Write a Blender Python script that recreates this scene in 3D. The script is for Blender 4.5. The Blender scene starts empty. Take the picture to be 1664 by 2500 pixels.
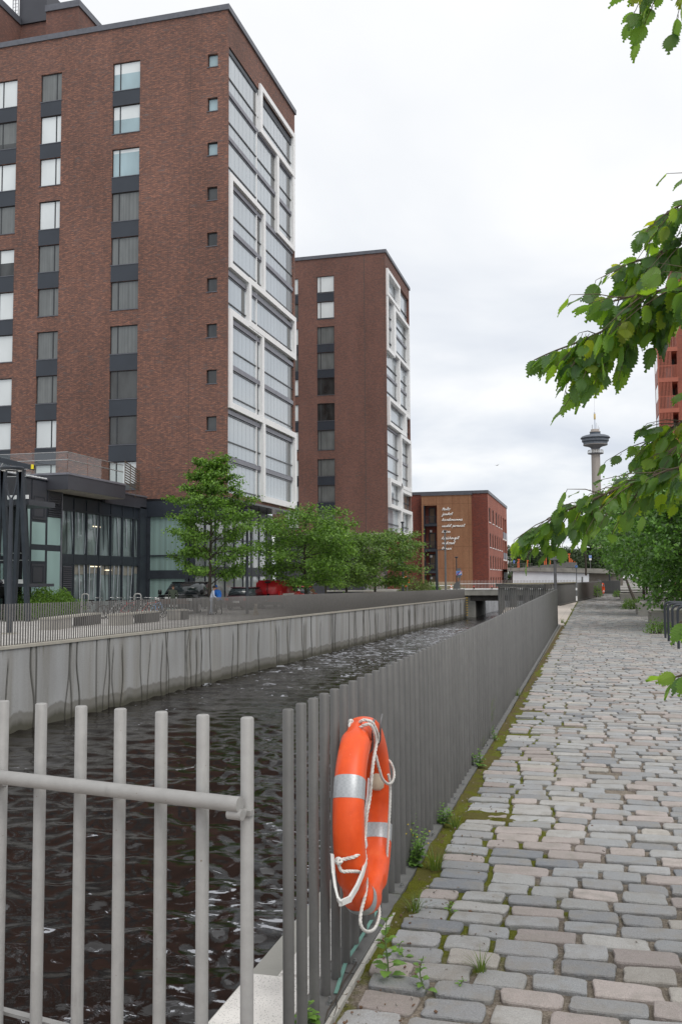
import bpy, bmesh, math, random
import numpy as np
from mathutils import Vector, Matrix
random.seed(7)
S = bpy.context.scene
COL = S.collection
PI = math.pi

# ------------------------------------------------------------------ camera model (photo pixels 1664 x 2500)
F, CX, CY, H = 2300.0, 832.0, 1250.0, 1.64
def _axes():
    y = np.array([1440-CX, 1411-CY, F]); y /= np.linalg.norm(y)
    u = np.array([660-CX, -30400-CY, F]); u -= u.dot(y)*y; u /= np.linalg.norm(u)
    x = np.cross(y, u)
    if x[0] < 0: x = -x
    return np.array([x, y, u])
RM = _axes()
def ray(px, py): return RM.dot(np.array([px-CX, py-CY, F]))
def atz(px, py, z):
    d = ray(px, py); return Vector(d*((z-H)/d[2])) + Vector((0, 0, H))
def atx(px, py, X):
    d = ray(px, py); return Vector(d*(X/d[0])) + Vector((0, 0, H))
def aty(px, py, Y):
    d = ray(px, py); return Vector(d*(Y/d[1])) + Vector((0, 0, H))
def atD(px, py, D):
    d = ray(px, py); return Vector(d*(D/F)) + Vector((0, 0, H))

cam = bpy.data.cameras.new('camera'); co = bpy.data.objects.new('camera', cam); COL.objects.link(co)
cam.sensor_fit = 'HORIZONTAL'; cam.sensor_width = 36; cam.lens = 36*F/1664
cam.clip_start = 0.05; cam.clip_end = 9000
r, u, b = RM[:, 0], -RM[:, 1], -RM[:, 2]
co.matrix_world = Matrix(((r[0], u[0], b[0], 0), (r[1], u[1], b[1], 0), (r[2], u[2], b[2], H), (0, 0, 0, 1)))
S.camera = co
S.view_settings.view_transform = 'Standard'; S.view_settings.look = 'None'
S.view_settings.gamma = 1; S.view_settings.exposure = 0.27
try:
    S.cycles.max_bounces = 8; S.cycles.transparent_max_bounces = 12
    S.cycles.caustics_reflective = False; S.cycles.caustics_refractive = False
    S.cycles.use_denoising = True; S.cycles.sample_clamp_indirect = 6
except Exception: pass

# ------------------------------------------------------------------ object helpers
def link(o, parent=None):
    COL.objects.link(o)
    if parent is not None: o.parent = parent
    return o
def tag(o, label=None, cat=None, group=None, kind=None):
    if label: o['label'] = label
    if cat: o['category'] = cat
    if group: o['group'] = group
    if kind: o['kind'] = kind
    return o
def thing(name, label, cat, loc=(0, 0, 0), group=None):
    o = bpy.data.objects.new(name, None); o.empty_display_size = .2
    link(o); o.location = loc
    return tag(o, label, cat, group)
def wloc(o):
    v = Vector((0, 0, 0))
    while o is not None: v += Vector(o.location); o = o.parent
    return v
class MB:
    """collects world-space geometry, built as one mesh object"""
    def __init__(s): s.v = []; s.f = []; s.m = []; s.sm = []
    def add(s, vs, fs, mi=0, smooth=False):
        b = len(s.v); s.v += [tuple(p) for p in vs]
        for f in fs: s.f.append(tuple(b+i for i in f)); s.m.append(mi); s.sm.append(smooth)
        return s
    def quad(s, a, b, c, d, mi=0): return s.add([a, b, c, d], [(0, 1, 2, 3)], mi)
    def box(s, x0, x1, y0, y1, z0, z1, mi=0):
        x0, x1 = min(x0, x1), max(x0, x1); y0, y1 = min(y0, y1), max(y0, y1); z0, z1 = min(z0, z1), max(z0, z1)
        vs = [(x, y, z) for z in (z0, z1) for y in (y0, y1) for x in (x0, x1)]
        return s.add(vs, [(0, 2, 3, 1), (4, 5, 7, 6), (0, 1, 5, 4), (2, 6, 7, 3), (0, 4, 6, 2), (1, 3, 7, 5)], mi)
    def obox(s, c, ax, ay, az, hx, hy, hz, mi=0):
        c = Vector(c); ax = Vector(ax).normalized()*hx; ay = Vector(ay).normalized()*hy; az = Vector(az).normalized()*hz
        vs = [c+ax*i+ay*j+az*k for k in (-1, 1) for j in (-1, 1) for i in (-1, 1)]
        return s.add(vs, [(0, 2, 3, 1), (4, 5, 7, 6), (0, 1, 5, 4), (2, 6, 7, 3), (0, 4, 6, 2), (1, 3, 7, 5)], mi)
    def bar(s, a, b, w, h, mi=0, up=(0, 0, 1)):
        a = Vector(a); b = Vector(b); d = (b-a)
        if d.length < 1e-6: return s
        L = d.length; d.normalize(); up = Vector(up)
        if abs(d.dot(up)) > .98: up = Vector((0, 1, 0))
        x = d.cross(up).normalized(); z = x.cross(d)
        return s.obox((a+b)/2, d, x, z, L/2, w/2, h/2, mi)
    def tube(s, pts, rad, n=8, mi=0, cap=True, smooth=True, closed=False):
        pts = [Vector(p) for p in pts]; N = len(pts)
        rr = rad if isinstance(rad, (list, tuple)) else [rad]*N
        vs = []; fs = []; nx = None
        for i, p in enumerate(pts):
            if closed: t = pts[(i+1) % N]-pts[i-1]
            else: t = pts[min(i+1, N-1)]-pts[max(i-1, 0)]
            t = t.normalized() if t.length > 1e-9 else Vector((0, 0, 1))
            if nx is None:
                nx = t.cross(Vector((0, 0, 1)))
                if nx.length < .05: nx = t.cross(Vector((0, 1, 0)))
            nx = (nx-t*nx.dot(t)).normalized(); ny = t.cross(nx)
            for k in range(n):
                a = 2*PI*k/n; vs.append(p+(nx*math.cos(a)+ny*math.sin(a))*rr[i])
        for i in range(N if closed else N-1):
            j = (i+1) % N
            for k in range(n):
                k2 = (k+1) % n; fs.append((i*n+k, i*n+k2, j*n+k2, j*n+k))
        s.add(vs, fs, mi, smooth)
        if cap and not closed:
            b = len(s.v)
            s.add(vs[:n], [tuple(range(n))[::-1]], mi); s.add(vs[-n:], [tuple(range(n))], mi)
        return s
    def cyl(s, c, rad, z0, z1, n=12, mi=0, bev=0):
        if bev:
            return s.lathe(c, [(0, z0), (rad, z0), (rad, z1-bev), (rad-bev, z1), (0, z1)], n, mi)
        return s.tube([(c[0], c[1], z0), (c[0], c[1], z1)], rad, n, mi)
    def lathe(s, c, prof, n=16, mi=0, smooth=True):
        vs = []; fs = []
        for (r_, z) in prof:
            for k in range(n):
                a = 2*PI*k/n; vs.append((c[0]+r_*math.cos(a), c[1]+r_*math.sin(a), z))
        for i in range(len(prof)-1):
            for k in range(n):
                k2 = (k+1) % n; fs.append((i*n+k, i*n+k2, (i+1)*n+k2, (i+1)*n+k))
        return s.add(vs, fs, mi, smooth)
    def prism(s, poly, off, mi=0):
        """poly: list of 3D points, extruded by off"""
        off = Vector(off); n = len(poly); a = [Vector(p) for p in poly]; b = [p+off for p in a]
        s.add(a+b, [tuple(range(n))[::-1], tuple(range(n, 2*n))]+[(i, (i+1) % n, n+(i+1) % n, n+i) for i in range(n)], mi)
        return s
    def build(s, name, mats, parent=None, label=None):
        if not isinstance(mats, (list, tuple)): mats = [mats]
        off = wloc(parent) if parent is not None else Vector((0, 0, 0))
        me = bpy.data.meshes.new(name)
        me.from_pydata([(p[0]-off.x, p[1]-off.y, p[2]-off.z) for p in s.v], [], s.f)
        for m in mats: me.materials.append(m)
        me.polygons.foreach_set('material_index', s.m); me.polygons.foreach_set('use_smooth', s.sm)
        me.update()
        o = bpy.data.objects.new(name, me); link(o, parent)
        if label: o['label'] = label
        return o
def np_mesh(name, V, Q, mats, parent=None, smooth=False, off=None):
    V = np.asarray(V, np.float32).reshape(-1, 3); Q = np.asarray(Q, np.int32)
    if parent is not None: V = V-np.array(wloc(parent), np.float32)
    k = Q.shape[1]; me = bpy.data.meshes.new(name)
    me.vertices.add(len(V)); me.vertices.foreach_set('co', V.ravel())
    me.loops.add(Q.size); me.loops.foreach_set('vertex_index', Q.ravel())
    me.polygons.add(len(Q)); me.polygons.foreach_set('loop_start', np.arange(0, Q.size, k, dtype=np.int32))
    me.polygons.foreach_set('loop_total', np.full(len(Q), k, np.int32))
    if smooth: me.polygons.foreach_set('use_smooth', np.ones(len(Q), bool))
    for m in (mats if isinstance(mats, (list, tuple)) else [mats]): me.materials.append(m)
    me.update(calc_edges=True); me.validate()
    return link(bpy.data.objects.new(name, me), parent)
def vattr(o, name, vals):
    a = o.data.attributes.new(name, 'FLOAT', 'POINT'); a.data.foreach_set('value', np.asarray(vals, np.float32))
def copy_tree(o, parent=None):
    c = o.copy(); COL.objects.link(c); c.parent = parent
    for ch in list(o.children): copy_tree(ch, c)
    return c

# ------------------------------------------------------------------ materials
class NT:
    def __init__(s, name):
        s.m = bpy.data.materials.new(name); s.m.use_nodes = True; s.t = s.m.node_tree
        s.b = s.t.nodes['Principled BSDF']; s.out = s.t.nodes['Material Output']; s._p = None
    def n(s, typ, **kw):
        nd = s.t.nodes.new('ShaderNode'+typ)
        for k, v in kw.items():
            k2 = k.replace('_', ' ')
            if hasattr(nd, k) and not k[0].isupper(): setattr(nd, k, v)
            else:
                if isinstance(v, bpy.types.NodeSocket): s.t.links.new(v, nd.inputs[k2])
                else: nd.inputs[k2].default_value = v
        return nd
    def l(s, a, b): s.t.links.new(a, b)
    def pos(s):
        if s._p is None: s._p = s.n('NewGeometry')
        return s._p.outputs['Position']
    def isl(s):
        s.pos(); return s._p.outputs['Random Per Island']
    def math(s, op, a, b=None, clamp=False):
        nd = s.t.nodes.new('ShaderNodeMath'); nd.operation = op; nd.use_clamp = clamp
        for i, v in enumerate((a, b)):
            if v is None: continue
            if isinstance(v, bpy.types.NodeSocket): s.l(v, nd.inputs[i])
            else: nd.inputs[i].default_value = v
        return nd.outputs[0]
    def map(s, vec, scale=(1, 1, 1), loc=(0, 0, 0)):
        nd = s.n('Mapping'); s.l(vec, nd.inputs['Vector']); nd.inputs['Scale'].default_value = scale
        nd.inputs['Location'].default_value = loc; return nd.outputs[0]
    def noise(s, vec, scale, detail=3, rough=.55, dist=0):
        nd = s.n('TexNoise', Scale=scale, Detail=detail, Roughness=rough, Distortion=dist)
        s.l(vec, nd.inputs['Vector']); return nd.outputs['Fac']
    def ramp(s, fac, stops, interp='LINEAR'):
        nd = s.n('ValToRGB'); nd.color_ramp.interpolation = interp; cr = nd.color_ramp
        while len(cr.elements) < len(stops): cr.elements.new(.5)
        for e, (p, c) in zip(cr.elements, stops):
            e.position = p; e.color = (c, c, c, 1) if not isinstance(c, (tuple, list)) else (*c[:3], 1)
        s.l(fac, nd.inputs[0]); return nd.outputs[0]
    def mix(s, fac, a, b, mode='MIX'):
        nd = s.t.nodes.new('ShaderNodeMix'); nd.data_type = 'RGBA'; nd.blend_type = mode
        for i, v in ((0, fac), (6, a), (7, b)):
            if isinstance(v, bpy.types.NodeSocket): s.l(v, nd.inputs[i])
            elif i == 0: nd.inputs[0].default_value = v
            else: nd.inputs[i].default_value = (*v[:3], 1)
        return nd.outputs[2]
    def col(s, c):
        if isinstance(c, bpy.types.NodeSocket): s.l(c, s.b.inputs['Base Color'])
        else: s.b.inputs['Base Color'].default_value = (*c[:3], 1)
        return s
    def bump(s, h, strength=.3, dist=.01):
        nd = s.n('Bump', Strength=strength, Distance=dist); s.l(h, nd.inputs['Height'])
        s.l(nd.outputs[0], s.b.inputs['Normal']); return s
    def set(s, **kw):
        for k, v in kw.items():
            k = k.replace('_', ' ')
            if isinstance(v, bpy.types.NodeSocket): s.l(v, s.b.inputs[k])
            else: s.b.inputs[k].default_value = v
        return s
def simple(name, c, rough=.6, metal=0, var=.15, vs=3.0, bump=0, bs=40, spec=.5):
    k = NT(name); n1 = k.noise(k.pos(), vs, 4)
    lo = tuple(x*(1-var) for x in c); hi = tuple(min(1, x*(1+var)) for x in c)
    k.col(k.ramp(n1, [(.3, lo), (.7, hi)])).set(Roughness=rough, Metallic=metal, Specular_IOR_Level=spec)
    if bump: k.bump(k.noise(k.pos(), bs, 3), bump, .01)
    return k.m
def brick(name, c1, c2, c3, mortar, bw=.26, bh=.075, grey=(.12, .10, .10)):
    k = NT(name); sp = k.n('SeparateXYZ'); k.l(k.pos(), sp.inputs[0])
    uu = k.math('ADD', sp.outputs[0], sp.outputs[1])
    cb = k.n('CombineXYZ'); k.l(uu, cb.inputs[0]); k.l(sp.outputs[2], cb.inputs[1]); v = cb.outputs[0]
    patch = k.noise(k.map(v, (.9, 5.5, 1)), 1.0, 3, .6)
    fine = k.noise(k.map(v, (3.7, 13.3, 1)), 1.0, 1)
    ca = k.mix(k.ramp(fine, [(.42, 0), (.58, 1)]), c1, c2)
    cc = k.mix(k.ramp(patch, [(.55, 0), (.72, 1)]), c3, grey)
    bt = k.n('TexBrick', Scale=1.0, Mortar_Size=.009, Mortar_Smooth=.1, Bias=-.15, Brick_Width=bw, Row_Height=bh)
    bt.offset = .5; k.l(v, bt.inputs['Vector']); k.l(ca, bt.inputs['Color1']); k.l(cc, bt.inputs['Color2'])
    bt.inputs['Mortar'].default_value = (*mortar, 1)
    big = k.noise(k.map(v, (.28, .11, 1)), 1.0, 4, .6)
    k.col(k.mix(1.0, bt.outputs[0], k.ramp(big, [(.3, .80), (.7, 1.16)]), 'MULTIPLY')).set(Roughness=.85)
    k.bump(k.math('SUBTRACT', 1, bt.outputs['Fac']), .4, .008)
    return k.m
def glassy(name, c, rough=.04, ior=1.5, var=.1, vs=1.2, stripes=0):
    k = NT(name); n1 = k.noise(k.map(k.pos(), (1, 1, .4)), vs, 2)
    cc = k.ramp(n1, [(.35, tuple(x*(1-var) for x in c)), (.65, tuple(min(1, x*(1+var)) for x in c))])
    if stripes:
        sp = k.n('SeparateXYZ'); k.l(k.pos(), sp.inputs[0])
        uu = k.math('ADD', sp.outputs[0], sp.outputs[1])
        cb = k.n('CombineXYZ'); k.l(uu, cb.inputs[0])
        st = k.noise(cb.outputs[0], stripes, 2)
        cc = k.mix(1.0, cc, k.ramp(st, [(.35, .78), (.65, 1.1)]), 'MULTIPLY')
    k.col(cc).set(Roughness=rough, IOR=ior)
    return k.m
def leafmat(name, c, trans, var=.45, rough=.5, tmix=.35, spec=.4):
    k = NT(name); g = k.isl()
    hue = k.ramp(g, [(0, tuple(x*(1-var) for x in c)), (.55, c), (1, (c[0]*(1+var*1.3), c[1]*(1+var), c[2]*(1+var*.3)))])
    k.col(hue).set(Roughness=rough, Specular_IOR_Level=spec)
    tr = k.n('BsdfTranslucent'); k.l(k.mix(1.0, hue, tuple(trans), 'MULTIPLY'), tr.inputs[0])
    mx = k.n('MixShader'); mx.inputs[0].default_value = tmix
    k.l(k.b.outputs[0], mx.inputs[1]); k.l(tr.outputs[0], mx.inputs[2]); k.l(mx.outputs[0], k.out.inputs[0])
    return k.m
M = {}
M['brick1'] = brick('brown_brick', (.325, .147, .099), (.178, .086, .064), (.12, .069, .059), (.065, .046, .040), grey=(.15, .14, .142))
M['brick2'] = brick('brown_brick_plain', (.25, .113, .083), (.18, .084, .065), (.132, .071, .060), (.075, .05, .043), grey=(.125, .105, .10))
M['brick3'] = brick('red_brick', (.27, .066, .040), (.20, .05, .034), (.12, .04, .032), (.075, .035, .03), .28, .085)
M['brick4'] = brick('orange_brick', (.40, .135, .088), (.36, .115, .075), (.32, .10, .068), (.22, .09, .065))
M['corten'] = None
M['flash'] = simple('roof_flashing', (.115, .12, .14), .45, .3)
M['anth'] = simple('anthracite_steel', (.033, .040, .051), .45, .2)
M['spandrel'] = simple('spandrel_blue_grey', (.028, .035, .047), .4, .1, .12, .6)
M['panel'] = simple('grey_cladding', (.058, .060, .072), .45, .2, .1, .7)
M['frame'] = simple('window_frame', (.030, .033, .038), .45)
M['white'] = simple('white_metal', (.84, .84, .84), .45, 0, .04)
M['offwhite'] = simple('offwhite_blind', (.86, .87, .87), .7, 0, .04, .8)
M['curtain'] = glassy('grey_curtain', (.33, .34, .33), .8, 1.4, .15, 1.5, 9)
M['room'] = simple('dark_room', (.03, .028, .027), .9)
M['win'] = glassy('window_glass', (.030, .033, .034), .03, 1.65, .5, 1.1)
M['winsky'] = glassy('sky_painted_window_glass', (.30, .41, .45), .03, 1.65, .15, .6)  # bluish sky reflection painted into the glass colour of the top panes
M['blindw'] = glassy('white_blind_behind_glass', (.66, .70, .71), .12, 1.55, .05, .7)
M['blindg'] = glassy('grey_curtain_behind_glass', (.135, .145, .145), .05, 1.6, .12, 1.5, 7)
M['alu'] = simple('aluminium_band', (.20, .20, .23), .4, .3)
M['balc'] = glassy('balcony_glass', (.40, .45, .49), .05, 2.1, .12, .12)
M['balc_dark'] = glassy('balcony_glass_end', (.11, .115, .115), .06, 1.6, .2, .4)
M['teal'] = glassy('frosted_teal_glass', (.29, .41, .40), .25, 1.45, .12, .5)
M['tealcurt'] = glassy('teal_curtain_glass', (.22, .315, .30), .05, 1.5, .1, .6, 3.5)
M['darkglass'] = glassy('dark_glass', (.175, .215, .22), .04, 1.6, .5, .8)
M['skyglass'] = glassy('sky_painted_glass', (.30, .33, .34), .03, 2.0, .3, .3)  # pale base colour paints in the bright sky mirrored by the lobby glass
M['beige'] = simple('beige_soffit', (.36, .33, .29), .8)
M['concrete'] = simple('concrete', (.30, .295, .27), .9, 0, .2, 1.2, .3, 60)
M['benchc'] = simple('bench_concrete', (.36, .34, .31), .9, 0, .12, 2, .25, 80)
M['benchtop'] = simple('bench_top_slab', (.42, .395, .34), .8, 0, .1, 3)
M['darkc'] = simple('dark_concrete', (.085, .08, .075), .9)
M['post'] = simple('grey_brown_post_paint', (.118, .113, .106), .55, .15, .08, 9, .15, 400)
k = NT('grey_brown_post_paint'); oi = k.n('ObjectInfo')
n1 = k.noise(k.pos(), 9, 4); rnd = k.math('FRACT', k.math('ADD', oi.outputs['Random'], k.math('MULTIPLY', k.isl(), 5.3)))
cc = k.mix(1.0, k.ramp(n1, [(.3, (.104, .103, .100)), (.7, (.126, .124, .120))]), k.ramp(rnd, [(0, .91), (1, 1.08)]), 'MULTIPLY')
k.col(cc).set(Roughness=.5, Metallic=.15); k.bump(k.noise(k.pos(), 400, 2), .15, .01); M['post'] = k.m
M['postfar'] = simple('grey_post_paint', (.112, .107, .102), .6, .1, .1, 5)
k = NT('pale_grey_post_paint'); n1 = k.noise(k.pos(), 16, 5, .65); n2 = k.noise(k.pos(), 75, 2, .5); n3 = k.noise(k.map(k.pos(), (1, 1, .12)), 26, 3)
c = k.ramp(n1, [(.3, (.285, .281, .274)), (.7, (.345, .340, .332))])
c = k.mix(k.ramp(n3, [(.60, 0), (.75, .5)]), c, (.20, .195, .185)); c = k.mix(k.ramp(n2, [(.73, 0), (.78, .8)]), c, (.14, .10, .07))
k.col(c).set(Roughness=.55, Metallic=.1); k.bump(k.noise(k.pos(), 240, 3), .25, .01); M['galv'] = k.m
M['bark'] = simple('bark', (.055, .045, .036), .9, 0, .3, 12, .5, 40)
M['rack'] = simple('dark_rack_steel', (.035, .041, .050), .45, .3)
k = NT('orange_plastic'); n1 = k.noise(k.pos(), 14, 5, .65); n2 = k.noise(k.map(k.pos(), (1, 1, .3)), 90, 3, .7)
c = k.ramp(n1, [(.3, (.70, .070, .007)), (.6, (.80, .088, .009)), (.8, (.83, .14, .03))])
c = k.mix(k.ramp(n2, [(.66, 0), (.74, .45)]), c, (.80, .30, .16))
k.col(c).set(Roughness=k.ramp(n1, [(.3, .34), (.7, .55)])); k.bump(n2, .06, .003); M['orange'] = k.m
M['rope'] = simple('white_rope', (.62, .61, .58), .9, 0, .2, 60)
M['reflect'] = simple('reflective_tape', (.45, .47, .49), .35, .3, .15, 120)
M['black'] = simple('black_paint', (.012, .012, .014), .25, 0, .1)
M['rubber'] = simple('black_rubber', (.018, .018, .018), .8)
M['redpaint'] = simple('red_van_paint', (.42, .012, .018), .3, 0, .06)
M['redlight'] = simple('red_lens', (.5, .01, .01), .2)
M['carglass'] = glassy('car_glass', (.03, .04, .045), .03, 1.7)
M['chrome'] = simple('chrome', (.6, .6, .6), .2, 1)
M['plate'] = simple('number_plate', (.7, .7, .68), .5)
M['bluesign'] = simple('blue_sign', (.02, .16, .60), .45, 0, .05)
M['signgrey'] = simple('sign_back_grey', (.17, .175, .18), .5, .3)
M['orangepole'] = simple('orange_pole', (.75, .16, .05), .5)
M['whitewall'] = simple('white_wall', (.80, .85, .90), .8, 0, .07, .5)
M['redpanel'] = simple('red_balcony_steel', (.37, .108, .066), .55, 0, .08)
M['granite'] = None
# ---- special materials
k = NT('corten'); p = k.pos()
sp = k.n('SeparateXYZ'); k.l(p, sp.inputs[0])
uu = k.math('ADD', sp.outputs[0], sp.outputs[1]); cb = k.n('CombineXYZ'); k.l(uu, cb.inputs[0]); k.l(sp.outputs[2], cb.inputs[1])
st = k.noise(k.map(cb.outputs[0], (1.6, .16, 1)), 1.0, 4)
fn = k.noise(p, 6, 3)
c = k.ramp(st, [(.3, (.235, .105, .052)), (.5, (.265, .130, .068)), (.72, (.30, .155, .085))])
bt = k.n('TexBrick', Scale=1.0, Mortar_Size=.03, Brick_Width=2.4, Row_Height=3.2); bt.offset = 0
k.l(cb.outputs[0], bt.inputs['Vector'])
c = k.mix(bt.outputs['Fac'], c, (.17, .075, .035))
k.col(k.mix(1.0, c, k.ramp(fn, [(.3, .85), (.7, 1.12)]), 'MULTIPLY')).set(Roughness=.8)
M['corten'] = k.m

k = NT('granite'); p = k.pos()
sp_ = k.n('TexVoronoi', Scale=110.0); k.l(p, sp_.inputs['Vector'])
n2 = k.noise(p, 5, 4)
c = k.mix(k.ramp(sp_.outputs['Distance'], [(.12, 1), (.3, 0)]), (.68, .66, .63), (.14, .135, .13))
k.col(k.mix(1.0, c, k.ramp(n2, [(.3, .8), (.7, 1.1)]), 'MULTIPLY')).set(Roughness=.85)
M['granite'] = k.m

# sett stones: one tint per stone
k = NT('sett_stone'); p = k.pos(); g = k.isl()
base = k.ramp(g, [(0, (.25, .255, .262)), (.14, (.32, .322, .325)), (.30, (.295, .303, .31)), (.44, (.355, .348, .335)), (.56, (.345, .302, .284)), (.70, (.385, .338, .316)), (.80, (.345, .347, .343)), (.92, (.19, .20, .215)), (.95, (.385, .362, .33))], 'CONSTANT')
g2 = k.math('FRACT', k.math('MULTIPLY', g, 37.7))
base = k.mix(1.0, base, k.ramp(g2, [(0, .78), (1, 1.08)]), 'MULTIPLY')
sp_ = k.noise(p, 260, 2, .7)
big = k.noise(p, 9, 4)
c = k.mix(1.0, base, k.ramp(sp_, [(.3, .70), (.5, 1.0), (.7, 1.25)]), 'MULTIPLY')
c = k.mix(k.ramp(big, [(.46, 0), (.72, .7)]), c, (.24, .222, .195))
k.col(c).set(Roughness=.72, Specular_IOR_Level=.5)
k.bump(k.math('ADD', k.noise(p, 90, 4, .65), k.math('MULTIPLY', k.noise(p, 22, 3), 1.6)), .7, .008)
M['sett'] = k.m
# joints: sandy grit, moss near the fence
k = NT('joint_grit'); p = k.pos(); sp = k.n('SeparateXYZ'); k.l(p, sp.inputs[0])
n1 = k.noise(p, 120, 3, .7); n2 = k.noise(p, 3.2, 4); n3 = k.noise(p, 14, 3)
grit = k.ramp(n1, [(.3, (.10, .083, .065)), (.5, (.21, .18, .145)), (.72, (.33, .29, .25))])
grit = k.mix(1.0, grit, k.ramp(n3, [(.3, .7), (.7, 1.15)]), 'MULTIPLY')
moss = k.ramp(n1, [(.3, (.055, .064, .007)), (.7, (.155, .165, .020))])
mx = k.math('SUBTRACT', k.math('MULTIPLY', k.math('SUBTRACT', n2, .5), 1.9), k.math('ADD', k.math('ADD', sp.outputs[0], .22), k.math('MULTIPLY', k.math('MAXIMUM', k.math('SUBTRACT', 4.5, sp.outputs[1]), 0.0), .9)))
k.col(k.mix(k.ramp(mx, [(.0, 0), (.22, 1)]), grit, moss)).set(Roughness=.95, Specular_IOR_Level=.2)
k.bump(n1, .8, .01)
M['grit'] = k.m
k = NT('moss'); p = k.pos(); ysep_ = k.n('SeparateXYZ'); k.l(p, ysep_.inputs[0]); n1 = k.noise(p, 160, 3, .7); n2 = k.noise(p, 7, 3)
c = k.ramp(n1, [(.3, (.05, .056, .008)), (.55, (.135, .142, .018)), (.75, (.20, .20, .035))])
k.col(k.mix(k.math('MULTIPLY', k.ramp(n2, [(.40, 0), (.54, .9)]), k.math('ADD', .25, k.math('MULTIPLY', ysep_.outputs[1], .05), True)), k.mix(k.math('MULTIPLY', k.math('SUBTRACT', ysep_.outputs[1], 7.0), .075, True), c, (.105, .085, .045)), (.115, .088, .05))).set(Roughness=1, Specular_IOR_Level=.1)
k.bump(n1, 1.0, .012); M['moss'] = k.m
k = NT('paver_light'); p = k.pos()
bt = k.n('TexBrick', Scale=1.0, Mortar_Size=.012, Brick_Width=.42, Row_Height=.22); k.l(p, bt.inputs['Vector'])
bt.inputs['Color1'].default_value = (.56, .54, .52, 1); bt.inputs['Color2'].default_value = (.49, .47, .45, 1); bt.inputs['Mortar'].default_value = (.20, .19, .17, 1)
k.col(k.mix(1.0, bt.outputs[0], k.ramp(k.noise(p, .8, 4), [(.3, .8), (.7, 1.1)]), 'MULTIPLY')).set(Roughness=.85); M['paver'] = k.m
k = NT('beige_paving'); p = k.pos()
bt = k.n('TexBrick', Scale=1.0, Mortar_Size=.01, Brick_Width=1.2, Row_Height=.6); k.l(p, bt.inputs['Vector'])
bt.inputs['Color1'].default_value = (.50, .44, .39, 1); bt.inputs['Color2'].default_value = (.46, .41, .37, 1); bt.inputs['Mortar'].default_value = (.3, .26, .23, 1)
k.col(bt.outputs[0]).set(Roughness=.85); M['beigepave'] = k.m
M['land'] = simple('land_ground', (.22, .21, .19), .95, 0, .25, .05)
# canal wall concrete
k = NT('canal_wall_concrete'); p = k.pos(); at = k.n('Attribute'); at.attribute_name = 'groove'
sp = k.n('SeparateXYZ'); k.l(p, sp.inputs[0])
fn = k.noise(p, 55, 3, .7); st = k.noise(k.map(p, (1, 1.6, .12)), 1.0, 4); st2 = k.noise(k.map(p, (1, 5, .25)), 1.0, 3); low = k.noise(p, .22, 2)
c = k.ramp(st, [(.3, (.29, .28, .255)), (.5, (.385, .385, .38)), (.7, (.44, .445, .45))])
c = k.mix(1.0, c, k.ramp(fn, [(.3, .80), (.7, 1.16)]), 'MULTIPLY')
c = k.mix(1.0, c, k.ramp(low, [(.35, .86), (.65, 1.06)]), 'MULTIPLY')
topd = k.math('ADD', k.math('MULTIPLY', k.math('SUBTRACT', sp.outputs[2], -.35), 1.0), k.math('MULTIPLY', k.math('SUBTRACT', st2, .5), 2.6))
c = k.mix(k.ramp(topd, [(-.0, 0), (.55, .75)]), c, (.15, .135, .095))
wet = k.math('SUBTRACT', k.math('ADD', -2.18, k.math('MULTIPLY', k.math('SUBTRACT', st, .5), .5)), sp.outputs[2])
c = k.mix(k.ramp(wet, [(0, 0), (.07, .62)]), c, (.13, .12, .095))
c = k.mix(k.ramp(wet, [(.22, 0), (.42, .8)]), c, (.055, .052, .03))
c = k.mix(k.math('MULTIPLY', at.outputs['Fac'], 1.0, True), c, (.040, .038, .030))
k.col(c).set(Roughness=.88)
k.bump(fn, .5, .008); M['canalwall'] = k.m
# water
k = NT('canal_water'); p = k.pos(); sp = k.n('SeparateXYZ'); k.l(p, sp.inputs[0])
w1 = k.noise(k.map(p, (.75, 1.8, 1)), 3.6, 3, .5, .5); w2 = k.noise(p, 22, 3, .6)
hb = k.math('ADD', w1, k.math('MULTIPLY', w2, .35))
f1 = k.noise(k.map(p, (1.0, 1.7, 1)), 2.1, 5, .58, 1.4); f2 = k.noise(p, .8, 3)
fac = k.math('ADD', f1, k.math('MULTIPLY', k.math('SUBTRACT', f2, .5), .45))
near = k.math('MULTIPLY', k.math('SUBTRACT', k.math('ADD', sp.outputs[0], 6.0), k.math('ADD', .9, k.math('MULTIPLY', sp.outputs[1], .18))), .034)
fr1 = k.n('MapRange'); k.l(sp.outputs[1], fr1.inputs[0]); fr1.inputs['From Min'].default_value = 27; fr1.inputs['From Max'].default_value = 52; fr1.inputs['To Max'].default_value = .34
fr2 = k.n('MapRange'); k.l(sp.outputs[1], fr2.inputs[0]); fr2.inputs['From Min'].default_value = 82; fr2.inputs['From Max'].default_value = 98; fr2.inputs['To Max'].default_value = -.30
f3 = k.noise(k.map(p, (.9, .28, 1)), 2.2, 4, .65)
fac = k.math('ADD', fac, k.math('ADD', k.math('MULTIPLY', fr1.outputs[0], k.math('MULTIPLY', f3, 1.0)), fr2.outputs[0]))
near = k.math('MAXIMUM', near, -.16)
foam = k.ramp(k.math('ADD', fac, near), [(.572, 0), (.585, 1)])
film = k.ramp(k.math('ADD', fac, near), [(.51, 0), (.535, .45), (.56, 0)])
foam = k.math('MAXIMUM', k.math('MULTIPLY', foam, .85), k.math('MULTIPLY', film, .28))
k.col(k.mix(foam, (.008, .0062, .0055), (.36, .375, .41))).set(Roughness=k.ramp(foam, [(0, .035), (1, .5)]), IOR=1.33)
bs_ = k.n('MapRange'); k.l(sp.outputs[1], bs_.inputs[0]); bs_.inputs['From Min'].default_value = 20; bs_.inputs['From Max'].default_value = 55; bs_.inputs['To Min'].default_value = .022; bs_.inputs['To Max'].default_value = .22
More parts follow.
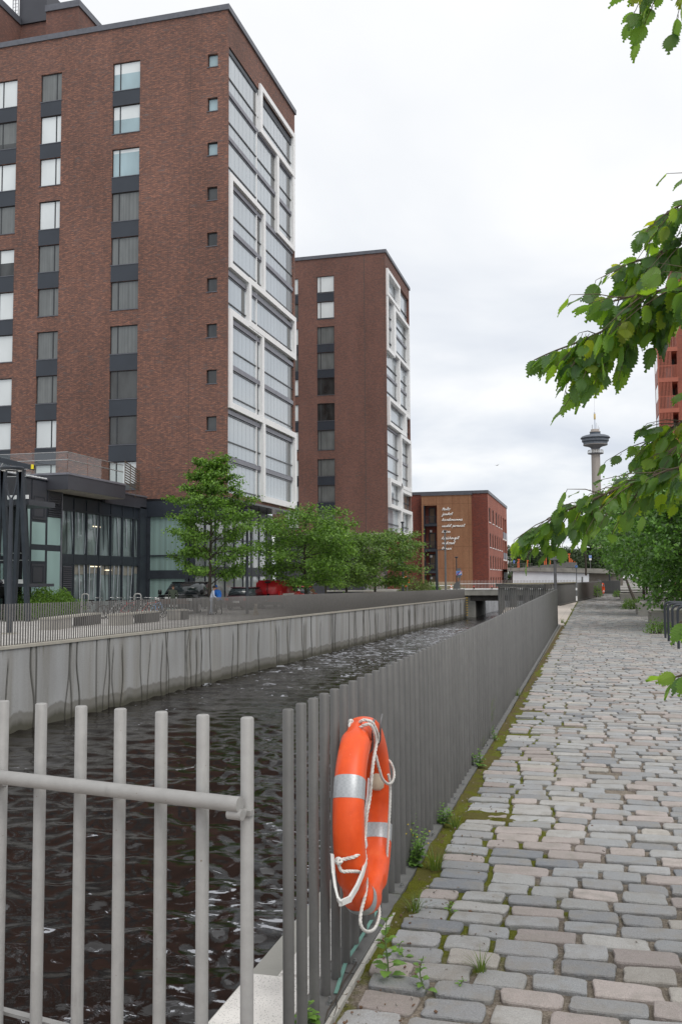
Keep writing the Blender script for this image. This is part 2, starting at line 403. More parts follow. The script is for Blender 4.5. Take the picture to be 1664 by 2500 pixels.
k.bump(hb, .3, .26); k.l(bs_.outputs[0], k.b.inputs['Normal'].links[0].from_node.inputs['Strength']); M['water'] = k.m
# leaves
M['leaf_tree'] = leafmat('tree_leaf', (.125, .235, .048), (1.5, 1.7, .6), .5)
M['leaf_tree_pale'] = leafmat('pale_tree_leaf', (.135, .225, .062), (1.4, 1.6, .7), .5)  # haze over the farther street trees put into a paler leaf tone
M['leaf_tree_mid'] = leafmat('mid_tree_leaf', (.105, .185, .052), (1.5, 1.7, .6), .55)
M['leaf_hornbeam'] = leafmat('hornbeam_leaf', (.12, .25, .058), (1.4, 1.6, .6), .55, .34, .36, .7)
M['leaf_hedge'] = leafmat('hedge_leaf', (.11, .21, .035), (1.5, 1.6, .5), .45)
M['leaf_weed'] = leafmat('weed_leaf', (.16, .30, .065), (1.4, 1.4, .5), .3)
M['grass'] = leafmat('grass_blade', (.11, .17, .04), (1.5, 1.5, .5), .4)
M['leaf_far'] = leafmat('far_tree_leaf', (.062, .092, .052), (1.3, 1.5, .8), .4)
M['leaf_olive'] = leafmat('olive_shrub_leaf', (.12, .15, .06), (1.4, 1.5, .6), .4)
k = NT('elm_leaf'); g = k.isl(); uv = k.n('UVMap'); su = k.n('SeparateXYZ'); k.l(uv.outputs[0], su.inputs[0])
au = k.math('ABSOLUTE', k.math('SUBTRACT', su.outputs[0], .5))
ph = k.math('MULTIPLY', k.math('SUBTRACT', su.outputs[1], k.math('MULTIPLY', au, .62)), 78)
vein = k.math('SINE', ph)
hue = k.ramp(g, [(0, (.09, .20, .095)), (.35, (.13, .29, .088)), (.7, (.19, .39, .065)), (.95, (.27, .45, .055)), (.995, (.36, .44, .05))])
mid = k.ramp(au, [(0, 1), (.03, 0)])
c = k.mix(k.math('MULTIPLY', mid, .5), hue, (.16, .24, .06))
c = k.mix(k.math('MULTIPLY', k.ramp(vein, [(.35, 0), (.95, 1)]), .55), c, (.12, .19, .05))
k.col(c).set(Roughness=.42, Specular_IOR_Level=.7, Coat_Weight=.35, Coat_Roughness=.28)
k.bump(k.math('ADD', k.math('MULTIPLY', vein, .6), k.math('MULTIPLY', mid, -1.2)), .8, .006)
tr = k.n('BsdfTranslucent'); k.l(k.mix(1.0, c, (2.2, 1.9, .55), 'MULTIPLY'), tr.inputs[0])
mx = k.n('MixShader'); mx.inputs[0].default_value = .5
k.l(k.b.outputs[0], mx.inputs[1]); k.l(tr.outputs[0], mx.inputs[2]); k.l(mx.outputs[0], k.out.inputs[0])
M['leaf_elm'] = k.m
M['twig'] = simple('twig', (.10, .075, .05), .8, 0, .2, 30)
M['stemgreen'] = simple('weed_stem', (.10, .15, .05), .7)

# ------------------------------------------------------------------ sky and sun
w = bpy.data.worlds.new('World'); S.world = w; w.use_nodes = True; t = w.node_tree
t.nodes.clear()
def wn(typ, **kw):
    nd = t.nodes.new('ShaderNode'+typ)
    for a, v in kw.items(): setattr(nd, a, v)
    return nd
SUN_EL, SUN_AZ = math.radians(56), math.radians(134)   # azimuth from +Y towards +X
sky = wn('TexSky', sky_type='NISHITA', sun_disc=False, sun_elevation=SUN_EL, sun_rotation=SUN_AZ)
tc = wn('TexCoord'); sx = wn('SeparateXYZ'); t.links.new(tc.outputs['Generated'], sx.inputs[0])
def wm(op, a, b=None):
    nd = wn('Math', operation=op)
    for i, v in enumerate((a, b)):
        if v is None: continue
        if isinstance(v, (int, float)): nd.inputs[i].default_value = v
        else: t.links.new(v, nd.inputs[i])
    return nd.outputs[0]
zc = wm('ADD', wm('MAXIMUM', sx.outputs[2], 0.0), .16)
cv = wn('CombineXYZ'); t.links.new(wm('DIVIDE', sx.outputs[0], zc), cv.inputs[0]); t.links.new(wm('DIVIDE', sx.outputs[1], zc), cv.inputs[1])
nz = wn('TexNoise'); nz.inputs['Scale'].default_value = 1.15; nz.inputs['Detail'].default_value = 5; nz.inputs['Roughness'].default_value = .5; nz.inputs['Distortion'].default_value = .35
mp = wn('Mapping'); mp.inputs['Location'].default_value = (2.7, 5.2, 0); t.links.new(cv.outputs[0], mp.inputs[0]); t.links.new(mp.outputs[0], nz.inputs['Vector'])
rp = wn('ValToRGB'); cr = rp.color_ramp
for pos_, c_ in ((.34, (.605, .645, .715)), (.47, (.72, .75, .795)), (.60, (.86, .868, .88))):
    e = cr.elements.new(pos_) if pos_ not in (.34, .58) else (cr.elements[0] if pos_ == .34 else cr.elements[-1])
    e.position = pos_; e.color = (*c_, 1)
t.links.new(nz.outputs['Fac'], rp.inputs[0])
# clouds are thinner and brighter overhead
up = wn('MapRange'); up.inputs['From Min'].default_value = .12; up.inputs['From Max'].default_value = .55
t.links.new(sx.outputs[2], up.inputs[0])
mxc = wn('Mix', data_type='RGBA'); t.links.new(wm('MULTIPLY', up.outputs[0], .7), mxc.inputs[0]); t.links.new(rp.outputs[0], mxc.inputs[6]); mxc.inputs[7].default_value = (.89, .895, .90, 1)
b1 = wn('Background'); t.links.new(sky.outputs[0], b1.inputs[0]); b1.inputs[1].default_value = .10
b2 = wn('Background'); t.links.new(mxc.outputs[2], b2.inputs[0]); b2.inputs[1].default_value = 1.0
ms = wn('MixShader'); ms.inputs[0].default_value = .93
t.links.new(b1.outputs[0], ms.inputs[1]); t.links.new(b2.outputs[0], ms.inputs[2])
ow = wn('OutputWorld'); t.links.new(ms.outputs[0], ow.inputs[0])
sl = bpy.data.lights.new('sun', 'SUN'); sl.energy = 1.45; sl.angle = math.radians(35); sl.color = (1, .96, .90)
so = bpy.data.objects.new('sun', sl); COL.objects.link(so)
sd = Vector((math.sin(SUN_AZ)*math.cos(SUN_EL), math.cos(SUN_AZ)*math.cos(SUN_EL), math.sin(SUN_EL)))
so.rotation_euler = (-sd).to_track_quat('-Z', 'Y').to_euler()
# ------------------------------------------------------------------ setting: land, water, quay, path
WATER = -2.73
def wallx(y): return -16.28+.0366*(y-23)
def quayz(y): return -.25-.25*min(max((y-22)/80., 0), 1.2)
mb = MB()
# right-hand land (below the path), far land, left land
mb.quad((-1.33, -30, -.06), (60, -30, -.06), (60, 170, -.06), (-1.33, 170, -.06))
mb.quad((60, -30, -.06), (3000, -30, -.06), (3000, 170, -.06), (60, 170, -.06))
mb.quad((-3000, 170, -.3), (3000, 170, -.3), (3000, 4200, -.3), (-3000, 4200, -.3))
mb.quad((-3000, -30, -.62), (-40, -30, -.62), (-40, 170, -.62), (-3000, 170, -.62))
mb.build('ground', M['land']); tag(bpy.data.objects['ground'], 'grey land stretching behind the buildings to the horizon', 'ground', kind='structure')
# left quay pavement
mb = MB()
ys = [-2, 10, 22, 42, 62, 82, 104, 106.5]
for a, b_ in zip(ys, ys[1:]):
    mb.quad((-60, a, quayz(a)), (wallx(a)-.02, a, quayz(a)), (wallx(b_)-.02, b_, quayz(b_)), (-60, b_, quayz(b_)))
mb.quad((-60, 106.5, -.5), (wallx(106.5)-.02, 106.5, -.5), (wallx(170), 170, -.5), (-60, 170, -.5))
o = mb.build('quay_pavement', M['paver']); tag(o, 'pale paved quay on the far side of the canal', 'pavement', kind='structure')

# water: real ripples near, coarser far
rng = np.random.default_rng(3)
ysW = np.concatenate([np.arange(-3, 14, .055), np.arange(14, 30, .09), np.arange(30, 60, .2), np.arange(60, 125, .5), np.arange(125, 171, 4)])
xsW = np.concatenate([np.arange(-17.4, -10, .13), np.arange(-10, -1.25, .06), [-1.2]])
X, Y = np.meshgrid(xsW, ysW); Z = np.zeros_like(X)
for i in range(46):
    lam = 10**rng.uniform(-.62, .2); th = rng.normal(1.42, .55); kx, ky = math.cos(th)*2*PI/lam, math.sin(th)*2*PI/lam
    Z += .0048*lam*np.sin(kx*X+ky*Y+rng.uniform(0, 6.3)+.6*np.sin(.5*X+.33*Y+i))
Z *= (1+.35*np.sin(.35*X+1.1)*np.sin(.22*Y))
nx, ny = len(xsW), len(ysW); I = np.arange(nx*ny).reshape(ny, nx)
Q = np.stack([I[:-1, :-1], I[:-1, 1:], I[1:, 1:], I[1:, :-1]], -1).reshape(-1, 4)
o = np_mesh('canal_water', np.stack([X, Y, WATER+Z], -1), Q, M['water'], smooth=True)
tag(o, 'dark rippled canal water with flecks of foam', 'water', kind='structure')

# left canal wall: board-marked concrete with wavy vertical grooves
ygr = np.concatenate([np.arange(14, 34, .028), np.arange(34, 60, .05), np.arange(60, 104.6, .08)])
zgr = np.linspace(0, 1, 26)
Yg, T = np.meshgrid(ygr, zgr); D = np.zeros_like(Yg); G = np.zeros_like(Yg)
rg = random.Random(11); y = 14.3
while y < 104:
    cluster = rg.choice([1, 1, 2, 2, 3])
    for c in range(cluster):
        yy = y+c*rg.uniform(.16, .42)
        a1, a2, p1, p2 = rg.uniform(.03, .13), rg.uniform(.0, .05), rg.uniform(0, 6), rg.uniform(0, 6)
        wdt = rg.uniform(.026, .045)*(1+max(0, y-26)/40); dep = rg.uniform(.025, .05)
        yc = yy+a1*np.sin(T*rg.uniform(2.2, 4)+p1)+a2*np.sin(T*9+p2)+rg.uniform(-.14, .14)*T
        e = np.exp(-((Yg-yc)/wdt)**2)
        side = 1/(1+np.exp(-(Yg-yc)/(wdt*.5)))*np.exp(-np.maximum(Yg-yc, 0)/.35)
        fade = np.clip(np.minimum((T-rg.choice([-.2, -.2, .08]))*9, 1), 0, 1)
        D -= dep*e*fade; D += .006*side*fade; G = np.maximum(G, np.minimum(1, e*1.5)*fade*rg.uniform(.7, 1))
    y += rg.choice([.7, 1.0, 1.4, 1.9, 2.3])*rg.uniform(.8, 1.25)
qz = np.array([quayz(v) for v in ygr])-.05
zt = qz[None, :]*np.ones_like(T); Zg = zt+(WATER-.5-zt)*T
Xg = wallx(Yg)+D
n_, m_ = Yg.shape; I = np.arange(n_*m_).reshape(n_, m_)
Q = np.stack([I[:-1, :-1], I[1:, :-1], I[1:, 1:], I[:-1, 1:]], -1).reshape(-1, 4)
o = np_mesh('canal_wall', np.stack([Xg, Yg, Zg], -1), Q, M['canalwall'], smooth=True); vattr(o, 'groove', G.ravel())
cw = thing('canal_wall', 'grey concrete canal wall with wavy vertical grooves and a wet foot', 'canal wall', (-15, 60, -1.5))
o.name = 'wall_face'; o.parent = cw; o.location = -Vector(cw.location)
mb = MB()
for a, b_ in zip(ys[1:-1], ys[2:-1]):
    for x0, x1, z0, z1 in ((-.42, .035, -.06, .03),):
        A = [(wallx(a)+x0, a, quayz(a)+z0), (wallx(a)+x1, a, quayz(a)+z0), (wallx(a)+x1, a, quayz(a)+z1), (wallx(a)+x0, a, quayz(a)+z1)]
        B = [(wallx(b_)+x0, b_, quayz(b_)+z0), (wallx(b_)+x1, b_, quayz(b_)+z0), (wallx(b_)+x1, b_, quayz(b_)+z1), (wallx(b_)+x0, b_, quayz(b_)+z1)]
        mb.add(A+B, [(0, 1, 5, 4), (1, 2, 6, 5), (2, 3, 7, 6), (3, 0, 4, 7)])
mb.build('coping', M['benchtop'], cw)
# far canal walls beyond the bridge + right-hand wall
mb = MB(); rg = random.Random(5)
yy = 117.5
while yy < 170:
    st = rg.uniform(.5, 1.6); mb.box(wallx(yy)-.3, wallx(yy)+rg.uniform(0, .08), yy, yy+st-.1, WATER-.3, -.45); yy += st
o = mb.build('canal_wall', simple('pale_wall_concrete', (.42, .43, .45), .9)); tag(o, 'pale ribbed canal wall seen beneath and beyond the road bridge', 'canal wall')
mb = MB(); mb.box(-1.55, -1.33, 3.3, 170, WATER-.4, -.16)
o = mb.build('canal_wall', M['concrete']); tag(o, 'near canal wall directly below the dark post fence', 'canal wall')
# granite coping of the near wall
cp = thing('stone_coping', 'speckled pale granite coping blocks at the foot of the post fence', 'coping', (-1.25, 4, 0))
yb = 3.28
for L_, xe in ((.60, -1.43), (1.2, -1.31), (1.2, -1.30), (1.2, -1.31), (1.2, -1.31), (1.2, -1.30), (1.2, -1.31), (1.2, -1.30), (1.2, -1.31)):
    mb = MB(); mb.box(xe, -1.115, yb, yb+L_-.012, -.2, -.012); o = mb.build('coping_block', M['granite'], cp)
    bm = bmesh.new(); bm.from_mesh(o.data); bmesh.ops.bevel(bm, geom=bm.edges[:], offset=.012, segments=2, affect='EDGES'); bm.to_mesh(o.data); bm.free()
    yb += L_
# bridge deck the photographer stands on
mb = MB(); mb.box(-22, -1.33, -12, 2.78, -.6, -.03); mb.box(-1.33, 8, -12, 2.1, -.3, -.03)
o = mb.build('bridge_deck', M['beigepave']); tag(o, 'paved deck where the near pale railing stands', 'deck', kind='structure')

# ------------------------------------------------------------------ cobbled path, every sett its own shape
V = []; Q4 = []; tri = []
rs = random.Random(21)
def sett(cx, cy, lx, ly, lod):
    n = {0: 18, 1: 10, 2: 4, 3: 4}[lod]; b0 = len(V); ang = rs.uniform(-.035, .035); ca, sa = math.cos(ang), math.sin(ang)
    tz = rs.uniform(-.005, .006); sx_, sy_ = rs.uniform(-.02, .02), rs.uniform(-.03, .03)
    ex = rs.uniform(5, 9); kx = rs.uniform(-.09, .09); out = []
    if n == 4: out = [(ux*lx*.485, uy*ly*.475) for ux, uy in ((-1, -1), (1, -1), (1, 1), (-1, 1))]
    else:
        kc = 3 if lod == 0 else 2; sk = rs.uniform(-.012, .012)
        for (qx, qy, a0) in ((1, 1, 0), (-1, 1, PI/2), (-1, -1, PI), (1, -1, 1.5*PI)):
            rc = rs.uniform(.009, .030); px_, py_ = qx*(lx/2-rc+rs.uniform(-.008, .004)), qy*(ly/2-rc+rs.uniform(-.007, .004))+qx*sk*.5
            for j in range(kc):
                a = a0+PI/2*(j+.0)/(kc-1); out.append((px_+rc*math.cos(a), py_+rc*math.sin(a)))
            if lod == 0:  # points along the next side
                if (qx, qy) in ((1, 1), (-1, -1)):
                    for f_ in (.66, .33): out.append((qx*lx/2*(2*f_-1)*.9, qy*(ly/2+rs.uniform(-.006, .003))+sk*qx*(2*f_-1)*.5))
                else: out.append((qx*(lx/2+rs.uniform(-.006, .003)), rs.uniform(-.2, .2)*ly))
        n = len(out)
    rings = {0: ((1.02, -.04), (1.0, -.006), (.975, -.0006), (.93, .0006)), 1: ((1.01, -.03), (.995, -.005), (.96, 0)), 2: ((1.0, -.03), (.95, 0)), 3: ((1.0, 0),)}[lod]
    for s_, z in rings:
        for (x, y) in out:
            if lod <= 1:  # shrink by a distance, not a factor, so edges stay even
                d = (1-s_)*.11; L = math.hypot(x, y) or 1; x2 = x-math.copysign(min(abs(x), d*1.3), x); y2 = y-math.copysign(min(abs(y), d), y)
            else: x2, y2 = x*s_, y*s_
            V.append((cx+x2*ca-y2*sa, cy+x2*sa+y2*ca, tz+z+(x2*sx_+y2*sy_ if z > -.02 else 0)+(rs.uniform(-.0015, .0015) if lod == 0 else 0)))
    for r_ in range(len(rings)-1):
        for i in range(n):
            i2 = (i+1) % n; Q4.append((b0+r_*n+i, b0+r_*n+i2, b0+(r_+1)*n+i2, b0+(r_+1)*n+i))
    t0 = b0+(len(rings)-1)*n
    if n == 4: Q4.append((t0, t0+1, t0+2, t0+3))
    else:
        V.append((cx, cy, tz+.003)); c0 = len(V)-1
        for i in range(n): tri.append((t0+i, t0+(i+1) % n, c0))
yrow = 2.15
while yrow < 112:
    lod = 0 if yrow < 8.5 else 1 if yrow < 22 else 2 if yrow < 50 else 3
    dy = rs.uniform(.150, .182) if yrow < 50 else .24
    xl = -.93 if yrow < 33.8 else (-.90 if yrow < 68 else -.9+(yrow-68)*.086)
    x = xl+(rs.uniform(.0, .09) if yrow > 4.6 else rs.uniform(-.03, .01)); xr = min(6.5, max(1.3, .105*yrow+.9))
    if yrow > 33: xr = min(xr, 6.5)
    while x < xr:
        lx = rs.uniform(.20, .335)
        if rs.random() > .012:
            sett(x+lx/2, yrow+dy/2+rs.uniform(-.006, .006), lx-rs.uniform(.014, .030)*(1 if lod < 2 else .5), dy-(.016 if lod < 2 else .008)+rs.uniform(-.010, .004), lod)
        x += lx
    yrow += dy
NV = len(V)
ME = bpy.data.meshes.new('cobbled_path'); ME.from_pydata(V, [], Q4+tri); ME.materials.append(M['sett'])
ME.polygons.foreach_set('use_smooth', [False]*len(ME.polygons)); ME.update()
pth = link(bpy.data.objects.new('cobbled_path', ME)); tag(pth, 'path of grey and pink granite setts running beside the canal', 'path', kind='structure')
mb = MB()
mb.quad((-1.0, 1.5, -.020), (9, 1.5, -.020), (9, 33.9, -.020), (-1.0, 33.9, -.020))
mb.quad((-.93, 33.9, -.020), (9, 33.9, -.020), (9, 68, -.014), (-.93, 68, -.014))
mb.quad((-.93, 68, -.014), (9, 68, -.014), (9, 112, -.010), (2.9, 112, -.010))
o = mb.build('path_joints', M['grit']); tag(o, 'sandy grit and moss bed between the path setts', 'path', kind='structure')
# moss bank along the fence foot
xs_ = np.linspace(-.985, -.28, 36); ys_ = np.concatenate([np.arange(3.3, 9, .02), np.arange(9, 33.7, .05)])
Xm, Ym = np.meshgrid(xs_, ys_); Zm = np.zeros_like(Xm)
for i in range(34):
    lam = 10**rng.uniform(-1.25, -.1); th = rng.uniform(0, PI); Zm += lam**.5*np.sin(math.cos(th)*2*PI/lam*Xm+math.sin(th)*2*PI/lam*Ym+rng.uniform(0, 6))
Zm /= 3.2; fall = np.clip((Xm+.985)/(.17+.09*np.sin(Ym*1.7)+.06*np.sin(Ym*4.3+1)+.05*np.sin(Ym*.6)), 0, 1)
Zh = -.018+.012*Zm+.016*(1-fall)-.024*fall*(1-.25*np.sin(Ym*.9)**2)+rng.normal(0, .0012, Xm.shape)
Zh = np.where(Ym < 4.7, Zh-.05*np.clip((4.7-Ym), 0, 1), Zh)
n_, m_ = Xm.shape; I = np.arange(n_*m_).reshape(n_, m_)
Q = np.stack([I[:-1, :-1], I[:-1, 1:], I[1:, 1:], I[1:, :-1]], -1).reshape(-1, 4)
o = np_mesh('moss', np.stack([Xm, Ym, Zh], -1), Q, M['moss'], smooth=True); tag(o, 'olive green moss creeping between the setts along the fence foot', 'moss', kind='stuff')
# loose grit, bits of bark and dry leaves
mb = MB(); rs2 = random.Random(4)
for i in range(420):
    y = 3.3+abs(rs2.gauss(0, 1))*5; x = -.97+abs(rs2.gauss(0, .22)) if rs2.random() < .93 else rs2.uniform(-.9, 1.4)
    r_ = rs2.uniform(.002, .006); mb.obox((x, y, .002+r_*.4), (rs2.random()-.5, rs2.random()-.5, .1), (rs2.random()-.5, .4, .1), (0, 0, 1), r_, r_*.8, r_*.5, rs2.choice([0, 0, 1]))
o = mb.build('gravel', [simple('grit_grey', (.22, .2, .18), .9), simple('grit_brown', (.13, .075, .045), .9)]); tag(o, 'loose grit and bark crumbs scattered at the edge of the path', 'gravel', kind='stuff')
# beige platform beyond the first fence, and its side walls
mb = MB(); mb.prism([(-.93, 34.3, -.004), (-.93, 69, -.004), (-1.1, 67.6, -.004), (-2.0, 58, -.004), (-4.75, 54, -.004), (-3.8, 40.3, -.004), (-1.7, 38.5, -.004), (-1.2, 34.3, -.004)], (0, 0, -.5))
o = mb.build('landing_pavement', M['beigepave']); tag(o, 'beige paved landing beyond the end of the dark fence', 'pavement', kind='structure')
# ------------------------------------------------------------------ post fences
def post_mesh(name, h, rad, mat, n=12, z0=0.0, captop=.004):
    mb = MB(); mb.lathe((0, 0), [(rad, z0), (rad, h-captop), (rad-captop, h), (0, h)], n, 0)
    off = MB(); off.v, off.f, off.m, off.sm = mb.v, mb.f, mb.m, mb.sm
    me = bpy.data.meshes.new(name); me.from_pydata(mb.v, [], mb.f); me.materials.append(mat)
    me.polygons.foreach_set('use_smooth', [len(f) == 4 for f in mb.f]); me.update()
    try: me.set_sharp_from_angle(angle=math.radians(50))
    except Exception: pass
    return me
def post_fence(root, pts, h, spacing, rad, mat, zf=lambda x, y: 0.0, hf=None, limit=100, n=12, lod_n=6):
    """posts along a polyline; nearest `limit` as parts, rest one part"""
    P = []
    for (a, b_) in zip(pts, pts[1:]):
        a = Vector(a); b_ = Vector(b_); L = (b_-a).length; k = max(1, int(round(L/spacing)))
        for i in range(k): P.append(a+(b_-a)*(i/k))
    P.append(Vector(pts[-1]))
    P.sort(key=lambda p: p.length)
    me = post_mesh('post', h, rad, mat, n); rl = wloc(root)
    for p in P[:limit]:
        o = bpy.data.objects.new('post', me); COL.objects.link(o); o.parent = root
        o.location = Vector((p.x, p.y, zf(p.x, p.y)))-rl
        if hf: o.scale = (1, 1, hf(p.y)/h)
    if len(P) > limit:
        mb = MB()
        for p in P[limit:]:
            z = zf(p.x, p.y); hh = hf(p.y) if hf else h
            mb.lathe((p.x, p.y), [(rad, z), (rad, z+hh-.004), (rad-.004, z+hh), (0, z+hh)], lod_n)
        o = mb.build('post', mat, root); o['kind'] = 'stuff'
    return P
hfun = lambda y: 1.182+.0026*max(0, y-4)
fn = thing('post_fence', 'long dark grey fence of round posts between the cobbled path and the canal', 'fence', (-1.045, 3.1, 0))
post_fence(fn, [(-1.047, 3.225), (-1.05, 10), (-1.135, 33.7)], 1.2, .1565, .0205, M['post'], hf=hfun)
platem = simple('base_plate', (.14, .14, .136), .6, .2, .12, 14)
mb = MB(); y = 3.0; seg = 0
while y < 33.8:
    L = 1.02 if seg else .92; x0 = -1.05-.0036*(y-10 if y > 10 else 0)
    mb.box(x0-.06, x0+.062, y, y+L-.012, -.012, .006); y += L; seg += 1
mb.build('base_plate', platem, fn)
mb = MB(); rs3 = random.Random(9); y = 2.9
while y < 4.7:
    L = rs3.uniform(.07, .3); x0 = -.985; mb.box(x0, x0+.018+rs3.uniform(-.003, .004), y, y+L-.006, -.03, .003); y += L
mb.build('edge_strip', simple('white_edge_strip', (.42, .41, .38), .8, 0, .15, 20), fn)
boltm = simple('zinc_bolt', (.33, .34, .34), .4, .8, .1)
for y in (3.62, 4.02, 5.05, 5.5, 6.08, 6.5, 7.1, 7.6, 8.4, 9.4, 10.4):
    mb = MB(); c = (-1.008, y)
    mb.cyl(c, .014, .006, .009, 12); mb.cyl(c, .0105, .009, .019, 6); mb.cyl(c, .006, .019, .034 if y < 3.7 else .026, 8)
    mb.build('bolt', boltm, fn)
# green strap and dead twig at the foot
mb = MB(); pts = [atz(845, 2415, .012)+Vector((-.03, -.05, .0)), atz(845, 2345, .012), atz(866, 2315, .03), atz(905, 2250, .03), atz(918, 2225, .02)]
for a, b_ in zip(pts, pts[1:]): mb.bar(a, b_, .016, .002)
o = mb.build('strap', simple('green_strap', (.13, .27, .23), .7)); tag(o, 'frayed grey green strap trailing under the lifebuoy at the fence foot', 'strap')
mb = MB(); pts = [(-1.0, 4.02, .012), (-.997, 3.9, .016), (-1.004, 3.8, .012), (-.992, 3.66, .016), (-.999, 3.56, .01), (-.985, 3.47, .012)]
mb.tube(pts, [.0025, .004, .0035, .004, .003, .002], 6); mb.tube([(-.992, 3.66, .016), (-.97, 3.58, .014), (-.965, 3.52, .01)], [.003, .002, .001], 5)
o = mb.build('twig', M['bark']); tag(o, 'dead brown twig lying on the fence base plate', 'twig')

# near pale railing across the bridge
rl = thing('bridge_railing', 'pale grey railing of round posts with a handrail in the foreground', 'railing', (-1.5, 3.0, 0))
nearp = [(-2.106, 3.087), (-1.925, 3.051), (-1.745, 3.018), (-1.576, 2.986), (-1.404, 2.948), (-1.238, 2.911), (-1.075, 2.887)]
extra = [(-2.106-.18*i, 3.087+.036*i) for i in range(1, 40)]
mp_ = post_mesh('post', 1.2, .0212, M['galv'], 20, -.16)
for (x, y) in nearp+extra[:14]:
    o = bpy.data.objects.new('post', mp_); COL.objects.link(o); o.parent = rl; o.location = (x+1.5, y-3.0, 0)
a = Vector((-1.075, 2.887, 0)); dr = Vector((-1.031, .2, 0)).normalized(); nrm = Vector((-dr.y, dr.x, 0))
if nrm.y > 0: nrm = -nrm
h0 = aty(590, 1940, 2.82)
r0 = a+nrm*.062+Vector((0, 0, .938)); r0 = r0-dr*.012
mb = MB(); mb.tube([r0+dr*t for t in np.linspace(0, 4, 60)], .0242, 20); mb.build('handrail', M['galv'], rl)
for i in (0, 6, 12):
    p = Vector((*((nearp+extra)[6-i] if i <= 6 else extra[5]), 0)) if i <= 6 else Vector((*extra[5], 0))
    mb = MB(); base = p+Vector((0, 0, .903)); c = p+nrm*.062+Vector((0, 0, .907))
    mb.tube([base+nrm*.018, base+nrm*.05], [.014, .017], 10)
    mb.tube([c+dr*.03, c-dr*.022], .0175, 12)
    mb.obox(base-dr*.012+nrm*.012, dr, nrm, (0, 0, 1), .014, .012, .008)
    mb.build('bracket', M['galv'], rl)
mb = MB(); mb.bar(Vector((-1.05, 2.93, .07)), Vector((-1.05, 2.93, .07))+dr*4, .03, .012); mb.build('bottom_rail', M['galv'], rl)

# fence on the far quay
fl = thing('post_fence', 'long grey brown post fence on top of the far canal wall', 'fence', (-15.5, 40, -.3))
pts = [(wallx(y)-.14, y) for y in (14, 104.3)]
post_fence(fl, [(p[0], p[1], 0) for p in pts], 1.2, .128, .0225, M['postfar'], zf=lambda x, y: quayz(y)-.03, hf=lambda y: 1.27-.003*(y-23), n=8)
mb = MB()
for a_, b_ in zip(pts, pts[1:]): pass
for y0, y1 in zip(np.arange(14, 104, 6), np.arange(20, 110, 6)):
    y1 = min(y1, 104.3); mb.bar((wallx(y0)-.14, y0, quayz(y0)+.035), (wallx(y1)-.14, y1, quayz(y1)+.035), .05, .012)
mb.build('bottom_rail', M['postfar'], fl)

# fences round the landing and beyond
fa = thing('post_fence', 'dark post fence with a thick stone cap across the landing by the grey sign post', 'fence', (-2.7, 38, 0))
pA, pB = (-1.66, 38.4, 0), (-3.72, 40.2, 0)
post_fence(fa, [(p[0], p[1], -1.2) for p in (pA, pB)], 2.5, .11, .026, M['post'], zf=lambda x, y: -1.25, n=8)
mb = MB(); mb.bar((pA[0]+.05, pA[1]-.05, 1.30), (pB[0]-.05, pB[1]+.05, 1.36), .26, .13); o = mb.build('cap', simple('weathered_dark_cap', (.10, .097, .09), .9, 0, .4, 14, .5, 30), fa)
mb = MB(); mb.obox((-1.62, 38.36, 1.30), (1, -.9, 0), (.9, 1, 0), (0, 0, 1), .02, .16, .085); mb.build('cap_end', M['darkc'], fa)
fb = thing('post_fence', 'dark post fence with an olive cap on the canal side of the beige landing', 'fence', (-2.5, 60, 0))
post_fence(fb, [(-4.7, 54, 0), (-1.96, 58, 0), (-1.03, 67.6, 0)], 1.3, .15, .03, M['post'], n=8, lod_n=8)
mb = MB(); mb.bar((-4.75, 53.9, 1.335), (-1.96, 57.95, 1.335), .2, .07); mb.bar((-1.96, 58, 1.335), (-1.03, 67.6, 1.335), .16, .07); mb.build('cap', simple('olive_cap', (.27, .25, .18), .9), fb)
mb = MB(); mb.bar((-1.8, 57.9, .03), (-.97, 67.6, .03), .2, .06); mb.build('kerb', M['darkc'], fb)
fs = thing('post_fence', 'short side fence of dark posts joining the stone capped fence to the olive capped fence', 'fence', (-4.2, 47, 0))
post_fence(fs, [(-3.75, 40.3, 0), (-4.68, 53.8, 0)], 1.3, .16, .026, M['post'], n=6)
fc = thing('post_fence', 'dark post fence running up to the orange lifebuoy at the far path bend', 'fence', (0, 80, 0))
post_fence(fc, [(-.88, 69.0, 0), (1.02, 91, 0)], 1.3, .155, .034, M['post'], n=6)
mb = MB(); mb.bar((-.84, 69, .04), (1.08, 91, .04), .22, .08); mb.build('kerb', M['darkc'], fc)
mb = MB(); mb.tube([(1.02, 91, 1.28), (.7, 91.3, 1.45)], .04, 6); mb.tube([(-.88, 69, 1.3), (1.02, 91, 1.3)], .03, 6); mb.build('top_rail', M['signgrey'], fc)
fe = thing('post_fence', 'farthest dark fence panel closing the view behind the path bend', 'fence', (2, 102, 0))
post_fence(fe, [(1.1, 101, 0), (3.0, 104, 0)], 1.35, .1, .05, M['post'], n=6)
# striped marker post in the fence gap
mk = thing('marker_post', 'slim red white and grey marker post in the gap between two dark fences', 'post', (-.97, 68.3, 0))
for z0, z1, m_ in ((0, .38, 'white'), (.38, .62, 'signgrey'), (.62, .78, 'signgrey'), (.78, .95, 'white'), (.95, 1.3, 'signgrey')):
    mb = MB(); mb.cyl((-.97, 68.3), .07, z0, z1, 10); mb.build('band', M[m_], mk)
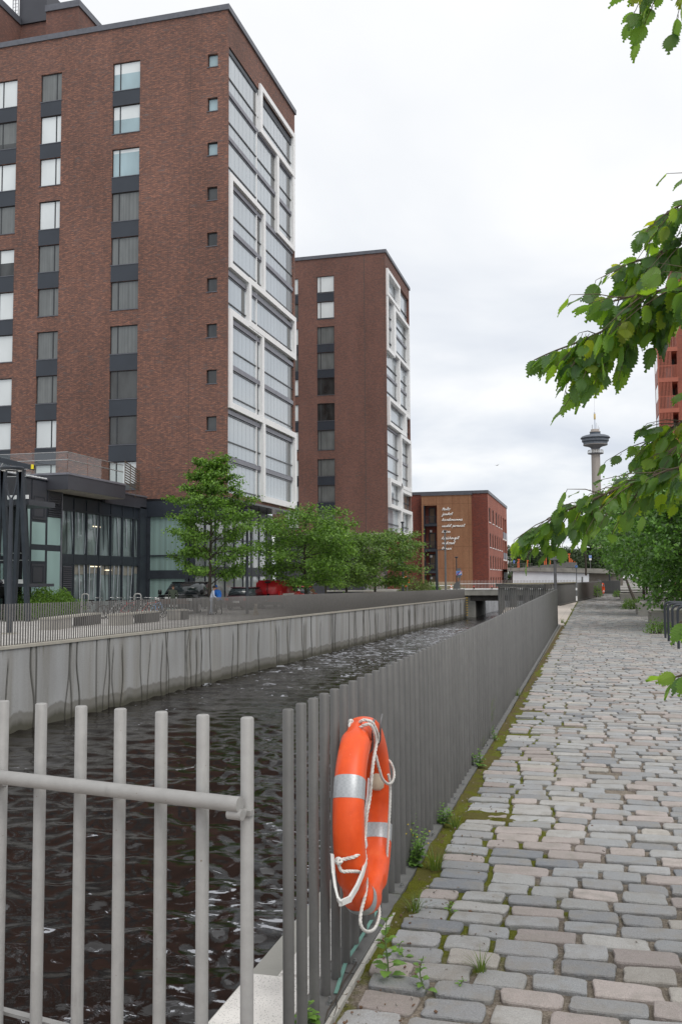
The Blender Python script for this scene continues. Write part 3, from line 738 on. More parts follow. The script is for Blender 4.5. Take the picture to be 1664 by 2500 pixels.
# ------------------------------------------------------------------ building helpers
Zv = Vector((0, 0, 1))
class Face:
    """a vertical facade: origin (x,y), u direction, outward normal"""
    def __init__(s, o, u, n): s.o = Vector((o[0], o[1], 0)); s.u = Vector((u[0], u[1], 0)); s.n = Vector((n[0], n[1], 0))
    def p(s, u, z, d=0): return s.o+s.u*u+Zv*z+s.n*d
    def wall(s, mb, u0, u1, z0, z1, holes, depth=.25, mi=0, mr=None, back=None):
        us = sorted({u0, u1, *[h[0] for h in holes], *[h[1] for h in holes]}); us = [v for v in us if u0 <= v <= u1]
        zs = sorted({z0, z1, *[h[2] for h in holes], *[h[3] for h in holes]}); zs = [v for v in zs if z0 <= v <= z1]
        for a, b_ in zip(us, us[1:]):
            run = None
            for c, d in zip(zs, zs[1:]):
                cu, cz = (a+b_)/2, (c+d)/2
                if any(h[0] < cu < h[1] and h[2] < cz < h[3] for h in holes): continue
                mb.quad(s.p(a, c), s.p(b_, c), s.p(b_, d), s.p(a, d), mi)
        mr = mi if mr is None else mr
        for (a, b_, c, d) in holes:
            for (p, q) in (((a, c), (b_, c)), ((b_, c), (b_, d)), ((b_, d), (a, d)), ((a, d), (a, c))):
                mb.quad(s.p(*p), s.p(*q), s.p(*q, -depth), s.p(*p, -depth), mr)
            if back is not None:
                mb.quad(s.p(a, c, -depth), s.p(b_, c, -depth), s.p(b_, d, -depth), s.p(a, d, -depth), back)
    def box(s, mb, u0, u1, z0, z1, d0, d1, mi=0):
        vs = [s.p(u_, z, d) for z in (z0, z1) for d in (d0, d1) for u_ in (u0, u1)]
        return mb.add(vs, [(0, 2, 3, 1), (4, 5, 7, 6), (0, 1, 5, 4), (2, 6, 7, 3), (0, 4, 6, 2), (1, 3, 7, 5)], mi)
    def frame(s, mb, u0, u1, z0, z1, t, d0, d1, mi=0):
        s.box(mb, u0, u1, z0, z0+t, d0, d1, mi); s.box(mb, u0, u1, z1-t, z1, d0, d1, mi)
        s.box(mb, u0, u0+t, z0+t, z1-t, d0, d1, mi); s.box(mb, u1-t, u1, z0+t, z1-t, d0, d1, mi)
    def pane(s, mb, u0, u1, z0, z1, d, mi=0):
        q = [s.p(u0, z0, d), s.p(u1, z0, d), s.p(u1, z1, d), s.p(u0, z1, d)]
        if s.u.cross(Zv).dot(s.n) < 0: q.reverse()
        mb.quad(*q, mi)
def window(fc, root, u0, u1, z0, z1, mull=None, blind='none', frac=1.0, rec=.13, sill=True, low='win'):
    """window part: frame mesh with pane, blind and sill sub-parts"""
    mb = MB(); t = .055; fc.frame(mb, u0, u1, z0, z1, t, -rec-.05, -rec+.02)
    cells = [(u0+t, u1-t)]
    if mull is not None:
        um = u0+(u1-u0)*mull; fc.box(mb, um-.045, um+.045, z0+t, z1-t, -rec-.05, -rec+.02); cells = [(u0+t, um-.045), (um+.045, u1-t)]
    fr = mb.build('window', M['frame'], root)
    zb = z1-t if blind == 'none' else z1-t-(z1-z0-2*t)*frac
    if zb > z0+t+.02:
        mb = MB()
        for a, b_ in cells: fc.pane(mb, a, b_, z0+t, zb, -rec)
        mb.build('pane', M[low], fr)
    if blind != 'none':
        mb = MB()
        for a, b_ in cells: fc.pane(mb, a, b_, zb, z1-t, -rec)
        mb.build('blind' if frac < 1 else 'pane', M[{'offwhite': 'blindw', 'curtain': 'blindg'}[blind]], fr)
    if sill:
        mb = MB(); fc.box(mb, u0-.04, u1+.04, z0-.05, z0, -rec+.02, .04); mb.build('sill', M['flash'], fr)
    return fr
rb = random.Random(31)

# ------------------------------------------------------------------ tall brick apartment building
X1, Y1 = -23.38, 58.73
B1 = thing('apartment_building', 'tall brown brick apartment building with white framed glazed balconies nearest the camera', 'building', (-31, 66, -.4))
ZT = 41.15; ZB = 7.2
south = Face((X1, Y1), (-1, 0), (0, -1))      # u grows to the left
east = Face((X1, Y1), (0, 1), (1, 0))         # u grows away from the camera
rows = [(38.58, 36.5), (35.40, 33.34), (32.22, 30.18), (29.02, 26.95), (25.78, 23.80), (22.60, 20.57), (19.43, 17.43), (16.24, 14.24), (13.04, 11.04), (9.86, 7.9)]
cols = [(6.62, 8.74, .74, 'c3'), (12.85, 14.54, .26, 'c2'), (16.52, 18.25, .7, 'c1'), (22.3, 24.0, .3, 'c0')]
small = [(38.15, 37.22), (35.0, 34.04), (31.8, 30.88), (28.64, 27.70), (25.44, 24.48), (22.24, 21.28), (19.06, 18.12), (15.88, 14.93), (12.68, 11.74), (9.48, 8.54)]
SW = 26.0
# gaps that are plain brick (index of the row above the gap)
brickgap = {'c3': {1, 5}, 'c2': {2, 5}, 'c1': {3, 6}, 'c0': {2, 5}}
holes = []
for (a, b_, m_, n_) in cols:
    for i, (z1, z0) in enumerate(rows):
        holes.append((a, b_, z0, z1))
        if i+1 < len(rows) and i not in brickgap[n_]: pass
for (z1, z0) in small: holes.append((.72, 1.47, z0, z1))
mb = MB()
south.wall(mb, 0, SW, ZB, ZT, holes, .34, 0, 0, 1)
mb.build('wall', [M['brick1'], M['room']], B1, 'brown brick wall facing the camera')
for (a, b_, m_, n_) in cols:
    for i, (z1, z0) in enumerate(rows):
        if n_ == 'c3': bl, fr_ = [('offwhite', .38), ('offwhite', .48), ('offwhite', .12), ('curtain', 1), ('curtain', 1), ('curtain', 1), ('curtain', 1), ('none', 1), ('none', 1), ('offwhite', .8)][i]
        elif n_ == 'c2': bl, fr_ = [('curtain', 1), ('offwhite', 1), ('offwhite', 1), ('offwhite', 1), ('curtain', 1), ('curtain', 1), ('curtain', 1), ('curtain', 1), ('offwhite', 1), ('offwhite', 1)][i]
        else: bl, fr_ = [('offwhite', 1), ('curtain', .8), ('offwhite', 1), ('curtain', 1), ('offwhite', .5), ('offwhite', 1), ('offwhite', 1), ('offwhite', 1), ('offwhite', 1), ('offwhite', .9)][i]
        window(south, B1, a, b_, z0, z1, m_, bl, fr_, low='winsky' if n_ == 'c3' and i < 3 else 'win')
        if i+1 < len(rows) and i not in brickgap[n_]:
            mb = MB(); south.box(mb, a, b_, rows[i+1][0]+.002, z0-.052, -.1, .012); mb.build('spandrel_panel', M['spandrel'], B1)
for i, (z1, z0) in enumerate(small): window(south, B1, .72, 1.47, z0, z1, None, 'none', 1, .2, low='winsky' if i < 3 else 'win')
uj = X1-aty(462, 700, Y1).x; mb = MB(); south.box(mb, uj-.014, uj+.014, ZB, ZT, .001, .006); mb.build('joint_strip', simple('joint_sealant', (.10, .062, .05), .8), B1)
# east facade with the big balcony opening
EL = 15.33
mb = MB(); HB = (.27, 14.88, 7.5, 38.7)
east.wall(mb, 0, EL, ZB, ZT, [HB], .55, 0)
mb.quad(east.p(EL, ZB), east.p(EL, ZB, -26), east.p(EL, ZT, -26), east.p(EL, ZT))
mb.build('wall', [M['brick1'], M['room']], B1, 'narrow brick wall around the glazed balconies')
mb = MB(); mb.box(X1-SW, X1, Y1+.01, Y1+EL, ZB-.14, ZB); mb.build('soffit', M['black'], B1)
# balcony glazing
fl_z = [38.6-3.19*i for i in range(11)]
mb = MB()
for i in range(10):
    zt, zb = fl_z[i]-.12, fl_z[i+1]+.02
    east.pane(mb, HB[0], HB[1], max(zb, HB[2]), zt, -.14)
g = mb.build('balcony_glass', M['balc'], B1)
mb = MB()
for i in range(10):
    zt, zb = fl_z[i]-.12, max(fl_z[i+1]+.02, 7.5)
    for uu in np.arange(.95, 14.5, .78): east.box(mb, uu-.004, uu+.004, zb, zt, -.148, -.132)
mb.build('glass_seam', simple('glass_seam', (.34, .37, .40), .3), g)
for i in range(1, 10):
    mb = MB(); z = fl_z[i]; east.box(mb, HB[0], HB[1], z-.20, z+.10, -.14, -.02); east.box(mb, HB[0], HB[1], z-.31, z-.28, -.14, -.08); east.box(mb, HB[0], HB[1], z+.13, z+.16, -.14, -.06); mb.build('floor_edge', M['alu'], B1)
for i in range(10):
    mb = MB(); z = fl_z[i+1]+1.12; east.box(mb, HB[0], HB[1], z-.035, z+.035, -.14, -.07); mb.build('railing', M['black'], B1)
mb = MB(); east.box(mb, HB[0], 6.6, 38.28, 38.62, -.3, -.06); east.box(mb, 6.6, HB[1], 38.1, 38.6, -.3, -.07); mb.build('lintel', M['anth'], B1)
mb = MB(); east.box(mb, 6.0, 6.09, 7.5, 38.3, -.14, -.03); mb.build('mullion', M['white'], B1)
# darker return panes at the ends of bays
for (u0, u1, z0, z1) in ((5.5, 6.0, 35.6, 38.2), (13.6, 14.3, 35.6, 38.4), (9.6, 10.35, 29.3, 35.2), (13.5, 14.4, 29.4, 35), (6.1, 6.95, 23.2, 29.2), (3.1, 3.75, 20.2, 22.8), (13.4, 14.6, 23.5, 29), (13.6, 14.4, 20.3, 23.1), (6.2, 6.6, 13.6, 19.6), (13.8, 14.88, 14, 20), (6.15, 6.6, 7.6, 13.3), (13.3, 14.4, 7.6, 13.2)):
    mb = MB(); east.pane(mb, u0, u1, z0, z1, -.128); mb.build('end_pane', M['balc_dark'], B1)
# white frames
def wframe(u0, u1, z0, z1, t=.42, tz=.40, sides='lrtb', d=.16):
    mb = MB()
    if 'b' in sides: east.box(mb, u0, u1, z0, z0+tz, -.14, d)
    if 't' in sides: east.box(mb, u0, u1, z1-tz, z1, -.14, d)
    za, zc = (z0+tz if 'b' in sides else z0), (z1-tz if 't' in sides else z1)
    if 'l' in sides: east.box(mb, u0, u0+t, za, zc, -.14, d)
    if 'r' in sides: east.box(mb, u1-t, u1, za, zc, -.14, d)
    return mb.build('balcony_frame', M['white'], B1)
wframe(6.35, 15.05, 35.4, 39.2, .48, .42)
wframe(10.35, 15.0, 29.05, 35.4, .5, .40, 'lrb', .13)
wframe(.30, 7.5, 22.98, 29.66, .42, .40)
wframe(3.9, 15.1, 19.84, 23.42, .45, .42, 'lrtb', .19)
wframe(.30, 7.2, 13.28, 20.12, .45, .42)
wframe(6.95, 15.15, 7.42, 13.72, .45, .44, 'lrtb', .19)
# roof edge and roof
mb = MB(); east.box(mb, -.10, EL+.12, ZT, ZT+.40, -.5, .13); south.box(mb, .5, SW, ZT, ZT+.40, -.5, .10); mb.build('roof_flashing', M['flash'], B1)
mb = MB(); mb.box(X1-SW, X1-.5, Y1+.5, Y1+EL, ZT-.3, ZT+.1); mb.build('roof', M['darkc'], B1)
# set-back upper storeys
yu = Y1+7.5
pA = aty(192, 18, yu); pB = aty(113, 30, yu); pl = aty(97, 30, yu+1.4)
zu = aty(192, 15, yu).z
mb = MB(); mb.box(pB.x, pA.x, yu, yu+9, ZT, zu); mb.build('wall', M['brick2'], B1, 'set back brick storey above the roof edge')
mb = MB(); mb.box(pB.x-6.2, pB.x-.02, yu+1.6, yu+9, ZT, zu+.35); mb.build('wall', M['brick2'], B1, 'recessed brick wall behind the roof ladder')
xl_ = aty(24, 60, yu).x
mb = MB(); mb.box(xl_-6, xl_, Y1+1.2, yu+9, ZT, zu+.3); mb.build('wall', M['brick2'], B1)
mb = MB(); mb.box(pB.x-.06, pA.x+.12, yu-.12, yu+9, zu, zu+.55); mb.build('roof_flashing', M['flash'], B1)
mb = MB(); mb.box(xl_-.1, pB.x-.9, yu+1.45, yu+9, zu+.36, zu+3.2); mb.build('plant_room', M['panel'], B1, 'grey sheet metal plant room on the roof')
mb = MB(); mb.box(xl_-6, xl_+.1, Y1+1.1, yu+1.4, zu+.3, zu+.9); mb.build('roof_flashing', M['flash'], B1)
mb = MB(); pv = aty(131, 14, yu+2); mb.lathe((pv.x, yu+2), [(.38, zu+.5), (.38, zu+1.15), (.45, zu+1.2), (.3, zu+1.45), (0, zu+1.5)], 14); mb.build('roof_vent', M['flash'], B1)
mb = MB(); wl = aty(200, 70, yu); mb.box(pA.x+.002, pA.x+.02, yu+.7, yu+3.0, ZT-.5, aty(201, 56, yu).z); mb.build('window_surround', M['white'], B1)
ly = yu+1.2; la = aty(31, 60, ly); lb = aty(37.5, 60, ly); lc = aty(44, 60, ly)
mb = MB()
for p in (la, lb, lc): mb.tube([(p.x, ly, ZT), (p.x, ly, zu+3.4)], .035, 6)
for z in np.arange(ZT+.3, zu+3.2, .3): mb.tube([(la.x, ly, z), (lc.x, ly, z)], .016, 5)
mb.build('roof_ladder', M['flash'], B1)
# ground floor of the tower: dark band, glass and curtains on the south, recessed glass to the east
jx = aty(357, 1300, Y1).x; ju = X1-jx
mb = MB(); south.box(mb, .02, SW, 5.98, ZB-.145, -.6, -.03); mb.build('fascia', M['spandrel'], B1)
mb = MB(); xs = X1-5.3
for (a, b_, z0, z1) in ((aty(362, 1300, Y1).x, aty(452, 1300, Y1).x, 3.35, 5.98), (aty(362, 1300, Y1).x, aty(452, 1300, Y1).x, 2.2+.12, 3.28), (aty(362, 1300, Y1).x, aty(452, 1300, Y1).x, -.45, 1.75)):
    mb.quad((a, Y1+.2, z0), (b_, Y1+.2, z0), (b_, Y1+.2, z1), (a, Y1+.2, z1))
mb.build('curtained_glass', M['tealcurt'], B1)
mb = MB(); gx0, gx1 = aty(357, 1300, Y1).x, aty(466, 1300, Y1).x
for z0, z1 in ((3.28, 3.36), (1.75, 2.32), (-.5, -.45)): mb.box(gx0, gx1, Y1+.1, Y1+.26, z0, z1)
for x in (gx0+.1, aty(452, 1300, Y1).x+.08, gx1): mb.box(x-.12, x+.12, Y1+.08, Y1+.28, -.5, 5.98)
mb.build('glazing_frame', M['anth'], B1)
gx = gx1+.1
gf = Face((gx, Y1+.3), (0, 1), (1, 0))
ymx = atx(650, 1350, gx).y-Y1-.3
mb = MB(); gf.pane(mb, 0, ymx, -.5, ZB-.14, 0); gl_ = mb.build('lobby_glass', M['skyglass'], B1)
mb = MB()
for uu in np.linspace(0, ymx, 9): gf.box(mb, uu-.05, uu+.05, -.5, ZB-.14, -.05, .08)
for z0, z1 in ((6.2, 6.3), (4.6, 4.68), (1.9, 2.6), (.0, .1)): gf.box(mb, 0, ymx, z0, z1, -.04, .06)
mb.build('glazing_frame', M['anth'], B1)
mb = MB(); gf.box(mb, 0, ymx, 6.3, ZB-.14, -.03, .03); mb.build('spandrel_panel', M['panel'], B1)
mb = MB(); mb.box(X1-SW, gx-.05, Y1+.4, Y1+EL-.3, -.5, ZB-.15); mb.build('core_wall', M['room'], B1)
mb = MB(); gf.box(mb, ymx+.05, ymx+1.6, -.5, ZB-.14, -1.5, -.05); mb.build('door_recess', M['anth'], B1)

# ------------------------------------------------------------------ second brick building
X2, Y2 = -22.45, 106.33
B2 = thing('apartment_building', 'second brown brick apartment block further along the canal behind the street trees', 'building', (-30, 114, -.4))
s2 = Face((X2, Y2), (-1, 0), (0, -1)); e2 = Face((X2, Y2), (0, 1), (1, 0))
rows2 = [(37.86, 35.82), (34.75, 32.66), (31.71, 29.63), (28.61, 26.57), (25.54, 23.47), (22.48, 20.38), (19.26, 16.9), (15.82, 13.78), (12.72, 10.72), (9.62, 7.59)]
holes = []
for (a, b_) in ((6.25, 8.37), (10.71, 12.4)):
    holes += [(a, b_, z0, z1) for (z1, z0) in rows2]
mb = MB(); s2.wall(mb, 0, 14, 7.0, 40.05, holes, .3, 0, 0, 1); mb.build('wall', [M['brick2'], M['room']], B2)
mb = MB(); s2.box(mb, 2.52, 2.57, 7.0, 40.05, .002, .012); s2.box(mb, .13, .16, 7, 40.05, .002, .01); mb.build('joint_strip', M['darkc'], B2)
gaps2 = {1, 4, 6}
for ci, (a, b_) in enumerate(((6.25, 8.37), (10.71, 12.4))):
    for i, (z1, z0) in enumerate(rows2):
        bl = ['offwhite', 'offwhite', 'curtain', 'curtain', 'none', 'none', 'curtain', 'curtain', 'curtain', 'curtain'][i] if ci == 0 else rb.choice(['offwhite', 'curtain'])
        window(s2, B2, a, b_, z0, z1, .8, bl, 1 if bl != 'offwhite' else .95)
        if i < 9 and i not in gaps2:
            mb = MB(); s2.box(mb, a, b_, rows2[i+1][0]+.003, z0-.055, -.1, .012); mb.build('spandrel_panel', M['spandrel'], B2)
EL2 = 15.2; HB2 = (.35, 14.7, 7.2, 38.6)
mb = MB(); e2.wall(mb, 0, EL2, 7.0, 40.05, [HB2], .5, 0); mb.quad(e2.p(EL2, 7), e2.p(EL2, 7, -14), e2.p(EL2, 40.05, -14), e2.p(EL2, 40.05)); mb.build('wall', M['brick2'], B2)
mb = MB(); e2.pane(mb, HB2[0], HB2[1], HB2[2], HB2[3], -.3); mb.build('balcony_glass', M['balc'], B2)
f2 = [38.2-3.12*i for i in range(11)]
mb = MB()
for z in f2[1:10]: e2.box(mb, HB2[0], HB2[1], z-.18, z+.12, -.3, -.17)
mb.build('floor_edge', M['alu'], B2)
mb = MB()
for z in f2[1:]: e2.box(mb, HB2[0], HB2[1], z+1.1, z+1.2, -.3, -.2)
mb.build('railing', M['anth'], B2)
for (u0, u1, z0, z1) in ((6.2, 7, 35.4, 37.8), (2.4, 3.8, 28.9, 34.3), (12.4, 13.6, 29.6, 34.4), (6.4, 7.1, 23.2, 28), (12.3, 13.3, 22.8, 28), (9, 9.8, 20.2, 22.6), (6.4, 7.3, 13.2, 19.2), (12.9, 14, 13.2, 19.2), (6.5, 7.4, 10.3, 13.2), (12, 14.4, 10.4, 13), (13, 14, 7.4, 10)):
    mb = MB(); e2.pane(mb, u0, u1, z0, z1, -.28); mb.build('end_pane', M['balc_dark'], B2)
def wf2(u0, u1, z0, z1, s_='lrtb', t=.5, tz=.42, d=.2):
    mb = MB()
    if 'b' in s_: e2.box(mb, u0, u1, z0, z0+tz, -.3, d)
    if 't' in s_: e2.box(mb, u0, u1, z1-tz, z1, -.3, d)
    za, zc = (z0+tz if 'b' in s_ else z0), (z1-tz if 't' in s_ else z1)
    if 'l' in s_: e2.box(mb, u0, u0+t, za, zc, -.3, d)
    if 'r' in s_: e2.box(mb, u1-t, u1, za, zc, -.3, d)
    return mb.build('balcony_frame', M['white'], B2)
wf2(.35, 7.9, 35.05, 38.3, d=.26); wf2(.4, 4.7, 28.5, 35.05, 'lrb', d=.18); wf2(4.7, 14.3, 28.9, 34.9, 'lrtb'); wf2(7.3, 14.2, 22.5, 28.9, 'lrb', d=.17)
wf2(.6, 11.2, 19.65, 23.0, d=.28); wf2(7.6, 14.5, 12.85, 19.6, d=.24); wf2(.8, 8.3, 10.0, 13.45, d=.24); wf2(8.3, 14.6, 12.4, 12.85, 'b', d=.2); wf2(7.4, 14.6, 6.98, 10.35, d=.26)
mb = MB(); e2.box(mb, -.1, EL2+.15, 40.05, 40.45, -.5, .14); s2.box(mb, .5, 14, 40.05, 40.45, -.5, .1); mb.build('roof_flashing', M['flash'], B2)
mb = MB(); mb.box(X2-14, X2-.5, Y2+.5, Y2+EL2, 39.8, 40.15); mb.build('roof', M['darkc'], B2)
mb = MB(); mb.box(X2-14, X2, Y2+.01, Y2+EL2, 6.75, 7.0); mb.build('soffit', M['beige'], B2)
for i in range(4):
    mb = MB(); mb.box(X2-.9-.85*i, X2-.65-.85*i, Y2+1.0+1.6*i, Y2+1.4+1.6*i, 6.66, 6.749); mb.build('soffit_lamp', M['black'], B2)
mb = MB(); mb.box(X2-14, X2-3.2, Y2+1.2, Y2+EL2-.5, -.6, 6.75); mb.build('core_wall', M['panel'], B2)
g2 = Face((X2-3.18, Y2+1.2), (0, 1), (1, 0)); mb = MB(); g2.pane(mb, 1, 12, -.3, 5.5, .02); mb.build('lobby_glass', M['darkglass'], B2)
mb = MB(); mb.tube([aty(683, 590, 112)+Vector((0, 0, .6)), aty(700, 620, 112)+Vector((0, 0, 0))], .05, 5); mb.build('roof_rail', M['white'], B2)

# ------------------------------------------------------------------ weathering steel and red brick building with handwriting
X3, Y3 = -14.5, 140.82
B3 = thing('brick_house', 'four storey red brick building with a rust coloured panel of white handwriting beside the bridge', 'building', (-22, 150, -.5))
s3 = Face((X3, Y3), (-1, 0), (0, -1)); e3 = Face((X3, Y3), (0, 1), (1, 0)); T3 = 14.35
mb = MB(); s3.wall(mb, 0, 24, -.6, T3, [], .2); mb.build('wall', M['brick3'], B3)
zof = lambda py: 1.64+(1412.4-py)*Y3*1.0/2222.0
hol = []; win3 = []
for k_, (zt, zb) in enumerate(((1187+110, 1187+160),)): pass
def eu(px): return atx(px, 1300, X3).y-Y3
colsx = [(1193.5, 1197), (1202, 1205.3), (1210, 1213), (1216.3, 1218.6), (1221.6, 1224)]
colsl = [(1194.5, 1197.5), (1200.8, 1203.6), (1206.8, 1209.3), (1212.5, 1214.8), (1217.6, 1219.8), (1222.6, 1224.6)]
rws = [(11.2, 7.75+.6, colsx), (8.0-.35, 4.9, colsl), (4.35, 1.6, colsl), (1.1, -.4, colsl)]
zrow = [(atx(1195, 1241, X3).z, atx(1195, 1275, X3).z), (atx(1196, 1302, X3).z, atx(1196, 1336, X3).z), (atx(1196, 1356, X3).z, atx(1196, 1389, X3).z), (atx(1196, 1409, X3).z, -.4)]
for (z1, z0), cl in zip(zrow, (colsx, colsl, colsl, colsl)):
    for (a, b_) in cl: hol.append((eu(a), eu(b_), z0, z1))
for (z1, z0) in [(12.2, 8.6), (8.2, 5.0), (4.6, 1.6), (1.2, -.3)]:
    hol.append((eu(1227), eu(1229.6), z0, z1)); hol.append((eu(1231), eu(1235), z0, z1))
mb = MB(); e3.wall(mb, 0, 33.2, -.6, T3, hol, .25, 0, 0, 1); mb.quad(e3.p(33.2, -.6), e3.p(33.2, -.6, -12), e3.p(33.2, T3, -12), e3.p(33.2, T3)); mb.build('wall', [M['brick4'], M['room']], B3, 'lighter red brick side wall with narrow windows')
for h in hol[:23]:
    mb = MB(); e3.frame(mb, h[0], h[1], h[2], h[3], .12, -.2, -.08); fr = mb.build('window', M['frame'], B3)
    mb = MB(); e3.pane(mb, h[0]+.12, h[1]-.12, h[2]+.12, h[3]-.12, -.14); mb.build('pane', M['darkglass'], fr)
    mb = MB(); e3.box(mb, h[0]-.1, h[1]+.1, h[2]-.12, h[2], -.1, .08); mb.build('sill', M['white'], fr)
for h in hol[23:]:
    mb = MB(); e3.box(mb, h[0], h[1], h[2], h[2]+1.1, -.12, .1); rl_ = mb.build('balcony_railing', M['alu'], B3)
    mb = MB(); e3.box(mb, h[0], h[1], h[2]-.25, h[2]-.02, -.2, .05); mb.build('balcony_edge', M['offwhite'], rl_)
mb = MB(); e3.box(mb, -.12, 33.3, T3, T3+.45, -.4, .12); s3.box(mb, .4, 24, T3, T3+.45, -.4, .1); mb.build('roof_flashing', M['flash'], B3)
mb = MB(); mb.box(X3-24, X3-.4, Y3+.4, Y3+33, T3-.2, T3+.2); mb.build('roof', M['darkc'], B3)
# rust panel volume with the stack of stair landings cut in it
uL, uR = X3-aty(1029, 1300, Y3-1.2).x, X3-aty(1149.5, 1300, Y3-1.2).x
pf = Face((X3, Y3-1.2), (-1, 0), (0, -1)); TZ = aty(1149, 1200, Y3-1.2).z
sl0, sl1 = X3-aty(1034, 1300, Y3-1.2).x, X3-aty(1066.5, 1300, Y3-1.2).x
ztop = aty(1050, 1234, Y3-1.2).z
mb = MB(); pf.wall(mb, uR, uL, -.6, TZ-.45, [(sl1, sl0, -.6, ztop)], 1.15, 0); pf.box(mb, uR, uL, TZ-.451, TZ-.45, -1.2, 0)
mb.quad(pf.p(uR, -.6), pf.p(uR, -.6, -1.2), pf.p(uR, TZ-.45, -1.2), pf.p(uR, TZ-.45)); mb.build('rust_panel', M['corten'], B3)
mb = MB(); pf.box(mb, uR-.1, uL+.1, TZ-.45, TZ, -1.2, .1); mb.build('roof_flashing', M['flash'], B3)
landz = [aty(1050, 1281, Y3-1.2).z, aty(1050, 1343, Y3-1.2).z, aty(1050, 1396, Y3-1.2).z]
for z in landz:
    mb = MB(); pf.box(mb, sl1+.02, sl0-.02, z-.22, z+.16, -1.1, .03); ld = mb.build('landing', M['anth'], B3)
    mb = MB()
    for uu in np.linspace(sl1+.05, sl0-.05, 16): pf.box(mb, uu-.012, uu+.012, z+.16, z+1.2, -.06, -.03)
    pf.box(mb, sl1, sl0, z+1.2, z+1.26, -.08, -.02); mb.build('railing', M['anth'], ld)
for z in landz+[-.5]:
    u0 = X3-aty(1063, 1300, Y3).x; u1 = X3-aty(1047, 1300, Y3).x
    mb = MB(); s3.frame(mb, u0, u1, z+.2, z+2.65, .16, .005, .06); dr_ = mb.build('door', M['anth'], B3)
    mb = MB(); s3.pane(mb, u0+.16, u1-.16, z+.36, z+2.49, .02); mb.build('pane', simple('warm_door_glass', (.17, .125, .085), .3), dr_)
for z in landz:
    mb = MB(); s3.box(mb, X3-aty(1054, 1300, Y3).x, X3-aty(1049, 1300, Y3).x, z-1.1, z-.75, .005, .08); mb.build('landing_lamp', M['offwhite'], B3)
mb = MB(); pf.box(mb, sl0-.12, sl0, -.6, ztop, -1.1, .02); mb.build('steel_post', M['anth'], B3)
wx = X3-aty(976.5, 1300, Y3).x
mb = MB(); s3.frame(mb, wx-.45, wx+.45, 2.9, 5.1, .1, .005, .05); fr = mb.build('window', M['frame'], B3); mb = MB(); s3.pane(mb, wx-.35, wx+.35, 3, 5, .02); mb.build('pane', M['darkglass'], fr)
# handwriting
L = {'M': ([(0, 0), (.12, 1.5), (.3, .5), (.5, 1.5), (.62, .15), (.78, .1)], .8), 'a': ([(.05, .55), (.3, .95), (.12, .8), (.05, .25), (.25, .05), (.5, .5), (.5, .9), (.5, .2), (.75, .12)], .8),
     'i': ([(0, .1), (.2, .9), (.2, .15), (.45, .15)], .45), 't': ([(0, .15), (.2, 1.7), (.15, .2), (.45, .15)], .5), 'o': ([(.05, .5), (.3, .95), (.05, .6), (.15, .08), (.45, .1), (.5, .6), (.3, .9), (.8, .75)], .75),
     'j': ([(0, .3), (.25, .9), (.22, -.5), (-.05, -.75), (-.1, -.4), (.5, .2)], .5), 'u': ([(0, .2), (.12, .9), (.15, .2), (.35, .08), (.55, .6), (.58, .9), (.58, .2), (.8, .15)], .85),
     'h': ([(0, .15), (.3, 1.7), (.15, .1), (.3, .75), (.5, .8), (.52, .15), (.75, .15)], .75), 'k': ([(0, .1), (.35, 1.7), (.12, 0), (.2, .5), (.55, .9), (.28, .5), (.6, .05), (.8, .2)], .75),
     'r': ([(0, .1), (.15, .9), (.2, .7), (.5, .85), (.45, .2), (.65, .15)], .65), 'd': ([(.5, .7), (.25, .95), (.05, .5), (.15, .1), (.4, .3), (.75, 1.7), (.55, .2), (.85, .15)], .85),
     'e': ([(0, .3), (.4, .6), (.3, .95), (.08, .6), (.15, .1), (.55, .2)], .55), 'm': ([(0, .1), (.12, .85), (.15, .15), (.32, .8), (.42, .15), (.58, .8), (.7, .15), (.9, .15)], .9),
     'p': ([(0, .2), (.2, 1.0), (0, -.8), (.15, .6), (.4, .95), (.5, .4), (.25, .1), (.75, .2)], .75), 'n': ([(0, .1), (.12, .85), (.15, .15), (.35, .8), (.48, .15), (.7, .15)], .7),
     's': ([(0, .1), (.3, .95), (.4, .3), (.15, .05), (.5, .15), (.65, .2)], .6), 'g': ([(.5, .75), (.25, .95), (.05, .5), (.2, .1), (.5, .5), (.5, .9), (.4, -.5), (.1, -.8), (.05, -.5), (.75, .2)], .75)}
def sm(pts, n=4):
    out = []
    for i in range(len(pts)-1):
        p0, p1, p2, p3 = pts[max(i-1, 0)], pts[i], pts[i+1], pts[min(i+2, len(pts)-1)]
        for k_ in range(n):
            t_ = k_/n; out.append(tuple(.5*((2*p1[j])+(-p0[j]+p2[j])*t_+(2*p0[j]-5*p1[j]+4*p2[j]-p3[j])*t_**2+(-p0[j]+3*p1[j]-3*p2[j]+p3[j])*t_**3) for j in (0, 1)))
    return out+[pts[-1]]
lines = [('Maito', 1246, 1079, 1100), ('jauhot', 1258, 1079, 1106), ('kardemumma', 1272, 1078, 1131), ('uudet perunat', 1287, 1078, 1136), ('koira', 1301, 1078, 1101), ('kesähengit', 1317, 1077, 1122), ('rukoset', 1329, 1078, 1112), ('tanssi', 1342, 1078, 1104)]
wm_ = simple('white_letter', (.85, .85, .84), .6)
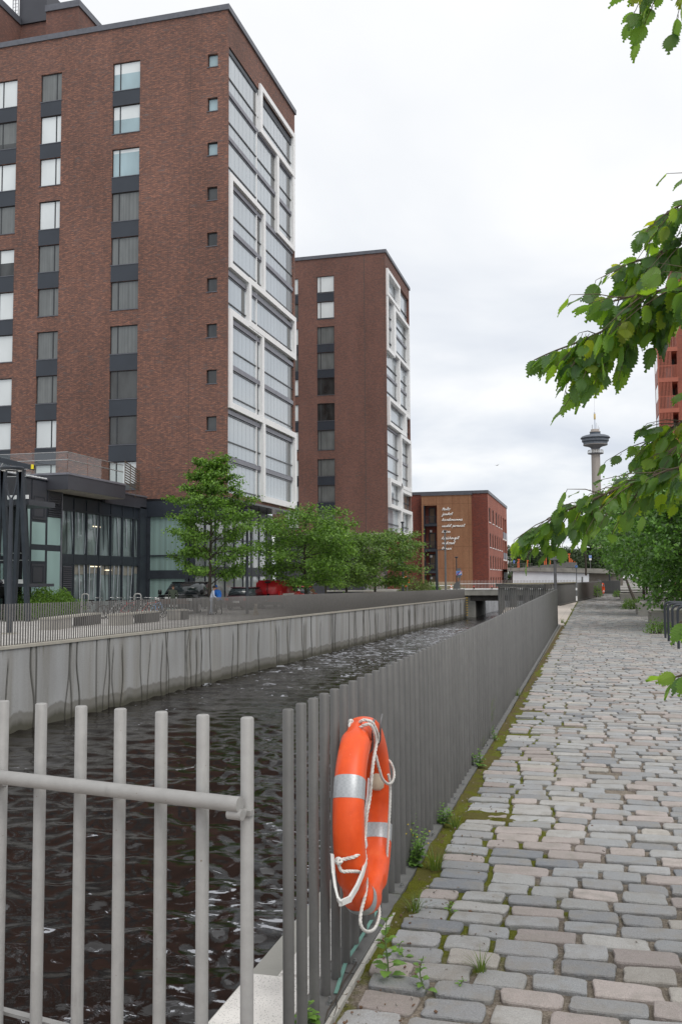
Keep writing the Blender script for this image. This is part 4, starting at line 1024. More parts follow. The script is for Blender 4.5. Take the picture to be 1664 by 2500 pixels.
for word, py, x0, x1 in lines:
    mb = MB(); pL = aty(x0, py, Y3-1.26); pR = aty(x1, py, Y3-1.26)
    tot = sum(L['a' if c == 'ä' else c][1] if c != ' ' else .55 for c in word); sx_ = (pR.x-pL.x)/(tot+.35); sz = .27
    cur = 0; run = []
    def flush():
        if len(run) > 1:
            pp = sm(run, 3); mb.tube([(pL.x+(x+.22*y)*sx_, Y3-1.26, pL.z+y*sz) for x, y in pp], .035, 5)
    for c in word:
        if c == ' ': flush(); run = []; cur += .55; continue
        st_, wd = L['a' if c == 'ä' else c]
        run += [(cur+x, y) for x, y in st_]
        if c in 'äij':
            for dx in ((.12, .4) if c == 'ä' else (.25,)):
                a = (cur+dx, 1.3); mb.tube([(pL.x+(a[0]+.29)*sx_, Y3-1.26, pL.z+1.28*sz), (pL.x+(a[0]+.36)*sx_, Y3-1.26, pL.z+1.42*sz)], .04, 5)
        if c == 't': mb.tube([(pL.x+(cur-.1+.25)*sx_, Y3-1.26, pL.z+1.05*sz), (pL.x+(cur+.55+.25)*sx_, Y3-1.26, pL.z+1.2*sz)], .034, 5)
        cur += wd
    flush(); mb.build('handwritten_word', wm_, B3)

# ------------------------------------------------------------------ glazed pavilion with roof terrace in front of the tall building
Xp = -29.2
P = thing('glass_pavilion', 'two storey dark framed glass pavilion with a roof terrace at the left edge', 'building', (-36, 50, -.4))
pe = Face((Xp, 0), (0, 1), (1, 0))
Ya = 48.09; zr = 7.25
mb = MB(); mb.box(Xp-14, Xp-.3, 36, Y1-.05, -.5, 6.95); mb.build('core_wall', M['room'], P)
# near block: metal panels and frosted glass
mb = MB(); pe.box(mb, 34, Ya, -.5, zr, -.25, -.05); mb.build('frame_wall', M['anth'], P)
def yy_(px): return atx(px, 1300, Xp).y
def zz(px, py): return atx(px, py, Xp).z
bays = [(34.2, 42.2), (42.35, yy_(75)), (yy_(77.5), yy_(113)), (yy_(116), yy_(150))]
z_roof0 = 6.05; 
for i, (a, b_) in enumerate(bays):
    mb = MB(); pe.box(mb, a+.02, b_-.02, 6.03, 7.15, -.05, -.01); mb.build('cladding_panel', M['panel'], P)
def fpane(a, b_, z0, z1, m_='teal', nm='frosted_pane'):
    mb = MB(); pe.pane(mb, a+.05, b_-.05, z0, z1, -.035); return mb.build(nm, M[m_], P)
for a, b_ in bays[:2]: fpane(a, b_, 2.95, 5.95); fpane(a, b_, -.3, 2.55)
a, b_ = bays[2]
def vent(a, b_, z0, z1):
    mb = MB(); pe.box(mb, a+.06, b_-.06, z0, z1, -.05, -.012); v = mb.build('vent_panel', M['panel'], P)
    mb = MB(); pe.frame(mb, a+.16, b_-.2, z0+.12, z1-.1, .05, -.012, .01); mb.build('panel_frame', M['anth'], v)
vent(a, b_, zz(95, 1268), zz(95, 1207)); fpane(a, b_, zz(95, 1329), zz(95, 1275)); fpane(a, b_, zz(95, 1370), zz(95, 1343)); vent(a, b_, zz(95, 1428), zz(95, 1377)); fpane(a, b_, -.4, zz(95, 1434))
def louvre(f_, a, b_, z0, z1, d=-.03):
    mb = MB()
    n_ = int((z1-z0)/.11)
    for i in range(n_):
        z = z0+(i+.5)*(z1-z0)/n_; vs = [f_.p(a, z-.03, d+.05), f_.p(b_, z-.03, d+.05), f_.p(b_, z+.045, d), f_.p(a, z+.045, d)]; mb.add(vs, [(0, 1, 2, 3)])
        mb.add([f_.p(a, z-.03, d+.05), f_.p(b_, z-.03, d+.05), f_.p(b_, z-.045, d), f_.p(a, z-.045, d)], [(3, 2, 1, 0)])
    return mb.build('louvre', M['panel'], P)
a, b_ = bays[3]
louvre(pe, a+.06, b_-.06, zz(133, 1263), zz(133, 1211)); fpane(a, b_, zz(133, 1331), zz(133, 1264)); fpane(a, b_, -.4, zz(133, 1346))
mb = MB(); pe.box(mb, 34, Ya+.03, zr, zr+.06, -.3, .05); pe.box(mb, Ya-.06, Ya, -.5, zr, -.05, .03); mb.build('roof_flashing', M['alu'], P)
mb = MB()
for y in np.arange(36, Ya, .32): pe.box(mb, y, y+.16, zr+.06, zr+.12, -.05, .05)
mb.build('eaves_strip', M['offwhite'], P)
# recessed curtain wall with slanted rods
Yb = 57.9; xr = .0
mb = MB(); pe.pane(mb, Ya+.02, Yb, -.45, 6.1, -.22); mb.build('curtain_glass', M['darkglass'], P)
mb = MB()
my = [Ya+.05]+[yy_(px) for px in (185, 216, 246, 275, 303, 330)]+[Yb]
for y in my: pe.box(mb, y-.05, y+.05, -.45, 6.5, -.25, -.08)
for z0, z1 in ((2.62, 3.2), (5.72, 5.84), (-.5, -.42)): pe.box(mb, Ya, Yb, z0, z1, -.24, -.1)
pe.box(mb, Yb-.1, Y1, -.5, 6.6, -.3, .02)
mb.build('glazing_frame', M['anth'], P)
mb = MB(); pe.box(mb, Ya, Yb, 5.84, 6.55, -.24, -.14); mb.build('spandrel_panel', M['spandrel'], P)
rr_ = random.Random(17); rodl = simple('pale_rod', (.36, .40, .44), .5); rodw = simple('warm_room_blind', (.22, .21, .18), .8)
for i in range(30):
    y = Ya+.4+i*(Yb-Ya-.6)/30+rr_.uniform(-.1, .1); up = i % 2
    z0, z1 = (3.25, 5.7) if up else (-.4, 2.6)
    if rr_.random() < .3: z0 = z0+rr_.uniform(.3, 1.2)
    sl_ = rr_.uniform(-.28, .28); dk = rr_.random() < .42
    mb = MB(); A, B_ = pe.p(y, z1, -.17), pe.p(y+sl_, z0, -.17); w0 = .035 if dk else .06
    mb.add([A+pe.u*-w0, A+pe.u*w0, B_+pe.u*w0*.4, B_-pe.u*w0*.4], [(0, 1, 2, 3)]); mb.add([A+pe.u*-w0+pe.n*.02, A+pe.u*w0+pe.n*.02, B_+pe.u*w0*.4+pe.n*.02, B_-pe.u*w0*.4+pe.n*.02], [(0, 1, 2, 3)])
    mb.build('slanted_rod', M['anth'] if dk else rodl, P)
for y0, y1 in zip(my[1:-1], my[2:]):
    mb = MB(); pe.pane(mb, y0+.08, y1-.08, 1.9+rr_.uniform(0, .2), 2.58, -.2); mb.build('blind', rodw, P)
lampm = NT('strip_lamp'); lampm.set(Emission_Color=(1, .8, .5, 1), Emission_Strength=1.6)
for px, py, l_ in ((222, 1252, 1.1), (227, 1285, .9), (220, 1383, 1.3), (255, 1392, .9)):
    p = atx(px, py, Xp-.19); mb = MB(); pe.box(mb, p.y, p.y+l_, p.z-.025, p.z+.025, -.19, -.18); mb.build('strip_lamp', lampm.m, P)
mb = MB(); d0, d1 = yy_(155), yy_(183); pe.box(mb, d0, d1, -.45, 2.6, -.2, -.1); dr_ = mb.build('door', M['anth'], P)
mb = MB(); pe.pane(mb, d0+.25, d1-.3, -.2, .95, -.09); mb.build('pane', M['darkglass'], dr_); louvre(pe, d0+.12, d1-.2, 1.2, 2.5, -.09)
# terrace slab over it, with parapet and glass railing
Xs = -27.9
y0s, y1s = atx(167, 1153, Xs).y, atx(306.5, 1184, Xs).y
zt0, zb0 = atx(167, 1153, Xs).z, atx(167, 1195, Xs).z
mb = MB(); mb.box(Xp-8, Xs, y0s, y1s, zb0+.02, zt0-.12); mb.build('terrace_slab', M['panel'], P)
mb = MB(); mb.box(Xp-7.9, Xs-.06, y0s+.06, y1s-.06, zb0, zb0+.019); mb.build('soffit', M['beige'], P)
mb = MB(); mb.box(Xs-.3, Xs+.04, y0s-.04, y1s+.02, zt0-.12, zt0); mb.box(Xp-3.2, Xs-.3, y0s-.04, y0s+.3, zt0-.12, zt0); 
px0 = Xp-3.2
mb.box(px0-.3, px0, 30, y0s+.3, zt0-.12, zt0); mb.build('parapet_cap', M['alu'], P)
mb = MB(); mb.box(px0-6, px0-.02, 30, y0s, zb0+.2, zt0-.13); mb.build('terrace_slab', M['panel'], P)
mb = MB(); mb.box(Xp-4, Xp+.02, y1s-.2, Y1-.03, 6.5, 7.28); mb.build('fascia', M['panel'], P)
mb = MB(); mb.box(Xp-.2, Xp+.08, y1s, Y1-.04, 7.28, 7.38); mb.build('parapet_cap', M['alu'], P)
ztop_ = atx(167, 1102, Xs).z; zmid = atx(167, 1121, Xs).z
railm = simple('steel_handrail', (.5, .5, .5), .3, .7)
rg_ = NT('railing_glass'); rg_.t.nodes.remove(rg_.b); tr_ = rg_.n('BsdfTransparent'); tr_.inputs[0].default_value = (.86, .9, .88, 1)
gl2 = rg_.n('BsdfGlossy'); gl2.inputs['Roughness'].default_value = .03; mxs = rg_.n('MixShader'); mxs.inputs[0].default_value = .12
rg_.l(tr_.outputs[0], mxs.inputs[1]); rg_.l(gl2.outputs[0], mxs.inputs[2]); rg_.l(mxs.outputs[0], rg_.out.inputs[0])
poly = [(px0, 36), (px0, y0s+.1), (Xs-.12, y0s+.1), (Xs-.12, y1s-.1)]
for (a, b_) in zip(poly, poly[1:]):
    n_ = max(1, int(round(math.dist(a, b_)/1.9)))
    for i in range(n_):
        p = [a[j]+(b_[j]-a[j])*(i+.01)/n_ for j in (0, 1)]; q = [a[j]+(b_[j]-a[j])*(i+.99)/n_ for j in (0, 1)]
        mb = MB(); mb.quad((*p, zt0), (*q, zt0), (*q, ztop_), (*p, ztop_)); mb.build('railing_glass', rg_.m, P)
mb = MB()
for (a, b_) in zip(poly, poly[1:]):
    mb.tube([(*a, zmid), (*b_, zmid)], .03, 6); mb.tube([(*a, ztop_), (*b_, ztop_)], .022, 6)
mb.build('handrail', railm, P)
mb = MB(); xs0 = Xs-.1
for z in np.arange(zt0+.12, zt0+1.5, .16): mb.bar((xs0, y1s+.1, z), (Xp-.4, Y1-.3, z), .03, .07)
for t_ in (0, .35, .7, 1): mb.tube([(xs0+(Xp-.4-xs0)*t_, y1s+.1+(Y1-.4-y1s)*t_, zt0-.5), (xs0+(Xp-.4-xs0)*t_, y1s+.1+(Y1-.4-y1s)*t_, zt0+1.5)], .03, 6)
mb.build('wooden_screen', simple('brown_slat', (.10, .075, .055), .7), P)
# ------------------------------------------------------------------ trestle stair tower at the left edge
T = thing('stair_tower', 'dark steel trestle stair tower with slanted legs and glass railings at the left edge', 'stair tower', (-26.5, 41, -.3))
def leg(a, b_, w=.20):
    mb = MB(); mb.bar(a, b_, w, w); mb.build('leg', M['anth'], T)
yt = 40.3
def tp(px, py, y=yt): return aty(px, py, y)
gz = -.35
for (tx, lx, rx, y) in ((52, 33, 67, yt), (8, -16, 20, yt-.2), (56, 40, 72, yt+3)):
    top = tp(tx, 1140, y)
    for bx in (lx, rx):
        p = tp(bx, 1500, y); d = (p-top); bt_ = top+d*((gz-top.z)/d.z); leg(top, bt_)
a = tp(-30, 1115); b_ = tp(81, 1142); mb = MB(); mb.bar(a, b_, .25, .24); mb.build('beam', M['anth'], T)
a2 = tp(14, 1141); b2 = tp(60, 1138); mb = MB(); mb.bar(a2, b2+Vector((.2, 0, 0)), .2, .12); mb.build('beam', M['anth'], T)
for (py0, py1, xa, xb, yd) in ((1210, 1232, 8, 71, 41.5), (1415, 1433, 25, 67, 41.0)):
    A = aty(xa, py0, yd); Bq = aty(xb, py0, yd); zlow = aty(xb, py1, yd).z
    mb = MB(); mb.box(A.x-3, Bq.x, yd, yd+2.4, zlow, A.z-.22); l_ = mb.build('landing', M['panel'], T)
    mb = MB(); mb.box(A.x-3, Bq.x-.05, yd-.04, yd+.05, A.z-.2, A.z); mb.build('landing_edge', M['offwhite'], l_)
    mb = MB(); mb.quad((A.x-3, yd+.1, A.z), (Bq.x, yd+.1, A.z), (Bq.x, yd+.1, A.z+1.15), (A.x-3, yd+.1, A.z+1.15)); mb.build('railing_glass', rg_.m, l_)
    mb = MB(); mb.tube([(A.x-3, yd+.05, A.z+.95), (Bq.x, yd+.05, A.z+.95)], .025, 6); mb.tube([(A.x-3, yd+.05, A.z+1.3), (Bq.x-.1, yd+.05, A.z+1.3)], .018, 6); mb.build('handrail', railm, l_)
for (p0, p1, yd) in (((-40, 1480), (12, 1418), 41.2), ((-30, 1270), (24, 1178), 43.4), ((-60, 1560), (10, 1440), 42.5)):
    A = aty(*p0, yd); Bq = aty(*p1, yd)
    mb = MB(); mb.bar(A, Bq, 1.2, .22); fl_ = mb.build('stair_flight', M['panel'], T)
    mb = MB(); up_ = Vector((0, -.6, .16)); mb.bar(A+up_, Bq+up_, .05, .12); mb.build('stair_edge', M['offwhite'], fl_)
    mb = MB(); mb.tube([A+Vector((0, -.6, 1.0)), Bq+Vector((0, -.6, 1.0))], .025, 6); mb.tube([A+Vector((0, -.6, .75)), Bq+Vector((0, -.6, .75))], .02, 6); mb.build('handrail', railm, fl_)
mb = MB(); p = tp(80.5, 1139, yt-.15); mb.box(p.x-.08, p.x+.04, yt-.2, yt-.15, p.z-.12, p.z+.1); mb.build('marker_plate', simple('yellow_plate', (.8, .65, .02), .5), T)
mb = MB(); mb.box(-31, -28.5, 42.6, 43.2, -.3, 5.6); mb.build('lift_shaft', M['black'], T)

# ------------------------------------------------------------------ street lamps with a ring head
def ring_lamp(px, ybase, y, ztop, label, r=.085):
    gx = aty(px, ybase, y); x = gx.x; z0 = quayz(y)
    L_ = thing('street_lamp', label, 'lamp', (x, y, z0), 'ring headed street lamps on the far quay')
    mb = MB(); mb.tube([(x, y, z0), (x, y, z0+1.2), (x, y, ztop-1.15)], [r, r*.95, r*.72], 10); mb.build('pole', M['anth'], L_)
    mb = MB(); mb.box(x-.19, x+.19, y-.19, y+.19, z0, z0+.05); mb.box(x-.3, x+.3, y-.3, y+.3, z0-.02, z0+.012)
    mb.build('base', M['benchtop'], L_)
    mb = MB()
    for s_ in (-1, 1): mb.tube([(x, y, ztop-1.2), (x+s_*.12, y, ztop-1.0), (x+s_*.24, y, ztop-.45), (x+s_*.22, y, ztop-.08)], .034, 6)
    mb.build('fork', M['anth'], L_)
    mb = MB(); mb.lathe((x, y), [(.2, ztop-.07), (.38, ztop-.1), (.44, ztop-.03), (.40, ztop+.03), (.22, ztop+.02), (.2, ztop-.07)], 24); mb.build('lamp_head', M['anth'], L_)
    mb = MB(); mb.lathe((x, y), [(.24, ztop-.115), (.37, ztop-.115)], 24); mb.build('diffuser', M['offwhite'], L_)
    return L_
ring_lamp(21, 1550, 30.2, atD(27, 1114, 31.5).z, 'ring headed street lamp in front of the stair tower at the left edge', .10)
ring_lamp(603, 1500, 50.5, aty(605, 1246, 50.5).z, 'ring headed street lamp standing in front of the red van', .10)
# further plain lamps
def plain_lamp(px, y, z0, ztop, label, r=.07, arm=0):
    x = aty(px, 1400, y).x; L_ = thing('street_lamp', label, 'lamp', (x, y, z0))
    mb = MB(); mb.tube([(x, y, z0), (x, y, (z0+ztop)/2), (x, y, ztop)], [r, r*.9, r*.7], 8); mb.build('pole', M['anth'] if arm != 2 else M['signgrey'], L_)
    mb = MB()
    if arm == 1: mb.bar((x, y, ztop+.02), (x+.9, y, ztop+.1), .22, .07)
    else: mb.lathe((x, y), [(0, ztop-.05), (.16, ztop), (.2, ztop+.1), (0, ztop+.16)], 10)
    mb.build('lamp_head', M['anth'], L_)
plain_lamp(1066, 96, -.5, aty(1066, 1344, 96).z, 'tall black lamp post in front of the dark stair landings', .14, 1)
plain_lamp(1087, 99, -.5, aty(1087, 1298, 99).z, 'thin grey lamp post crossing the white handwriting', .11, 2)
plain_lamp(983, 92, -.5, 7.2, 'black lamp post half hidden by the last street tree', .12, 0)
plain_lamp(1114, 106, -.3, aty(1114, 1362, 106).z, 'thin dark pole behind the blue road sign', .07, 0)

# ------------------------------------------------------------------ concrete benches
def bench(x, y, z, lx, ly, h, rot, label, group, open_left=True):
    B_ = thing('concrete_bench', label, 'bench', (x, y, z), group)
    th = .075
    for ya in (y, y+ly-.09): mb = MB(); mb.box(x, x+lx, ya, ya+.09, z, z+h-th); mb.build('leg_slab', M['benchc'], B_)
    mb = MB(); mb.box(x+.12, x+lx, y+.09, y+ly-.09, z+.02, z+h-th); mb.build('core', M['benchc'], B_)
    mb = MB(); mb.box(x-.012, x+lx+.012, y-.012, y+ly+.012, z+h-th, z+h); o = mb.build('seat', M['benchtop'], B_)
    bm = bmesh.new(); bm.from_mesh(o.data); bmesh.ops.bevel(bm, geom=bm.edges[:], offset=.012, segments=2, affect='EDGES'); bm.to_mesh(o.data); bm.free()
    return B_
bg = 'concrete block benches along the cobbled path'
for (px, py, lx, ly, nm) in ((1591, 1527.5, 1.5, 2.3, 'nearest hollow concrete bench beneath the dark green trees'), (1556.5, 1503.5, .95, 2.2, 'second hollow concrete bench beside the weed clump on the path'), (1514.5, 1466, 1.5, 2.6, 'third hollow concrete bench beside the leaning tree trunk'), (1489.5, 1444.8, .9, 2, 'farthest concrete bench block just left of the black bin')):
    p = atz(px, py, 0); bench(p.x, p.y, 0, lx, ly, .50, 0, nm, bg)
def quay_bench(pxs, py, label):
    a = atz(pxs[0], py[0], quayz(38)); b_ = atz(pxs[3], py[1], quayz(38)); B_ = thing('concrete_bench', label, 'bench', (a.x, a.y, a.z), 'concrete benches along the far quay fence')
    d = (b_-a); d.z = 0; L_ = d.length; d.normalize(); n = Vector((-d.y, d.x, 0)); h = .50
    for (f0, f1, m_) in ((0, (pxs[1]-pxs[0])/(pxs[3]-pxs[0]), 'benchc'), ((pxs[2]-pxs[0])/(pxs[3]-pxs[0]), 1, 'darkc')):
        c = a+d*L_*(f0+f1)/2+Vector((0, 0, (h-.07)/2))+n*.28; mb = MB(); mb.obox(c, d, n, (0, 0, 1), L_*(f1-f0)/2, .28, (h-.07)/2); mb.build('leg_block', M[m_], B_)
    mb = MB(); mb.obox(a+d*L_/2+n*.28+Vector((0, 0, h-.035)), d, n, (0, 0, 1), L_/2+.03, .31, .035); mb.build('seat', M['benchtop'], B_)
quay_bench((131, 172, 206, 246), (1540, 1523), 'leftmost concrete bench behind the far fence near the green hedge')
quay_bench((293, 322, 354, 389), (1528, 1517), 'middle concrete bench behind the far fence near the bicycles')
quay_bench((429, 440, 448, 460), (1514, 1512), 'dark block bench behind the far fence beside the walking person')

# ------------------------------------------------------------------ hoop bicycle racks
def hoop(x, y, z, w, h, r, mat, label, group, rot=0.0, name='bike_rack'):
    rad = .13; pts = []; d = Vector((math.cos(rot), math.sin(rot), 0)); o = Vector((x, y, z))
    pts.append(o+Vector((0, 0, -.02))); pts.append(o+Vector((0, 0, h-rad)))
    for i in range(1, 7): a = i/6*PI/2; pts.append(o+d*(rad-rad*math.cos(a))+Vector((0, 0, h-rad+rad*math.sin(a))))
    for i in range(0, 7): a = i/6*PI/2; pts.append(o+d*(w-rad+rad*math.sin(a))+Vector((0, 0, h-rad+rad*math.cos(a))))
    pts.append(o+d*w+Vector((0, 0, -.02))); mb = MB(); mb.tube(pts, r, 12)
    o_ = mb.build(name, mat); return tag(o_, label, 'bike rack', group)
for i, (px, py) in enumerate(((1623.8, 1557.8), (1632, 1566), (1643, 1575.4), (1656, 1584.2))):
    p = atz(px, py, 0); hoop(p.x, p.y, 0, .85, .97, .031, M['rack'], ['farthest of the four dark bike hoops by the path', 'second farthest dark bike hoop beside the path', 'second nearest dark bike hoop beside the path', 'nearest dark bike hoop beside the big hanging leaf'][i], 'dark bike hoops beside the path', .12)

# ------------------------------------------------------------------ bicycles on the far quay
def bicycle(x, y, z, rot, col, label):
    Bk = thing('bicycle', label, 'bicycle', (x, y, z), 'bicycles parked in front of the glass pavilion')
    d = Vector((math.cos(rot), math.sin(rot), 0)); s_ = Vector((-d.y, d.x, 0)); o = Vector((x, y, z)); R_ = .34
    P_ = lambda u_, v, w_=0: o+d*u_+Vector((0, 0, v))+s_*w_
    for u_ in (-.52, .52):
        mb = MB(); mb.tube([P_(u_+R_*math.cos(t_), R_+R_*math.sin(t_)) for t_ in np.linspace(0, 2*PI, 20, endpoint=False)], .022, 6, closed=True); wh = mb.build('wheel', M['rubber'], Bk)
        mb = MB()
        for t_ in np.linspace(0, PI, 6, endpoint=False): mb.tube([P_(u_+.32*math.cos(t_), R_+.32*math.sin(t_)), P_(u_-.32*math.cos(t_), R_-.32*math.sin(t_))], .004, 4)
        mb.tube([P_(u_+.325*math.cos(t_), R_+.325*math.sin(t_)) for t_ in np.linspace(0, 2*PI, 20, endpoint=False)], .009, 4, closed=True); mb.build('spokes', M['chrome'], wh)
    fm = simple('bike_paint', col, .35); mb = MB()
    for a, b_ in ((P_(-.12, .85), P_(0, .3)), (P_(0, .3), P_(.4, .8)), (P_(-.1, .75), P_(.38, .82)), (P_(-.52, R_), P_(0, .3)), (P_(-.52, R_), P_(-.1, .75)), (P_(.38, .9), P_(.52, R_))): mb.tube([a, b_], .018, 6)
    mb.build('frame', fm, Bk)
    mb = MB(); mb.obox(P_(-.15, .93), d, s_, (0, 0, 1), .14, .07, .03); mb.tube([P_(-.12, .85), P_(-.14, .92)], .014, 6); mb.build('saddle', M['black'], Bk)
    mb = MB(); mb.tube([P_(.38, .9), P_(.36, 1.05)], .014, 6); mb.tube([P_(.24, 1.07, .3), P_(.38, 1.05, .2), P_(.38, 1.05, -.2), P_(.24, 1.07, -.3)], .014, 6); mb.build('handlebar', M['chrome'], Bk)
cols_ = [((.02, .02, .025), 'black bicycle beside the pale hoop at the end of the hedge'), ((.03, .03, .04), 'dark bicycle, first in the crowded group'), ((.3, .3, .31), 'silver bicycle in the middle of the crowded group'), ((.35, .02, .03), 'red bicycle in the crowded group by the pavilion'), ((.025, .03, .03), 'black bicycle with raised handlebar right of the red one'), ((.5, .5, .5), 'white bicycle left of the second pale hoop'), ((.4, .05, .03), 'orange red bicycle under the second pale hoop'), ((.12, .25, .45), 'light blue bicycle nearest the black van')]
for i, (px, (c, lb)) in enumerate(zip((205, 246, 262, 291, 312, 333, 343, 360), cols_)):
    p = atz(px, 1512, -.33); bicycle(p.x, p.y+1.0, quayz(p.y), 1.15+rb.uniform(-.2, .2), c, lb)
for px, lb in ((199, 'pale steel bike hoop at the right end of the hedge'), (327, 'pale steel bike hoop by the orange red bicycle')):
    p = atz(px, 1508, -.35); hoop(p.x, p.y, quayz(p.y), .36, 1.25, .035, M['galv'], lb, 'pale bike hoops on the far quay', .3)

# ------------------------------------------------------------------ vehicles
def rbox(x0, x1, y0, y1, z0, z1, bev, taper=None):
    bm = bmesh.new(); bmesh.ops.create_cube(bm, size=1)
    for v in bm.verts:
        v.co = Vector(((x0+x1)/2+v.co.x*(x1-x0), (y0+y1)/2+v.co.y*(y1-y0), (z0+z1)/2+v.co.z*(z1-z0)))
        if taper: v.co = taper(v.co)
    bmesh.ops.bevel(bm, geom=bm.edges[:], offset=bev, segments=3, affect='EDGES', clamp_overlap=True)
    bm.verts.index_update(); r_ = ([tuple(v.co) for v in bm.verts], [tuple(v.index for v in f.verts) for f in bm.faces]); bm.free(); return r_
def wheel(root, x, y, z, r, w_, nm='wheel'):
    mb = MB(); n = 18
    for (rr, xx) in ((r, w_),):
        ring = [(x-w_/2, r*.82), (x-w_/2, r*.96), (x-w_/2+.03, r), (x+w_/2-.03, r), (x+w_/2, r*.96), (x+w_/2, r*.82)]
        vs = [(q[0], y+q[1]*math.cos(2*PI*k_/n), z+q[1]*math.sin(2*PI*k_/n)) for q in ring for k_ in range(n)]
        mb.add(vs, [(i*n+k_, i*n+(k_+1) % n, (i+1)*n+(k_+1) % n, (i+1)*n+k_) for i in range(5) for k_ in range(n)], 0, True)
    wh = mb.build('wheel', M['rubber'], root)
    mb = MB(); vs = [(x+s_, y+r*.62*math.cos(2*PI*k_/n), z+r*.62*math.sin(2*PI*k_/n)) for s_ in (-w_/2-.005, w_/2+.005) for k_ in range(n)]
    mb.add(vs, [tuple(range(n)), tuple(range(n, 2*n))]+[(k_, (k_+1) % n, n+(k_+1) % n, n+k_) for k_ in range(n)]); mb.build('rim', M['chrome'], wh)
# red panel van seen from behind
vx0, vx1 = aty(619.5, 1470, 62).x, aty(685, 1470, 62).x; vy = 62.0; vz = quayz(62)
V_ = thing('panel_van', 'bright red panel van seen from behind beneath the white framed balconies', 'van', ((vx0+vx1)/2, vy+2.5, vz))
zt_ = aty(650, 1418.5, vy).z+.05
def tap(c):
    xm = (vx0+vx1)/2; f_ = (c.z-vz)/(zt_-vz); c = c.copy(); c.x = xm+(c.x-xm)*(1-.10*max(0, f_-.4)/.6); c.y += (.10*f_ if c.y < vy+1 else 0); return c
mb = MB(); mb.add(*rbox(vx0, vx1, vy, vy+3.9, vz+.28, zt_, .14, tap), 0, True)
mb.add(*rbox(vx0+.04, vx1-.04, vy+3.4, vy+5.3, vz+.28, vz+1.15, .15), 0, True); body = mb.build('body', M['redpaint'], V_)
xm = (vx0+vx1)/2
mb = MB(); mb.box(xm-.012, xm+.012, vy-.004, vy+.16, vz+.5, zt_-.2); mb.box(vx0+.12, vx1-.12, vy-.002, vy+.1, vz+.98, vz+1.0); mb.build('door_seam', M['black'], V_)
mb = MB(); mb.box(xm-.2, xm+.2, vy+.04, vy+.16, zt_-.18, zt_-.08); mb.build('brake_lamp', M['black'], V_)
for s_ in (vx0+.1, vx1-.1):
    mb = MB(); mb.box(s_-.08, s_+.08, vy-.02, vy+.12, vz+.75, vz+1.25); mb.build('tail_light', M['redlight'], V_)
mb = MB(); mb.box(xm+.02, xm+.16, vy-.03, vy+.1, vz+.85, vz+1.05); mb.build('door_handle', M['black'], V_)
mb = MB(); mb.box(xm-.5, xm-.05, vy-.02, vy+.05, vz+.55, vz+.67); mb.build('number_plate', M['plate'], V_)
mb = MB(); mb.add(*rbox(vx0, vx1, vy-.1, vy+.2, vz+.3, vz+.48, .05), 0); mb.build('bumper', M['black'], V_)
for yy in (vy+.85, vy+4.4):
    for xx in (vx0+.1, vx1-.1): wheel(V_, xx, yy, vz+.33, .33, .22)
mb = MB(); mb.quad((vx1+.0, vy+3.0, vz+1.15), (vx1+.0, vy+3.9, vz+1.15), (vx1-.06, vy+3.8, zt_-.3), (vx1-.06, vy+3.0, zt_-.3)); mb.build('side_window', M['carglass'], V_)
mb = MB(); mb.box(vx1+.001, vx1+.012, vy+.5, vy+3.0, vz+.95, vz+1.05); mb.build('side_strip', M['white'], V_)
# second red car beyond
def small_car(px, y, col, label, w_=1.75, name='parked_car'):
    x = aty(px, 1460, y).x; z = quayz(y); C_ = thing(name, label, 'car', (x, y+2, z))
    mb = MB(); mb.add(*rbox(x-w_/2, x+w_/2, y, y+4.2, z+.25, z+.95, .15), 0, True)
    def tp2(c):
        c = c.copy(); f_ = (c.z-z-.9)/.6
        if f_ > .3: c.x = x+(c.x-x)*.84; c.y = y+2.1+(c.y-y-2.1)*.72
        return c
    mb.build('body', col, C_); mb = MB(); mb.add(*rbox(x-w_/2+.04, x+w_/2-.04, y+.3, y+3.3, z+.88, z+1.5, .1, tp2), 0, True); mb.build('cabin', M['carglass'], C_)
    mb = MB(); mb.add(*rbox(x-w_/2*.82, x+w_/2*.82, y+.75, y+2.8, z+1.44, z+1.52, .03), 0, True); mb.build('roof', col, C_)
    for yy in (y+.8, y+3.3):
        for xx in (x-w_/2+.1, x+w_/2-.1): wheel(C_, xx, yy, z+.32, .32, .2)
    for xx in (x-w_/2+.2, x+w_/2-.2):
        mb = MB(); mb.box(xx-.12, xx+.12, y-.015, y+.05, z+.65, z+.82); mb.build('tail_light', M['redlight'], C_)
    mb = MB(); mb.box(x-.25, x+.25, y-.02, y+.02, z+.5, z+.62); mb.build('number_plate', M['plate'], C_)
small_car(716, 69, M['redpaint'], 'red car with a glossy roof parked just beyond the red van')
small_car(576, 58.5, simple('maroon_paint', (.06, .02, .028), .25), 'dark maroon car partly hidden behind the lamp left of the red van', 1.7)
# black vehicle with two white bonnet stripes
x0, x1 = aty(374, 1470, 51.5).x, aty(472, 1470, 51.5).x; yv = 51.5; z = quayz(51.5)
K = thing('pickup', 'black pickup with two white bonnet stripes facing the canal beside the curtained glass', 'car', ((x0+x1)/2, yv+2, z))
xm = (x0+x1)/2
mb = MB()
def tpk(c):
    c = c.copy()
    if c.z > z+.9: c.y = yv+(c.y-yv)*(.96)+.12; c.x = xm+(c.x-xm)*.94
    return c
mb.add(*rbox(x0, x1, yv, yv+4.6, z+.35, z+1.12, .14, tpk), 0, True); mb.build('body', M['black'], K)
def tpc(c):
    c = c.copy()
    if c.z > z+1.3: c.x = xm+(c.x-xm)*.82; c.y = (c.y+.75) if c.y < yv+2 else c.y-.2
    return c
mb = MB(); mb.add(*rbox(x0+.1, x1-.1, yv+1.0, yv+3.4, z+1.05, z+1.86, .1, tpc), 0, True); mb.build('windscreen', M['carglass'], K)
